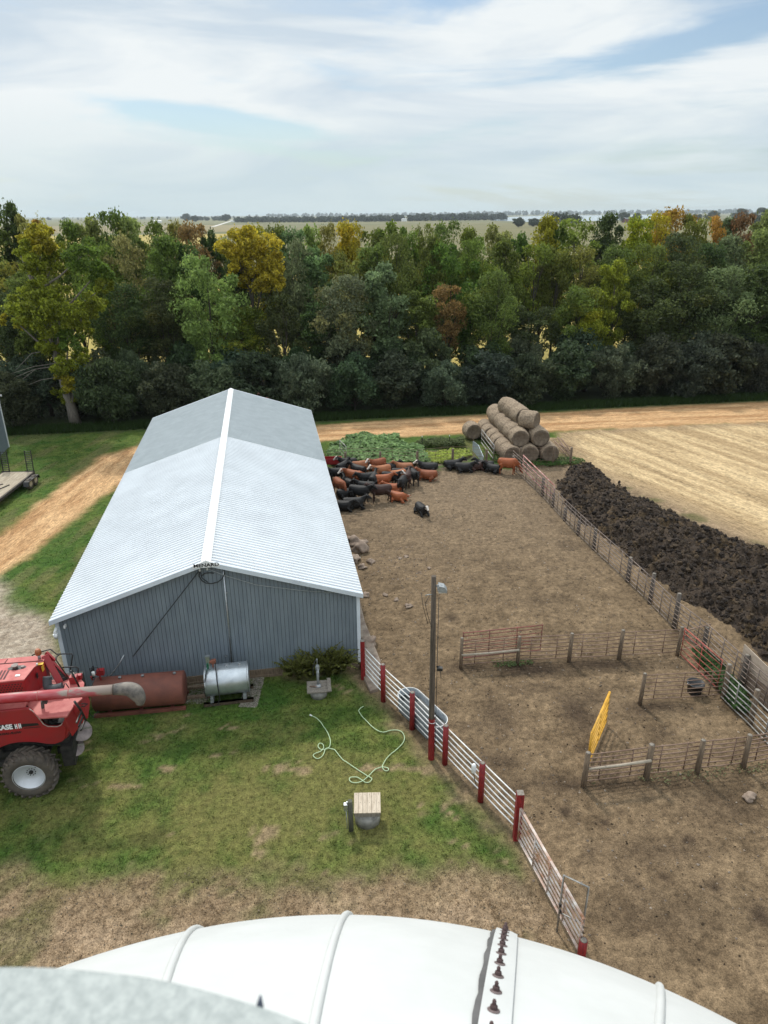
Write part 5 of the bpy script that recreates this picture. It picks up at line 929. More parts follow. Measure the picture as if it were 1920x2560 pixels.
# ------------------------------------------------------------ round bales
hay = mat('hay', (.36, .28, .195), .95, col2=(.17, .125, .085), scale=7, bump=1.0, bscale=18, stretch=(1, 1, 1), detail=9)
hayface = mat('hay_face', (.20, .155, .11), .95, col2=(.11, .083, .06), scale=5, bump=1.0, bscale=16)
def bale_mesh(seed):
    m = MB(); r = .74; Lh = .66; prof = []; rng = random.Random(seed); n = 15
    for i in range(n): x = -Lh+2*Lh*i/(n-1); k = r*(1-.11*(abs(x)/Lh)**5)+rng.uniform(-.014, .014); prof.append((k, x-.01)); prof.append((k-.018, x+.03)) if i < n-1 else None
    N_ = 40; V = []
    for (rr_, x) in prof:
        for k in range(N_): a = 6.2832*k/N_; q = rr_*(1+.018*math.sin(3*a+seed)+.012*math.sin(7*a+x*4+seed)+rng.uniform(-.018, .018)); V.append((x+rng.uniform(-.01, .01), q*math.cos(a), q*math.sin(a)*.97))
    m.add(V, [(i*N_+k, i*N_+(k+1) % N_, (i+1)*N_+(k+1) % N_, (i+1)*N_+k) for i in range(len(prof)-1) for k in range(N_)], True)
    fs = []
    for sg_ in (-1, 1):
        f = MB(); V = []; rings = [1.0, .86, .83, .66, .63, .45, .42, .24, .2, .05]
        for j, u in enumerate(rings):
            x = sg_*(Lh+.012+(.02 if j % 2 else 0)+.02*(1-u)) if j else sg_*(Lh-.03)
            for k in range(N_): a = 6.2832*k/N_; q = r*.885*u*(1+.018*math.sin(3*a+seed)+rng.uniform(-.008, .008)); V.append((x+rng.uniform(-.008, .008), q*math.cos(a), q*math.sin(a)*.97))
        f.add(V, [(i*N_+k, i*N_+(k+1) % N_, (i+1)*N_+(k+1) % N_, (i+1)*N_+k) for i in range(len(rings)-1) for k in range(N_)]+[tuple((len(rings)-1)*N_+k for k in range(N_))], True); fs.append(f.mesh('bale_face'))
    return m.mesh('bale'), fs[0], fs[1]
BM = [bale_mesh(s_) for s_ in (1, 2, 3, 4)]
for a_, b_, c_ in BM: a_.materials.append(hay); b_.materials.append(hayface); c_.materials.append(hayface)
BANG = math.radians(-83); bd = Vector((math.cos(BANG), math.sin(BANG), 0)); bs = Vector((-bd.y, bd.x, 0))    # row direction (towards us), sideways (right)
base = Vector((9.0, 47.9+.6, 0)); BSP = 1.43
nb_ = [0]
def bale(p, z, ang, lab, tilt=0.0):
    i = nb_[0]; nb_[0] += 1; e_ = empty('hay_bale', (p.x, p.y, z+.70), ang); a_, b_, c_ = BM[i % 4]
    for nm, me in (('roll', a_), ('end_face', b_), ('end_face', c_)):
        o = bpy.data.objects.new(nm, me); COL.objects.link(o); o.parent = e_
    e_.rotation_euler = (0, tilt, ang); e_.scale = (.92, .93, .93); tag(e_, lab, 'hay bale', 'round hay bales in the stack')
on_ = ['front', 'second', 'third', 'fourth', 'fifth', 'sixth', 'seventh']
for r_ in range(3):
    for k in range((6, 5, 3)[r_]): p = base+bs*(BSP*r_+random.uniform(-.06, .06))-bd*(1.27*k)+bd*((0, .05, .1)[r_]); bale(p, 0, BANG+random.uniform(-.1, .1), f'{on_[k]} bale from the front in the {("left", "middle", "right")[r_]} bottom row of the stack')
for k in range(6): bale(base+bs*BSP*.52-bd*(1.27*k+.35)+bs*random.uniform(-.08, .08), 1.10+random.uniform(-.05, .05), BANG+random.uniform(-.13, .13), f'{on_[k]} bale from the front in the left row of the second layer')
for k in range(2): bale(base+bs*BSP*1.5-bd*(1.27*k+.2), 1.10, BANG+random.uniform(-.05, .05), f'{("front", "rear")[k]} bale of the right row of the second layer')
bale(base+bs*BSP*1.12-bd*.9, 2.12, BANG+.85, 'fat bale turned sideways on top of the stack at the right')
for k in range(3): bale(base+bs*BSP*(.95-.05*k)-bd*(1.22*k+2.25), 2.14+.0*k, BANG+.12+.10*k, f'{("front", "middle", "rearmost")[k]} bale of the row along the top of the stack', .03)
bale(Vector((7.0, 54.3, 0)), 0, BANG+.05, 'single bale standing apart at the left of the stack')
for i, (a, b_) in enumerate([((1392, 1108), (1425, 1143)), ((1385, 1118), (1420, 1146)), ((1398, 1125), (1430, 1140)), ((1402, 1112), (1428, 1133))]):
    A, B = G(*a), G(*b_); e_ = empty('branch', (A.x, A.y, 0)); d = B-A; mb = MB(); mb.tube([(0, 0, .5), (d.x*.5, d.y*.5, .3), (d.x, d.y, .06)], [.05, .04, .03], 6).tube([(d.x*.5, d.y*.5, .3), (d.x*.7+.2, d.y*.7, .3)], .02, 5); mb.build('stick', rust_pipe, e_)
    tag(e_, ['longest rusty pole leaning off the right of the bale stack', 'rusty pole leaning nearest the bales at the right', 'short rusty pole lowest in the pile right of the bales', 'short rusty pole behind the longest one right of the bales'][i], 'pole', 'poles lying right of the bales')
# ------------------------------------------------------------ squash patch and weeds
def plant_patch(name, poly, n, hgt, ls, tint, label, cat='plants', tv=.3):
    pp_ = GP(poly); xs = [q[0] for q in pp_]; ys = [q[1] for q in pp_]; x = RNG.uniform(min(xs), max(xs), n*3); y = RNG.uniform(min(ys), max(ys), n*3); k = sdist(x, y, pp_)+(fbm(x*.8, y*.8, 3, 3)-.5)*1.4 > 0; x, y = x[k][:n], y[k][:n]
    z = hgt*(.15+.85*fbm(x*1.3, y*1.3, 33, 3))*RNG.uniform(.5, 1.1, len(x)); P = np.stack([x, y, z], 1); Nn = np.tile([0, -.1, 1.], (len(x), 1)); V, Q = leafquads(P, Nn, ls, RNG, 1.6, .85)
    T = np.ones((len(V), 4)); T[:, :3] *= np.repeat(1+tv*(RNG.random(len(x))-.5), 4)[:, None]; o = np_mesh(name, V, Q, leaf, {'tone': ('FLOAT_COLOR', T)}); o.color = (*tint, 1); tag(o, label, cat, kind='stuff')
plant_patch('squash_plants', [(815, 1160), (830, 1118), (880, 1095), (1000, 1092), (1010, 1120), (1055, 1130), (1075, 1160), (1060, 1172), (830, 1168)], 6500, .62, .15, (.22, .33, .13), 'patch of large-leaved squash vines behind the wire fence')
plant_patch('squash_plants', [(1040, 1135), (1110, 1130), (1170, 1128), (1180, 1145), (1130, 1158), (1060, 1160)], 2200, .35, .10, (.36, .42, .08), 'yellowing low vines at the right of the garden')
plant_patch('tall_weeds', [(1030, 1118), (1060, 1108), (1120, 1105), (1160, 1112), (1150, 1122), (1060, 1124)], 2500, .7, .07, (.11, .14, .05), 'tall weeds in front of the single bale')
plant_patch('weeds', [(1215, 1170), (1230, 1145), (1300, 1150), (1420, 1145), (1460, 1155), (1400, 1166), (1300, 1168)], 3000, .35, .06, (.075, .14, .03), 'green weeds around the foot of the bales')
plant_patch('weeds', [Z4(1300, 340), Z4(1360, 320), Z4(1440, 400), Z4(1560, 560), Z4(1500, 620), Z4(1440, 560), Z4(1420, 440)], 2600, .45, .06, (.055, .11, .03), 'green weeds growing behind the red gate and the silver fence')
plant_patch('weeds', [Z4(760, 960), Z4(1040, 930), Z4(1659, 860), Z4(1659, 900), Z4(1040, 965), Z4(760, 985)], 260, .10, .035, (.2, .2, .1), 'small pale weeds under the nearest pen fence')
plant_patch('weeds', [Z4(270, 370), Z4(400, 350), Z4(470, 350), Z4(460, 365), Z4(300, 380)], 200, .13, .04, (.12, .17, .06), 'small weeds under the middle pen fence')
# ------------------------------------------------------------ fuel tanks by the barn
def h_tank(name, pl, pr, r, zc, m, lab, inset=.0, ax2=None):
    A, B = pl, pr; d = (B-A); L = d.length; ang = math.atan2(d.y, d.x); root = empty(name, (A.x, A.y, 0), ang); mb = MB()
    mb.lathe([(.01, -.03), (r*.55, -.025), (r*.93, 0), (r, .03), (r, L-.03), (r*.93, L), (r*.55, L+.025), (.01, L+.03)], 40, axis='X', c=(0, 0, zc), cap=False); mb.build('shell', m, root); return root, L
def tk_pt(x, y, z): return G(x, y, z)
# rust red tank: axis ends found from its silhouette
rA, rB = G(238, 1735, .68), G(462, 1716, .68); rA.z = rB.z = 0
rt, L = h_tank('fuel_tank', rA, rB, .60, .66, rust_red, '')
mb = MB(); mb.box((L/2, -.44, .06), (L+.05, .12, .12)).box((L/2, .5, .07), (L+.05, .10, .10)); 
for k in (.15, .5, .85): mb.box((L*k, 0, .06), (.1, 1.0, .1))
mb.build('skid', rust_red, rt)
for q_ in (L-.3, L*.55, L*.3): MB().lathe([(.05, 0), (.05, .05), (.055, .05), (.055, .07)], 10, c=(q_, 0, 1.25)).build('cap', galv_dull, rt)
mb = MB(); mb.tube([(.28, 0, 1.2), (.28, 0, 1.5)], .035, 8).box((.33, 0, 1.6), (.24, .18, .2)).tube([(.2, -.05, 1.55), (.0, -.12, 1.5), (.05, -.1, 1.35)], .03, 6); pu = mb.build('pump', red_paint, rt)
mb = MB(); mb.box((.08, .0, 1.62), (.05, .22, .36)).tube([(.05, -.1, 1.4), (.02, -.1, 1.85), (.3, -.1, 1.85), (.34, -.1, 1.7)], .012, 5); mb.build('bracket', black_metal, rt); mb = MB(); mb.lathe([(.055, 0), (.055, .16), (.02, .18)], 12, c=(.12, -.13, 1.55)); mb.build('filter', rail_white, rt)
mb = MB(); mb.tube([(.15, -.15, 1.5), (-.05, -.4, 1.0), (-.2, -.6, .5), (0, -.65, .15), (.15, -.5, .3), (.12, -.3, .8)], .018, 6); mb.build('hose', black_metal, rt)
tag(rt, 'rust red cylindrical fuel tank with a hand pump against the barn', 'fuel tank')
gA, gB = G(515, 1708, .72), G(622, 1696, .72); gA.z = gB.z = 0
gt_, L = h_tank('fuel_tank', gA, gB, .56, .82, mat('galv_tank', (.60, .64, .67), .33, metal=.75, col2=(.45, .49, .52), scale=3), '')
mb = MB(); mb.lathe([(.57, -.01), (.575, .0), (.575, .03), (.565, .04)], 40, axis='X', c=(0, 0, .82), cap=False).lathe([(.565, L-.04), (.575, L-.03), (.575, L), (.57, L+.01)], 40, axis='X', c=(0, 0, .82), cap=False); mb.build('rim', galv, gt_)
mb = MB()
for k in (.12, .88): MB().box((L*k, 0, .2), (.12, .85, .2)).box((L*k, -.3, .34), (.1, .2, .12)).box((L*k, .3, .34), (.1, .2, .12)).build('saddle', galv_dull, gt_); mb = MB(); mb.box((L/2, -.40, .07), (L+.25, .13, .12)).box((L/2, .40, .07), (L+.25, .13, .12)); mb.build('timber', old_wood, gt_)
for q_ in (L*.52, L*.82): MB().lathe([(.05, 0), (.05, .04), (.035, .06)], 10, c=(q_, 0, 1.37)).build('cap', galv_dull, gt_)
mb = MB(); mb.tube([(.32, 0, 1.35), (.32, 0, 1.55)], .03, 8).box((.36, 0, 1.62), (.16, .14, .14)).lathe([(.07, -.07), (.07, .07)], 10, axis='X', c=(.28, 0, 1.62)); mb.build('pump', mat('rust_orange', (.22, .08, .05), .7), gt_)
mb = MB(); mb.box((.16, 0, 1.6), (.13, .1, .5)).box((.16, 0, 1.86), (.17, .14, .04)); mb.build('holster', galv, gt_); mb = MB(); mb.box((.14, -.06, 1.5), (.07, .08, .2)).tube([(.14, -.08, 1.45), (.08, -.2, 1.35), (.05, -.3, 1.25)], .02, 6); mb.build('nozzle', mat('green_plastic', (.01, .12, .06), .5), gt_)
mb = MB(); mb.tube([(.10, -.2, 1.4), (.03, -.45, 1.2), (-.03, -.6, .8), (.05, -.62, .4), (.25, -.65, .15), (.42, -.62, .2), (.48, -.6, .5), (.46, -.59, .9), (.44, -.45, 1.25), (.42, -.15, 1.45), (.42, -.05, 1.62)], .017, 6); mb.build('hose', black_metal, gt_)
tag(gt_, 'shiny galvanised fuel tank on timbers against the barn', 'fuel tank')
for i, (x, y, w_, d_) in enumerate([(498, 1745, 1.0, .12), (484, 1722, .95, .14)]):
    p = G(x, y); tb = empty('timber', (p.x, p.y, 0), BA); MB().box((0, 0, .07), (w_, d_, .12)).build('beam', old_wood, tb, .01); tag(tb, ['short timber on the ground between the two tanks, nearer one', 'short timber on the ground between the two tanks, nearer the barn'][i], 'timber')
gp_ = G(633, 1725); pebbles('gravel_strip', 2600, (gp_.x-.35, gp_.x+.3, gp_.y-1.0, gp_.y+1.0), (.02, .05), [(.42, .38, .32), (.3, .27, .23)], [0, 1, 2, 4], 'strip of pale gravel at the end of the galvanised tank')
gp_ = G(497, 1738); pebbles('gravel_strip', 500, (gp_.x-.4, gp_.x+.4, gp_.y-.5, gp_.y+.8), (.03, .07), [(.30, .29, .22), (.2, .19, .13)], [0, 1, 2, 4], 'mossy stones between the two tanks')
# ------------------------------------------------------------ ferns and hand pump
fern_m = leafmat('fern_leaf', (.12, .13, .03), (.07, .07, .02), .3)
def fern(px, py, h, n, label, seed):
    p = G(px, py); r_ = empty('fern', (p.x, p.y, 0)); rng = np.random.default_rng(seed); V = []; Q = []
    for i in range(n):
        a = rng.uniform(0, 6.28); L_ = h*1.35*rng.uniform(.7, 1.2); le = rng.uniform(.35, .95); K = 12; sp_ = np.array([-math.sin(a), math.cos(a), 0]); dr = np.array([math.cos(a), math.sin(a), 0]); prev = None
        for k in range(K+1):
            u = k/K; c = dr*(le*u**1.3)*L_*.85+np.array([0, 0, L_*(1.15*u-.75*u*u*le)]); wv = .135*math.sin(math.pi*min(1, u*.92+.08))**.6
            if prev is not None:
                for sg_ in (-1, 1):
                    tip = (prev+c)/2+sp_*sg_*wv*1.0+np.array([0, 0, -.03])+rng.normal(size=3)*.012; b0 = len(V); V += [prev, c, tip]; Q.append((b0, b0+1, b0+2))
            prev = c
    o = np_mesh('fronds', np.array(V), np.array(Q), fern_m, {'tone': ('FLOAT_COLOR', np.ones((len(V), 4)))}, False, r_); o.color = (1, 1, 1, 1); tag(r_, label, 'plant', 'fern clump against the barn'); return r_
fl = ['leftmost fern of the clump against the barn', 'second fern from the left in the clump against the barn', 'fern behind the hand pump to its left', 'tall fern right behind the hand pump', 'fern just right of the hand pump', 'second fern from the right in the clump', 'rightmost fern of the clump near the barn corner']
for i, (x, y, h, n) in enumerate([(725, 1690, .75, 34), (748, 1698, .85, 40), (775, 1690, .95, 44), (803, 1678, 1.2, 48), (822, 1690, 1.0, 44), (842, 1684, .95, 44), (858, 1676, .8, 34)]): fern(x, y, h, n, fl[i], i+40)
p = G(797, 1738); hp_ = empty('hand_pump', (p.x, p.y, 0), .12)
mb = MB(); mb.lathe([(.30, 0), (.30, .34)], 24); mb.build('concrete_ring', concrete, hp_)
mb = MB()
for k in range(4): mb.box((0, -.27+k*.18, .38), (.84, .168, .05))
mb.box((.40, 0, .43), (.14, .80, .05)); mb.build('platform', grey_wood, hp_, .004)
mb = MB(); mb.lathe([(.12, .41), (.12, .45), (.07, .47), (.06, .5)], 14).tube([(0, 0, .45), (0, 0, 1.15)], .05, 10).lathe([(.065, 1.12), (.075, 1.15), (.075, 1.3), (.05, 1.34)], 12).tube([(0, 0, 1.2), (.02, -.18, 1.18), (.02, -.24, 1.08)], [.035, .03, .03], 8).tube([(0, 0, 1.3), (0, 0, 1.62)], .014, 6); mb.build('body', galv_dull, hp_)
mb = MB(); mb.tube([(-.02, .03, 1.58), (-.1, -.05, 1.5), (-.16, -.12, 1.3), (-.17, -.14, 1.0)], .016, 6); mb.build('handle', black_metal, hp_)
mb = MB(); mb.tube([(-.3, .0, .42), (-.15, -.05, .45), (0, -.1, .44), (.12, -.02, .44), (.02, .08, .45), (-.1, 0, .46)], .02, 6); mb.build('root_wood', rust_pipe, hp_); tag(hp_, 'old iron hand pump on a small wooden platform in front of the ferns', 'hand pump')
# ------------------------------------------------------------ well cover, small post, hose, stock tank
p = G(919, 2050); wc = empty('well_cover', (p.x, p.y, 0), .02)
mb = MB(); mb.lathe([(.37, 0), (.38, .5)], 32); mb.build('concrete_ring', concrete, wc)
mb = MB()
for k in range(6): mb.box((-.325+k*.13, 0, .66), (.124, .78, .035))
ld = mb.build('lid', pale_wood, wc, .004)
mb = MB(); mb.box((0, -.36, .58), (.74, .05, .12)).box((0, .36, .58), (.74, .05, .12)).box((-.36, 0, .58), (.05, .67, .12)).box((.36, 0, .58), (.05, .67, .12)); mb.build('frame', grey_wood, wc)
mb = MB()
for x in (-.33, -.2, -.07, .06, .2, .33):
    for y in (-.32, .0, .32): mb.lathe([(.009, 0), (.004, .004)], 8, c=(x, y, .679))
mb.build('screw', black_metal, ld); tag(wc, 'pale slatted wooden lid on a round concrete well ring in the lawn', 'well cover')
p = G(878, 2076); sp_ = empty('meter_post', (p.x, p.y, 0)); h = hmark(p, 875, 2002)
mb = MB(); mb.tube([(0, 0, -.1), (-.01, 0, h)], [.075, .07], 12); mb.build('post', mat('green_grey_wood', (.12, .12, .09), .9, col2=(.06, .062, .045), scale=5, bump=.6, stretch=(5, 5, .6)), sp_); mb = MB(); mb.box((-.13, -.02, h-.2), (.12, .12, .22)).box((-.09, 0, h-.06), (.06, .05, .05)); mb.build('electric_box', galv, sp_, .01)
mb = MB(); mb.tube([(-.12, -.03, h-.3), (-.11, -.04, .1)], .015, 6); mb.build('conduit', galv_dull, sp_); tag(sp_, 'short weathered post with a grey electric box beside the well cover', 'post')
def ZH(x, y): return (640+x*.398, 1500+y*.398)
hose_px = [(348, 730), (372, 745), (405, 772), (432, 808), (455, 850), (467, 890), (463, 925), (440, 943), (405, 945), (390, 925), (400, 908), (420, 912), (425, 935), (405, 958), (372, 975), (360, 990), (378, 1003), (405, 998), (425, 975), (436, 945), (460, 938), (492, 945), (515, 972), (545, 1010), (590, 1040), (640, 1072), (690, 1105), (722, 1125), (727, 1140), (712, 1152), (685, 1150), (660, 1135), (630, 1122), (598, 1122), (586, 1132), (600, 1150), (640, 1155), (680, 1140), (712, 1108), (750, 1070), (785, 1056), (815, 1056), (832, 1066), (828, 1076), (808, 1074), (795, 1058), (800, 1035), (830, 990), (880, 945), (920, 905), (933, 872), (920, 840), (890, 824), (850, 822), (800, 836), (760, 826), (715, 788), (675, 745), (650, 712), (648, 695), (675, 675)]
hp3 = [G(*ZH(*q)) for q in hose_px]; 
def smooth_path(P, n=4):
    o = []
    for i in range(len(P)-1):
        a, b_, c, d = P[max(i-1, 0)], P[i], P[i+1], P[min(i+2, len(P)-1)]
        for k in range(n): t_ = k/n; o.append(.5*((2*b_)+(c-a)*t_+(2*a-5*b_+4*c-d)*t_*t_+(3*b_-a-3*c+d)*t_**3))
    return o+[P[-1]]
sp3 = smooth_path([Vector((q.x, q.y, 0)) for q in hp3]); zt = ground_eval(np.array([q.x for q in sp3]), np.array([q.y for q in sp3]))[2]
for i, q in enumerate(sp3): q.z = float(zt[i])+.045+.01*math.sin(i*.35)
ho = empty('garden_hose', tuple(sp3[0])); o0 = sp3[0].copy(); MB().tube([q-o0 for q in sp3], .0145, 8).build('hose', mat('hose', (.42, .55, .34), .45, var=.05), ho); MB().tube([(-.06, .02, .01), (.02, -.02, 0)], .028, 8).build('fitting', rail_white, ho); tag(ho, 'pale green garden hose lying in loops on the lawn', 'garden hose')
A, B = G(1010, 1768), G(1085, 1842); d = (B-A); st_ = empty('stock_tank', ((A.x+B.x)/2+.12, (A.y+B.y)/2+.05, 0), math.atan2(d.y, d.x)); SL = .78; RW = .42
def oval(r, z, n=40): return [((SL if math.cos(a) > 0 else -SL)*1.0+r*math.cos(a), r*math.sin(a), z) for a in [6.28318*k/n+.0001 for k in range(n)]]
def ring_stack(rings, n=40):
    mb = MB(); V = []; [V.extend(q) for q in rings]; mb.add(V, [(i*n+k, i*n+(k+1) % n, (i+1)*n+(k+1) % n, (i+1)*n+k) for i in range(len(rings)-1) for k in range(n)], True); return mb
mb = ring_stack([oval(RW*.97, 0)]+[oval(RW*(1-.012*(k % 2)), .06+.05*k) for k in range(11)]+[oval(RW, .60), oval(RW-.03, .59), oval(RW-.035, .08)]); mb.build('wall', mat('tank_wall', (.24, .27, .29), .5, metal=.3, var=.2), st_)
mb = MB(); mb.add(oval(RW-.03, .34), [tuple(range(40))]); mb.build('water', mat('tank_water', (.03, .035, .033), .08, var=.1), st_); mb = MB(); mb.tube(oval(RW+.004, .61), .013, 8, closed=True); mb.build('rim', rail_white, st_)
tag(st_, 'oval galvanised stock tank half full of dark water behind the white fence', 'water tank')
# ------------------------------------------------------------ flatbed trailer
tp_ = G(67, 1232); tl = empty('flatbed_trailer', (0, 0, 0))
dz_ = .62; c0 = G(26, 1176, dz_); c1_ = G(87, 1180, dz_); c2_ = G(32, 1223, dz_); U1 = (c1_-c0); U1.z = 0; wid = 2.15; U1.normalize(); B1 = (c2_-c1_); B1.z = 0; U2 = Vector((U1.y, -U1.x, 0)); 
if U2.dot(B1) < 0: U2 = -U2
B1n = B1.normalized(); tl.location = (c1_.x, c1_.y, 0); ang = math.atan2(-B1n.y, -B1n.x); tl.rotation_euler = (0, 0, ang)    # local +x = towards the ramps
mb = MB()
for k in range(9): mb.box((-2.5, .10+.22*k+.12, dz_+.0), (5.0, .212, .045))
mb.build('deck', mat('deck_wood', (.42, .36, .27), .85, col2=(.27, .22, .16), scale=2.5, stretch=(.6, 4, 1)), tl)
mb = MB(); mb.box((-2.5, .06, dz_-.09), (5.1, .07, .17)).box((-2.5, 2.2, dz_-.09), (5.1, .07, .17)).box((.03, 1.13, dz_-.05), (.10, 2.2, .16)).box((-5.05, 1.13, dz_-.09), (.1, 2.2, .17)).beam((-5, .1, dz_-.12), (-6.4, 1.13, dz_-.15), .08, .12).beam((-5, 2.15, dz_-.12), (-6.4, 1.13, dz_-.15), .08, .12); mb.build('frame', mat('trailer_frame', (.05, .04, .035), .7, var=.4), tl)
mb = MB(); 
for yy in (-.28, 2.54): mb.prism([(-2.15, yy-.17, dz_-.28), (-2.0, yy-.17, dz_+.0), (-.45, yy-.17, dz_+.0), (-.3, yy-.17, dz_-.28), (-.36, yy-.17, dz_-.28), (-.5, yy-.17, dz_-.05), (-1.95, yy-.17, dz_-.05), (-2.08, yy-.17, dz_-.28)], (0, .34, 0))
mb.build('fender', black_metal, tl)
for yy in (-.28, 2.54):
    for xx in (-.85, -1.6):
        w_ = MB().lathe([(.2, -.1), (.33, -.11), (.36, -.07), (.36, .07), (.33, .11), (.2, .1)], 24, axis='Y', c=(xx, yy, .36), cap=False).build('wheel', rubber, tl); MB().lathe([(.01, -.06), (.12, -.07), (.2, -.1), (.21, 0), (.2, .1), (.12, .07), (.01, .06)], 18, axis='Y', c=(xx, yy, .36), cap=False).build('rim', mat('tan_rim', (.50, .40, .28), .6), w_)
for yy in (.10, 1.72):
    mb = MB(); rr_ = 1.45
    for q in (0, .42): mb.beam((.08, yy+q, dz_), (.22, yy+q, dz_+rr_), .045, .05)
    for k in range(11): u = (k+.4)/11; mb.beam((.08+.14*u, yy, dz_+rr_*u), (.08+.14*u, yy+.42, dz_+rr_*u), .035, .03)
    mb.tube([(.1, yy-.05, dz_+.05), (.1, yy+.55, dz_+.05)], .03, 6); mb.build('loading_ramp', black_metal, tl)
mb = MB(); mb.tube([(-2.4, 1.0, dz_+.05), (-3.0, 1.5, dz_+.05), (-4, 1.9, dz_+.05)], .03, 6).tube([(-2.6, .5, dz_+.06), (-3.6, .9, dz_+.06), (-4.6, 1.2, dz_+.06)], .028, 6).tube([(-4.85, .3, dz_+.1), (-4.85, 1.9, dz_+.1)], .03, 6); mb.build('chain', black_metal, tl)
tag(tl, 'flatbed trailer with a worn plank deck and two upright loading ramps, at the left edge', 'trailer')
# red implement behind the barn
b0 = BP(-2.6, 54.5); im = empty('tillage_implement', (b0.x, b0.y, 0), BA); top_l = 3.9; mb = MB(); mb.beam((-2.2, 0, .8), (2.2, 0, .8), .15, .15).beam((-1.3, 0, .8), (-1.3, .4, 3.3), .1, .1).beam((1.5, 0, .8), (1.5, .4, 3.2), .1, .1).beam((-1.3, .4, 3.2), (1.5, .4, 3.2), .1, .1).beam((0, -1.5, .7), (0, 1.5, .7), .14, .14)
mb.build('frame', red_paint, im); mb = MB()
for sx in (-2.1, -1.6, -1.1, .6, 1.1, 1.6, 2.1): z0 = 3.1 if abs(sx) < 1.8 else 2.8; mb.tube([(sx*.8, .4, z0), (sx, .3, z0+.35), (sx*1.12, .1, z0+.75+.1*math.sin(sx*9)), (sx*1.2, -.15, z0+.8)], [.035, .03, .025, .02], 6)
mb.build('tine', rust_red, im); 
for sx in (-1.8, 1.8): MB().lathe([(.1, -.1), (.4, -.12), (.42, 0), (.4, .12), (.1, .1)], 20, axis='X', c=(sx, -.6, .42)).build('wheel', rubber, im)
tag(im, 'red tined farm implement mostly hidden behind the far end of the barn', 'farm implement')
# ------------------------------------------------------------ silo under the camera
DC = Vector((-.196, -.517, H-4.234)); R0 = 3.0; silo = empty('silo', (DC.x, DC.y, 0))
domem = mat('dome_white', (.60, .612, .605), .55, col2=(.54, .553, .543), scale=3.5, detail=12, bump=.10, bscale=12, spec=.35)
prof = [(R0*math.cos(math.radians(e)), DC.z+R0*math.sin(math.radians(e))) for e in np.linspace(0, 89.5, 48)]
MB().lathe(prof, 216).build('dome', domem, silo); MB().lathe([(R0-.02, -.1), (R0-.02, DC.z+.02)], 72).build('wall', galv, silo)
def mer(azd, e0, e1, n, rad, dr=0.0):
    a = math.radians(azd); return [Vector((math.sin(a)*math.cos(math.radians(e))*(rad), math.cos(a)*math.cos(math.radians(e))*(rad), DC.z+math.sin(math.radians(e))*(rad))) for e in np.linspace(e0, e1, n)]
for k in range(27):
    az = 1.2+13.333*k
    if abs(az-14.53) < .1: continue
    MB().tube(mer(az, 0, 86, 60, R0+.001), .0125, 10).build('rib', domem, silo)
# the lapped, bolted seam
sa = 14.4; mb = MB(); rng = random.Random(5); L_ = mer(sa, 0, 86, 120, R0+.011); lip = mer(sa-.02, 0, 86, 120, R0+.004); sidev = Vector((math.cos(math.radians(sa)), -math.sin(math.radians(sa)), 0)); V = []
for i, p in enumerate(L_): wv = .011+.004*abs(math.sin(i*.62))+rng.uniform(-.001, .001)-(.006 if rng.random() < .08 else 0); V += [p-sidev*wv+(p-Vector((0, 0, DC.z))).normalized()*-.006, p+sidev*.004]
mb.add(V, [(2*i, 2*i+1, 2*i+3, 2*i+2) for i in range(len(L_)-1)]); mb.build('seam_sealant', mat('sealant', (.10, .098, .098), .8, var=.2), silo)
mb = MB(); V = []
for i, p in enumerate(L_): q = (p-Vector((0, 0, DC.z))).normalized(); V += [p+sidev*.002+q*.004, p+sidev*.05+q*.002, p+sidev*.075-q*.004]
mb.add(V, [(3*i+j, 3*i+j+1, 3*i+j+4, 3*i+j+3) for i in range(len(L_)-1) for j in (0, 1)], True); mb.build('lap_strip', domem, silo)
boltm = mat('bolt_rust', (.085, .045, .042), .7, col2=(.05, .03, .03), scale=30); wash = mat('washer', (.16, .12, .115), .7, var=.2, scale=30); br = []
def bolt_at(e, first):
    a = math.radians(sa); n_ = Vector((math.sin(a)*math.cos(math.radians(e)), math.cos(a)*math.cos(math.radians(e)), math.sin(math.radians(e)))); p = n_*(R0+.013)+Vector((0, 0, DC.z))+sidev*.032; return p, n_.to_track_quat('Z', 'Y').to_euler()
p0, r0_ = bolt_at(70, True)
wme = MB().lathe([(.021, 0), (.021, .003), (.012, .0045)], 20).build('washer', wash, silo); bme = MB().lathe([(.0125, .003), (.0125, .013), (.0105, .016)], 6, smooth=False).lathe([(.0068, .014), (.0068, .025), (.0045, .029)], 12).build('bolt', boltm, silo)
wme.location = p0; wme.rotation_euler = r0_; bme.location = p0; bme.rotation_euler = r0_; wme.scale = bme.scale = (.72, .72, .85); e = 68.1
while e > 18:
    p_, r_ = bolt_at(e, False)
    for src_ in (wme, bme): c = src_.copy(); COL.objects.link(c); c.parent = silo; c.location = p_; c.rotation_euler = r_; c.scale = (.72, .72, .85)
    e -= 1.9
tag(silo, 'white ribbed silo dome with a rusty bolted seam at the bottom of the view', 'silo')
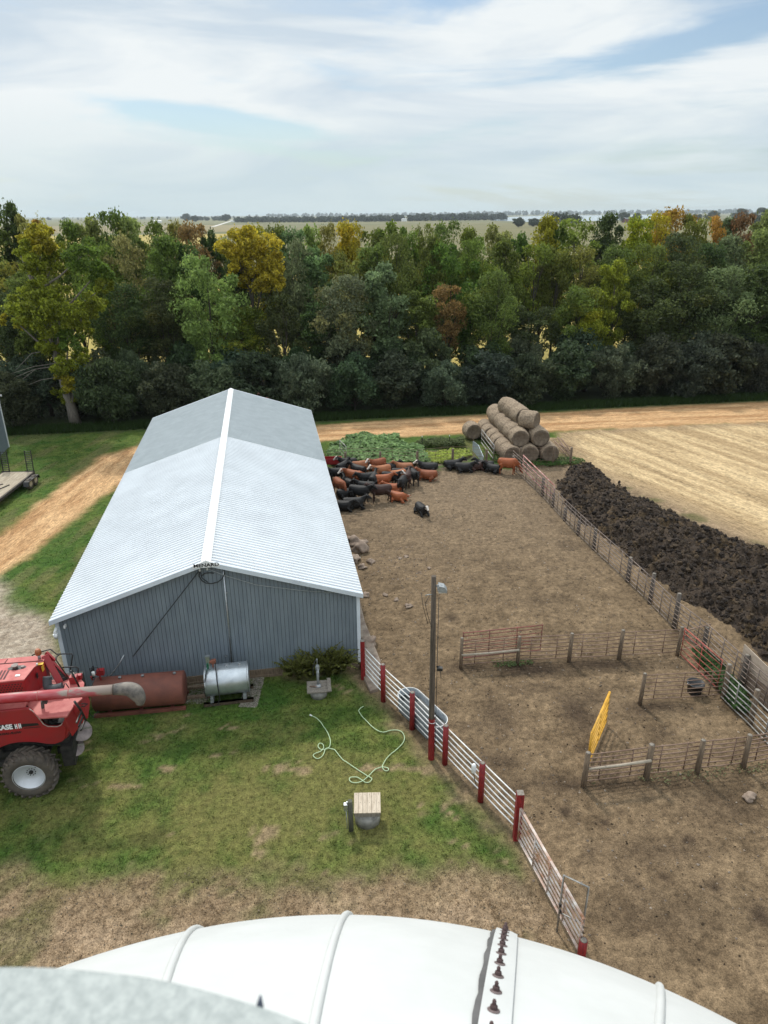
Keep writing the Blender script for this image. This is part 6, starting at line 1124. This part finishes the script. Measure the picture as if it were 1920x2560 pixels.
# galvanised hoop right in front of the camera
Pu = [G(x, y, H-.58) for x, y in ((-420, 2440), (-200, 2424), (0, 2418), (130, 2420), (260, 2431), (400, 2450), (550, 2487), (680, 2528), (790, 2572), (900, 2630), (1010, 2700), (1090, 2780))]
Pu = smooth_path(Pu, 5); hg = empty('galvanised_hoop', tuple(Pu[0])); o0 = Pu[0].copy(); V = []
for i, q in enumerate(Pu):
    tdir = (Pu[min(i+1, len(Pu)-1)]-Pu[max(i-1, 0)]).normalized(); nn = Vector((tdir.y, -tdir.x, 0)); q = q-o0
    V += [q, q+Vector((0, 0, -.003)), q+nn*.054+Vector((0, 0, -.003)), q+nn*.058+Vector((0, 0, -.04)), q+nn*.061+Vector((0, 0, -.04)), q+nn*.060]
n_ = len(Pu); mb = MB().add(V, [(6*i+k, 6*i+(k+1) % 6, 6*(i+1)+(k+1) % 6, 6*(i+1)+k) for i in range(n_-1) for k in range(6)]+[tuple(range(6))[::-1], tuple(6*(n_-1)+k for k in range(6))])
span = mat('spangle', (.35, .38, .37), .6, metal=.1, col2=(.24, .27, .265), scale=95, detail=3); mb.build('band', span, hg)
q = G(650, 2516, H-.60)-o0; mb = MB(); mb.tube([q+Vector((0, -.004, -.012)), q+Vector((0, 0, .001)), q+Vector((.0006, .003, .009))], [.0035, .003, .0008], 8); mb.build('barb', mat('blue_dark', (.10, .12, .17), .6), hg); tag(hg, 'curved galvanised steel hoop close to the camera at the bottom left', 'metal hoop')
# ------------------------------------------------------------ combine harvester (rear left part in view)
CO = Vector((-10.934, 16.761, 0)); cb = empty('combine_harvester', CO, BA); UN = SD; VN = AX     # local x = towards its rear, local y = away from us
def cl(x, y, ax, val):
    """photo point (in the zoomed crop's own units) on a plane of the machine -> machine coordinates"""
    x, y = x*.1808, 1600+y*.1808
    if ax == 'z': p = G(x, y, val)
    elif ax == 'y': p = PL(x, y, CO+VN*val, VN)
    else: p = PL(x, y, CO+UN*val, UN)
    p = p-CO; return Vector((p.dot(UN), p.dot(VN), p.z))
YP = .45
P = [cl(0, 1490, 'y', YP), cl(130, 1440, 'y', YP), cl(250, 1418, 'y', YP), cl(400, 1412, 'y', YP), cl(520, 1418, 'y', YP), cl(650, 1440, 'y', YP), cl(760, 1440, 'y', YP), cl(860, 1405, 'y', YP), cl(900, 1370, 'y', YP), cl(918, 1225, 'y', YP), cl(862, 1150, 'y', YP), cl(840, 1180, 'y', YP), cl(790, 1200, 'y', YP), cl(660, 1198, 'y', YP), cl(600, 1165, 'y', YP), cl(550, 1100, 'y', YP), cl(450, 985, 'y', YP), cl(405, 955, 'y', YP), cl(350, 950, 'y', YP), cl(0, 985, 'y', YP)]
zl = P[0].z; zt_ = P[-1].z
mb = MB(); body = P+[Vector((-3.6, YP, zt_+.0)), Vector((-3.6, YP, 1.2)), Vector((-2.2, YP, 1.2))]; mb.prism(body, (0, .09, 0)); sp1 = mb.build('side_panel', red_paint, cb, .02)
# the pressed crease along the panel and its pale cut edge
e1 = [P[i] for i in (17, 16, 15, 14, 13, 12, 11, 10)]; MB().tube([q+Vector((0, .01, .0)) for q in e1], .016, 6).build('panel_edge', mat('dusty_edge', (.50, .40, .36), .8), sp1)
# rear corner panel sweeping up and round to the back
c_lo, c_hi, in_, b_hi, b_lo = P[9], cl(1015, 905, 'y', .55), P[10], cl(1105, 960, 'y', .50), cl(925, 1380, 'y', YP)
mb = MB(); mb.prism([P[9], cl(1105, 960, 'y', .47), cl(1090, 930, 'y', .50), cl(1020, 895, 'y', .52), P[10]], (.0, .10, 0)).prism([P[9], cl(1105, 960, 'y', .47), cl(1112, 975, 'y', .72), cl(1050, 1100, 'y', .72), cl(935, 1350, 'y', .72), P[8]], (.02, .08, 0)); mb.build('corner_panel', red_paint, cb, .015)
stx = mat('stripe_black', (.012, .012, .014), .4)
a = cl(300, 1165, 'y', YP-.004); b_ = cl(300, 1222, 'y', YP-.004); c = cl(545, 1200, 'y', YP-.004); c2 = cl(525, 1150, 'y', YP-.004); d = cl(-600, 1260, 'y', YP-.004); d2 = cl(-600, 1190, 'y', YP-.004)
mb = MB(); mb.quad(tuple(d), tuple(cl(310, 1222, 'y', YP-.004)), tuple(cl(310, 1165, 'y', YP-.004)), tuple(d2)).quad(tuple(cl(310, 1160, 'y', YP-.004)), tuple(cl(310, 1205, 'y', YP-.004)), tuple(cl(545, 1180, 'y', YP-.004)), tuple(cl(520, 1148, 'y', YP-.004))).quad(tuple(cl(330, 1216, 'y', YP-.004)), tuple(cl(330, 1226, 'y', YP-.004)), tuple(cl(565, 1206, 'y', YP-.004)), tuple(cl(560, 1196, 'y', YP-.004))); mb.build('stripe', stx, sp1)
letw = mat('letter_white', (.8, .8, .8), .5, var=.03); sl = math.atan2((cl(300, 1200, 'y', YP)-cl(0, 1225, 'y', YP)).z, (cl(300, 1200, 'y', YP)-cl(0, 1225, 'y', YP)).x)
tcn_ = cl(30, 1198, 'y', YP-.012); q2 = cl(188, 1196, 'y', YP-.012); font_text('lettering', 'CASE', .235, .004, letw, sp1, (q2.x-.27, YP-.012, q2.z-.01), (math.pi/2, 0, 0), .86, bold=.009)
q = cl(248, 1192, 'y', YP-.012); mb = MB()
for sx in (-.075, .075, -.027, .027):
    mb.box((q.x+sx, YP-.012, q.z), (.026, .008, .17))
mb.box((q.x-.05, YP-.011, q.z), (.05, .006, .035)).box((q.x+.05, YP-.011, q.z), (.05, .006, .035)); mb.build('emblem', letw, sp1)
mb = MB(); mb.box((q.x, YP-.018, q.z-.01), (.024, .01, .19)).box((q.x, YP-.018, q.z+.115), (.024, .01, .03)); mb.build('emblem_mark', mat('emblem_red', (.5, .02, .02), .5), sp1)
q = cl(300, 1275, 'y', YP-.006); font_text('lettering', 'AXIAL-FLOW', .105, .003, stx, sp1, (q.x-.335, YP-.006, q.z), (math.pi/2, 0, 0), 1.0, shear=.3, bold=.004)
# upper side of the machine left of the notch
mb = MB(); q = cl(0, 985, 'y', YP); mb.box((-1.95, .95, q.z-.05), (3.3+1.1, .95, .06)).box((-.65, .85, q.z-.12), (1.7, .75, .08)); mb.build('walkway', red_dusty, cb)
# engine hood
ZH_ = 3.72
hood = [cl(335, 545, 'z', ZH_), cl(470, 375, 'z', ZH_), cl(605, 290, 'z', ZH_), cl(632, 205, 'z', ZH_)]; y0 = hood[0].y; far = hood[3].y
hp_top = [Vector((-3.6, y0, ZH_))]+hood+[Vector((-3.6, far+.05, ZH_))]
mb = MB(); mb.prism(hp_top, (0, 0, -.05)); hd_ = mb.build('hood_top', red_dusty, cb, .01)
mb = MB(); q = [cl(0, 330, 'z', ZH_+.01), cl(595, 285, 'z', ZH_+.01)]; mb.tube([q[0]+Vector((-2, -.1, 0)), q[0], q[1]], .012, 6).tube([cl(60, 325, 'z', ZH_+.01), cl(105, 262, 'z', ZH_+.01)], .010, 6)
for sx in (0, 45, 90, -60, -105): mb.beam(cl(sx-40, 545, 'z', ZH_+.004), cl(sx+30, 420, 'z', ZH_+.004), .05, .006)
mb.build('vent_slot', mat('slot_dark', (.10, .04, .04), .8), hd_)
k0 = cl(235, 385, 'z', ZH_); mb = MB(); V = [(k0.x+.27*math.cos(a)*1.0, k0.y+.12*math.sin(a), ZH_+.004) for a in np.linspace(0, 6.28, 28)[:-1]]; mb.add(V, [tuple(range(27))]); mb.build('opening', black_metal, hd_); mb = MB(); mb.lathe([(.07, 0), (.07, .06), (.10, .07), (.10, .1)], 14, c=(k0.x-.05, k0.y, ZH_+.01)).lathe([(.05, 0), (.05, .05)], 12, c=(k0.x+.17, k0.y, ZH_+.0)); mb.build('pipe_cap', mat('cap_grey', (.25, .2, .18), .6), hd_)
mb = MB(); q = cl(245, 495, 'z', ZH_); mb.box((q.x, q.y, ZH_+.012), (.13, .09, .02)); mb.build('label_plate', rail_white, hd_); q = cl(550, 330, 'z', ZH_+.006); MB().box((q.x, q.y, ZH_+.006), (.2, .12, .01)).build('decal', mat('decal_yellow', (.65, .38, .03), .6), hd_); mb = MB(); q = cl(515, 345, 'z', ZH_); mb.lathe([(.03, 0), (.03, .05), (.01, .07)], 10, c=(q.x, q.y, ZH_)); mb.build('cap', rail_white, hd_)
# its grille side and the faceted rear wall
mb = MB(); mb.prism([Vector((-3.6, y0+.02, ZH_-.05)), hood[0]+Vector((-.02, .02, -.05)), hood[0]+Vector((0, .02, -.55)), Vector((-3.6, y0+.02, ZH_-.55))], (0, .04, 0)); gr = mb.build('grille', red_paint, cb)
mb = MB()
for r_ in range(4):
    for k in range(26): x = hood[0].x-.12-k*.085-(r_ % 2)*.042; mb.lathe([(.001, 0), (.026, 0)], 6, axis='Y', c=(x, y0+.016, ZH_-.16-r_*.075), cap=False, smooth=False)
mb.build('grille_hole', black_metal, gr)
zb = 2.75; mb = MB()
for a, b_ in ((hood[0], hood[1]), (hood[1], hood[2]), (hood[2], hood[3])): mb.prism([a+Vector((0, .0, -.01)), b_+Vector((0, 0, -.01)), Vector((b_.x, b_.y, zb)), Vector((a.x, a.y, zb))], (-.03, 0.02, 0))
mb.prism([Vector((-3.6, y0+.1, ZH_-.5)), Vector((hood[0].x, y0+.1, ZH_-.5)), Vector((hood[0].x, y0+.1, zb)), Vector((-3.6, y0+.1, zb))], (0, .03, 0)); mb.build('engine_wall', red_paint, cb)
q = cl(572, 390, 'x', (hood[1].x+hood[2].x)/2+.03); MB().prism([q+Vector((.03, -.07, -.1)), q+Vector((.06, .06, -.1)), q+Vector((.06, .06, .1)), q+Vector((.03, -.07, .1))], (.006, 0, 0)).build('decal', MATS['decal_yellow'], cb)
mb = MB(); q = cl(515, 490, 'x', hood[1].x+.04); mb.box(q, (.02, .1, .16)).box(cl(400, 560, 'x', hood[0].x+.03), (.02, .05, .08)); mb.build('hatch', black_metal, cb)
# far rear shroud running down from the hood to the deck, with its dark screen
ZD = 2.88
s0, s1 = hood[3]+Vector((0, -.05, .05)), cl(830, 590, 'z', ZD+.03); s2 = cl(945, 520, 'z', ZD+.03); s3 = cl(760, 290, 'z', 3.5)
mb = MB(); mb.beam(s0+Vector((0, -.05, 0)), s1, .20, .16, up=(0, -.4, 1)).beam(s3+Vector((-.1, 0, .0)), s2, .07, .14, up=(0, -.4, 1)).beam(s0+Vector((0, .1, 0)), s3, .07, .14); mb.build('shroud', red_paint, cb, .012)
mb = MB(); mb.prism([s0+Vector((.05, .08, -.08)), s1+Vector((0, .05, -.02)), s2+Vector((0, -.05, -.02)), s3+Vector((0, -.03, -.08))], (0, .0, -.03)); mb.build('screen', dark_works, cb); mb = MB()
for k in range(5): u = (k+.5)/5; mb.beam((s0+Vector((.05, .08, -.05))).lerp(s1+Vector((0, .05, 0)), u), (s3+Vector((0, 0, -.05))).lerp(s2, u), .03, .03)
mb.build('screen_bar', mat('bar_grey', (.10, .08, .08), .7), cb)
# rear deck
dk = [cl(375, 905, 'z', ZD), cl(545, 1075, 'z', ZD), cl(925, 1050, 'z', ZD), cl(1030, 895, 'z', ZD), cl(1135, 810, 'z', ZD), cl(1165, 590, 'z', ZD), cl(1100, 515, 'z', ZD), cl(800, 530, 'z', ZD), cl(420, 640, 'z', ZD), cl(380, 720, 'z', ZD)]
mb = MB(); mb.prism(dk, (0, 0, -.06)); mb.build('rear_deck', red_dusty, cb, .01)
mb = MB(); rb = [dk[2]+Vector((-.05, -.02, -.08)), dk[3]+Vector((-.02, 0, -.08)), dk[4]+Vector((-.04, 0, -.08)), dk[5]+Vector((-.04, 0, -.08)), dk[6]+Vector((-.05, -.05, -.08))]
for i in range(4): a, b_ = rb[i], rb[i+1]; mb.prism([a, b_, b_+Vector((.1, 0, -.65)), a+Vector((.1, 0, -.65))], (-.04, .02, 0))
mb.build('rear_panel', red_paint, cb)
q = cl(1030, 590, 'z', ZD); mb = MB(); mb.box((q.x, q.y, ZD+.13), (.24, .2, .26)).box((q.x+.1, q.y+.2, ZD+.08), (.2, .15, .16)); mb.build('tail_box', red_paint, cb, .02); mb = MB(); mb.lathe([(.05, 0), (.05, .09), (.03, .11)], 12, c=(q.x, q.y, ZD+.26)); mb.build('lamp', mat('lamp_pale', (.6, .5, .42), .4), cb)
# air hose elbow
q = cl(665, 600, 'z', 3.25); mb = MB(); pth = smooth_path([Vector((q.x-.02, q.y+.12, 3.42)), Vector((q.x-.03, q.y+.05, 3.3)), Vector((q.x, q.y-.05, 3.14)), Vector((q.x+.2, q.y-.09, 3.10)), Vector((q.x+.42, q.y-.07, 3.13))], 6); mb.tube(pth, [.125+.014*(i % 2) for i in range(len(pth))], 14); mb.build('air_hose', mat('hose_black', (.05, .055, .06), .6, var=.2), cb)
# unloading auger with its rubber spout
a0 = cl(0, 815, 'y', .50); a1 = cl(1440, 697, 'y', .50); ax_ = (a1-a0).normalized(); a_l = a0-ax_*3.2; aR = .152
augm = bpy.data.materials.new('auger_paint'); augm.use_nodes = True; t = augm.node_tree; b = t.nodes['Principled BSDF']; b.inputs['Roughness'].default_value = .5; tcn = nd(t, 'ShaderNodeTexCoord'); sx_ = nd(t, 'ShaderNodeSeparateXYZ'); t.links.new(tcn.outputs['Object'], sx_.inputs[0]); nz = nd(t, 'ShaderNodeTexNoise'); nz.inputs['Scale'].default_value = 3.2; nz.inputs['Detail'].default_value = 7
mp = nd(t, 'ShaderNodeMapping'); mp.inputs['Scale'].default_value = (.5, 1.5, 1.5); t.links.new(tcn.outputs['Object'], mp.inputs[0]); t.links.new(mp.outputs[0], nz.inputs['Vector'])
d1 = nd(t, 'ShaderNodeMapRange'); t.links.new(sx_.outputs[0], d1.inputs['Value']); d1.inputs['From Min'].default_value = .9; d1.inputs['From Max'].default_value = 2.6; d1.inputs['To Min'].default_value = -.12; d1.inputs['To Max'].default_value = .22
d2 = nd(t, 'ShaderNodeMapRange'); t.links.new(sx_.outputs[2], d2.inputs['Value']); d2.inputs['From Min'].default_value = 3.18; d2.inputs['From Max'].default_value = 3.5; d2.inputs['To Min'].default_value = -.26; d2.inputs['To Max'].default_value = .12
s1_ = nd(t, 'ShaderNodeMath', operation='ADD'); t.links.new(d1.outputs[0], s1_.inputs[0]); t.links.new(d2.outputs[0], s1_.inputs[1]); s2_ = nd(t, 'ShaderNodeMath', operation='ADD'); t.links.new(s1_.outputs[0], s2_.inputs[0]); t.links.new(nz.outputs['Fac'], s2_.inputs[1])
rp = nd(t, 'ShaderNodeValToRGB'); ramp(rp, (.36, (.36, .022, .03)), (.54, (.42, .10, .11)), (.64, (.34, .27, .23))); t.links.new(s2_.outputs[0], rp.inputs[0]); t.links.new(rp.outputs[0], b.inputs['Base Color'])
dustm = mat('spout_rubber', (.29, .255, .215), .85, col2=(.06, .055, .055), scale=2.6, bump=.3, bscale=10)
a_r = cl(1580, 684, 'y', .50)
mb = MB(); mb.tube([a_l, a_l.lerp(a_r, .5), a_r], aR, 28); au = mb.build('unloading_auger', augm, cb)
mb = MB()
for u in (.475, .665, .80): q = a_l.lerp(a_r, u); mb.tube([q-ax_*.012, q+ax_*.012], aR+.008, 28)
mb.build('auger_band', red_dusty, au); mb = MB(); q = a_r; mb.tube([q-ax_*.03, q+ax_*.02], aR+.014, 28); 
mb.build('spout_clamp', rubber, au)
dn = Vector((.25, 0, -1)).normalized(); sp_pts = [a_r, a_r+ax_*.2, a_r+ax_*.40+Vector((0, 0, -.02)), a_r+ax_*.56+Vector((0, -.02, -.10)), a_r+ax_*.66+Vector((0, -.04, -.26)), a_r+ax_*.70+Vector((0, -.06, -.42)), a_r+ax_*.68+Vector((0, -.08, -.56))]
mb = MB(); mb.tube(smooth_path(sp_pts, 3), [.165, .17, .178, .188, .197, .205, .212, .22, .228, .232, .232, .225, .215, .20, .185, .165, .145, .125, .10], 20); mb.build('rubber_spout', dustm, au)
# auger cradle strut
mb = MB(); mb.tube([cl(585, 850, 'y', .55), cl(600, 1000, 'y', .62), cl(650, 1175, 'y', .62)], [.05, .05, .06], 8).box(cl(620, 858, 'y', .5), (.14, .1, .08)); mb.build('strut', mat('strut_brown', (.07, .055, .05), .7), cb)
mb = MB(); mb.box(cl(690, 1135, 'y', .8)+Vector((0, .1, -.12)), (1.0, .55, .3)).box((.35, 1.6, 2.35), (2.2, 1.9, .75)).tube([cl(690, 1110, 'y', .6), cl(720, 1150, 'y', .6), cl(800, 1120, 'y', .6)], .03, 6); mb.build('engine_bay', dark_works, cb)
mb = MB(); mb.prism([cl(822, 1072, 'y', .62), cl(915, 1060, 'y', .62), cl(862, 1145, 'y', .62), cl(795, 1142, 'y', .62)], (0, .06, 0)); mb.build('pale_cover', concrete, cb)
# hand rails and the rear ladder
YR = 2.55
mb = MB(); mb.tube([cl(440, 215, 'y', YR), cl(550, 165, 'y', YR), cl(700, 130, 'y', YR), cl(780, 195, 'y', YR), cl(985, 190, 'y', YR), cl(1003, 215, 'y', YR), cl(975, 405, 'y', YR), cl(1080, 530, 'y', YR)], .021, 6); mb.build('hand_rail', black_metal, cb); mb = MB(); mb.tube([cl(822, 200, 'x', 1.5), cl(775, 235, 'x', 1.5), cl(775, 275, 'x', 1.52), cl(950, 530, 'x', 1.6)], .021, 6); mb.build('hand_rail', black_metal, cb); mb = MB()
mb.tube([cl(860, 378, 'y', YR-.3), cl(1050, 370, 'y', YR-.3), cl(1085, 395, 'y', YR-.3), cl(1066, 590, 'y', YR-.3)], .021, 6); mb.build('hand_rail', black_metal, cb)
mb = MB(); mb.tube([cl(980, 420, 'x', 1.62), cl(1095, 650, 'x', 1.72)], .028, 6).tube([cl(1030, 850, 'x', 1.85), cl(1110, 960, 'x', 1.9), cl(1190, 1115, 'x', 1.95)], .035, 6).tube([cl(1130, 880, 'x', 1.9), cl(1210, 885, 'x', 1.95), cl(1170, 915, 'x', 1.95), cl(1130, 918, 'x', 1.9)], .02, 6)
for u in (.2, .55, .9): q = cl(1110+80*u, 960+150*u, 'x', 1.93); mb.beam(q, q+Vector((-.05, -.45, -.05)), .04, .05)
mb.build('ladder', black_metal, cb)
mb = MB(); mb.tube([cl(-200, 640, 'y', 1.0), cl(0, 620, 'y', 1.0), cl(120, 615, 'y', 1.0), cl(165, 640, 'y', 1.0), cl(225, 720, 'y', 1.0)], .02, 6).tube([cl(370, 935, 'y', .9), cl(700, 905, 'y', .9), cl(905, 880, 'y', .95), cl(905, 985, 'y', .95)], .02, 6).tube([cl(890, 820, 'y', .95), cl(905, 880, 'y', .95)], .016, 6).tube([cl(665, 1060, 'y', .7), cl(880, 1040, 'y', .7), cl(940, 1000, 'y', .8)], .017, 6).tube([cl(885, 650, 'y', 1.3), cl(890, 605, 'y', 1.3), cl(910, 600, 'y', 1.3), cl(955, 665, 'y', 1.3)], .016, 6); mb.build('hand_rail', mat('rail_dark', (.06, .05, .05), .6), cb)
mb = MB(); mb.box(cl(910, 985, 'y', .95), (.1, .08, .07)); mb.build('hinge', black_metal, cb)
q = cl(540, 230, 'z', 3.8); mb = MB(); mb.lathe([(.045, 0), (.045, .16)], 12, c=(q.x, q.y, ZH_)); bs_ = mb.build('beacon_base', galv_dull, cb); MB().lathe([(.085, .16), (.1, .2), (.09, .30), (.05, .36)], 16, c=(q.x, q.y, ZH_)).build('beacon', mat('amber', (.30, .09, .03), .4), cb)
# lower works, straw spreader discs, tail flap
mb = MB(); mb.box((-1.6, 1.9, 1.45), (4.2, 2.2, 1.1)).box((.55, 1.75, 1.75), (1.3, 2.2, .7)).beam((-2.4, .75, .9), (.5, .75, 1.45), .12, .16).box((.0, 1.75, .80), (.25, 2.5, .25)).box((.35, .35, 1.25), (.2, .3, .5)).beam((-1.2, .5, .95), (.15, .4, 1.35), .1, .14)
for k in range(14): q = random.Random(k); mb.box((q.uniform(-1.6, .9), q.uniform(.6, 1.0), q.uniform(.9, 1.7)), (q.uniform(.1, .5), .1, q.uniform(.06, .25)))
mb.build('chassis', dark_works, cb)
mb = MB(); mb.box((1.15, 1.2, 1.05), (.35, 1.4, .75)).prism([cl(850, 1480, 'y', .75), cl(925, 1445, 'y', .75), cl(948, 1680, 'y', .75), cl(905, 1700, 'y', .75)], (0, .04, 0)); mb.build('chopper_housing', dark_works, cb)
disc = mat('disc_grey', (.30, .25, .24), .7, col2=(.16, .13, .125), scale=4)
for (x, y, rr_, yy, tl_, tz) in ((1010, 1470, .36, .95, -.52, 0), (1095, 1240, .42, 1.35, -.5, 0)):
    q = cl(x, y, 'y', yy); R3 = Euler((.35, .55, .2)).to_matrix(); mb = MB(); mb.lathe([(.01, -.03), (rr_*.92, -.03), (rr_, 0), (rr_*.97, .012), (rr_*.5, .02), (.06, .03), (.06, .1), (.01, .1)], 32, c=q, M=R3, cap=False); ds = mb.build('spreader_disc', disc, cb)
    mb = MB()
    for k in range(3): a = k*2.09+.4; mb.beam(q+R3@Vector((.06*math.cos(a), .06*math.sin(a), .04)), q+R3@Vector((rr_*.93*math.cos(a), rr_*.93*math.sin(a), .04)), .015, .06)
    mb.build('vane', pipe_grey, ds)
mb = MB(); mb.prism([cl(1020, 1110, 'y', .8), cl(1110, 1010, 'y', .8), cl(1185, 1110, 'y', .8), cl(1150, 1160, 'y', .8)], (-.15, .4, .0)); mb.build('tail_flap', black_metal, cb); mb = MB(); mb.box(cl(1060, 1140, 'y', .9), (.2, .1, .09)); mb.build('tail_lamp', black_metal, cb)
mb = MB(); mb.prism([cl(1065, 1060, 'y', .8), cl(1095, 1000, 'y', .8), cl(1108, 1060, 'y', .8), cl(1080, 1115, 'y', .8)], (0, .5, 0)); mb.build('tail_plate', concrete, cb)
# wheels
def ag_wheel(x, y, r, wd, out, lugs=22):
    w_ = MB(); w_.lathe([(r*.56, -wd*.40), (r*.60, -wd*.47), (r*.78, -wd*.5), (r*.90, -wd*.47), (r*.945, -wd*.36), (r*.955, 0), (r*.945, wd*.36), (r*.90, wd*.47), (r*.78, wd*.5), (r*.60, wd*.47), (r*.56, wd*.40)], 48, axis='Y', c=(x, y, r), cap=False)
    for k in range(lugs):
        for sg_ in (-1, 1):
            a = 6.2832*(k+(.5 if sg_ > 0 else 0))/lugs; pts_ = []
            for j in range(5):
                u = j/4; aa = a-u*.30; rad = r*(.955+.035*(u < .9))-(.05*r*(u > .9)); yy = sg_*wd*(.03+.47*u); pts_.append(Vector((x+rad*math.cos(aa), y+yy, r+rad*math.sin(aa))))
            for j in range(4):
                a_, b2 = pts_[j], pts_[j+1]; up_ = (a_-Vector((x, a_.y, r))).normalized(); w_.beam(a_, b2, .055, .085 if j < 3 else .06, up=tuple(up_))
    wo = w_.build('wheel', rubber, cb); rimm = mat('rim_silver', (.60, .62, .65), .4, metal=.3, var=.05, scale=3)
    o_ = out*wd; rm = MB(); rm.lathe([(r*.57, o_*.46), (r*.60, o_*.46), (r*.585, o_*.40), (r*.53, o_*.36), (r*.52, o_*.27), (r*.485, o_*.25), (r*.47, o_*.14), (r*.43, o_*.12), (r*.40, o_*.02), (r*.20, -o_*.02), (.01, -o_*.02)], 40, axis='Y', c=(x, y, r), cap=False); ro = rm.build('rim', rimm, wo)
    hb = MB(); hb.lathe([(.06, -o_*.02), (.06, o_*.07), (.04, o_*.09), (.01, o_*.09)], 16, axis='Y', c=(x, y, r), cap=False); hb.build('hub', black_metal, wo); 
    nb = MB()
    for k in range(10): a = 6.2832*k/10; nb.lathe([(.016, -o_*.03), (.016, o_*.02), (.01, o_*.03)], 8, axis='Y', c=(x+.125*math.cos(a), y, r+.125*math.sin(a)))
    nb.build('wheel_nut', black_metal, wo); return wo
ag_wheel(.09, .27, .80, .54, -1); ag_wheel(.09, 3.25, .80, .54, 1)
ag_wheel(-4.0, -.1, 1.0, .8, -1, 20); ag_wheel(-4.0, 3.6, 1.0, .8, 1, 20)
mb = MB(); mb.box((-4.6, 1.8, 2.3), (2.2, 2.6, 1.9)); mb.build('front_body', red_paint, cb, .05); mb = MB(); mb.prism([(-5.2, .3, 3.25), (-3.0, .3, 3.25), (-2.6, -.1, 4.1), (-5.6, -.1, 4.1)], (0, 2.9, 0)); mb.build('grain_tank', red_dusty, cb)
mb = MB(); mb.box((-6.6, 1.8, 2.9), (1.7, 2.0, 1.7)); mb.build('cab', mat('cab_glass', (.03, .035, .04), .1), cb, .08); mb = MB(); mb.box((-6.6, 1.8, 3.82), (2.0, 2.2, .16)); mb.build('cab_roof', red_paint, cb, .04)
tag(cb, 'dirty red combine harvester with its unloading auger swung over the tail, at the left edge', 'combine harvester')
# ------------------------------------------------------------ air
hzm = bpy.data.materials.new('haze'); hzm.use_nodes = True; t = hzm.node_tree; t.nodes.clear(); o_ = nd(t, 'ShaderNodeOutputMaterial'); pv = nd(t, 'ShaderNodeVolumePrincipled'); pv.inputs['Density'].default_value = HAZE; pv.inputs['Color'].default_value = (.80, .90, .96, 1); pv.inputs['Anisotropy'].default_value = .2; t.links.new(pv.outputs[0], o_.inputs['Volume'])
if HAZE > 0:
    o = MB().box((0, 5500, 22), (21000, 13000, 46.6)).build('haze', hzm); o['kind'] = 'stuff'
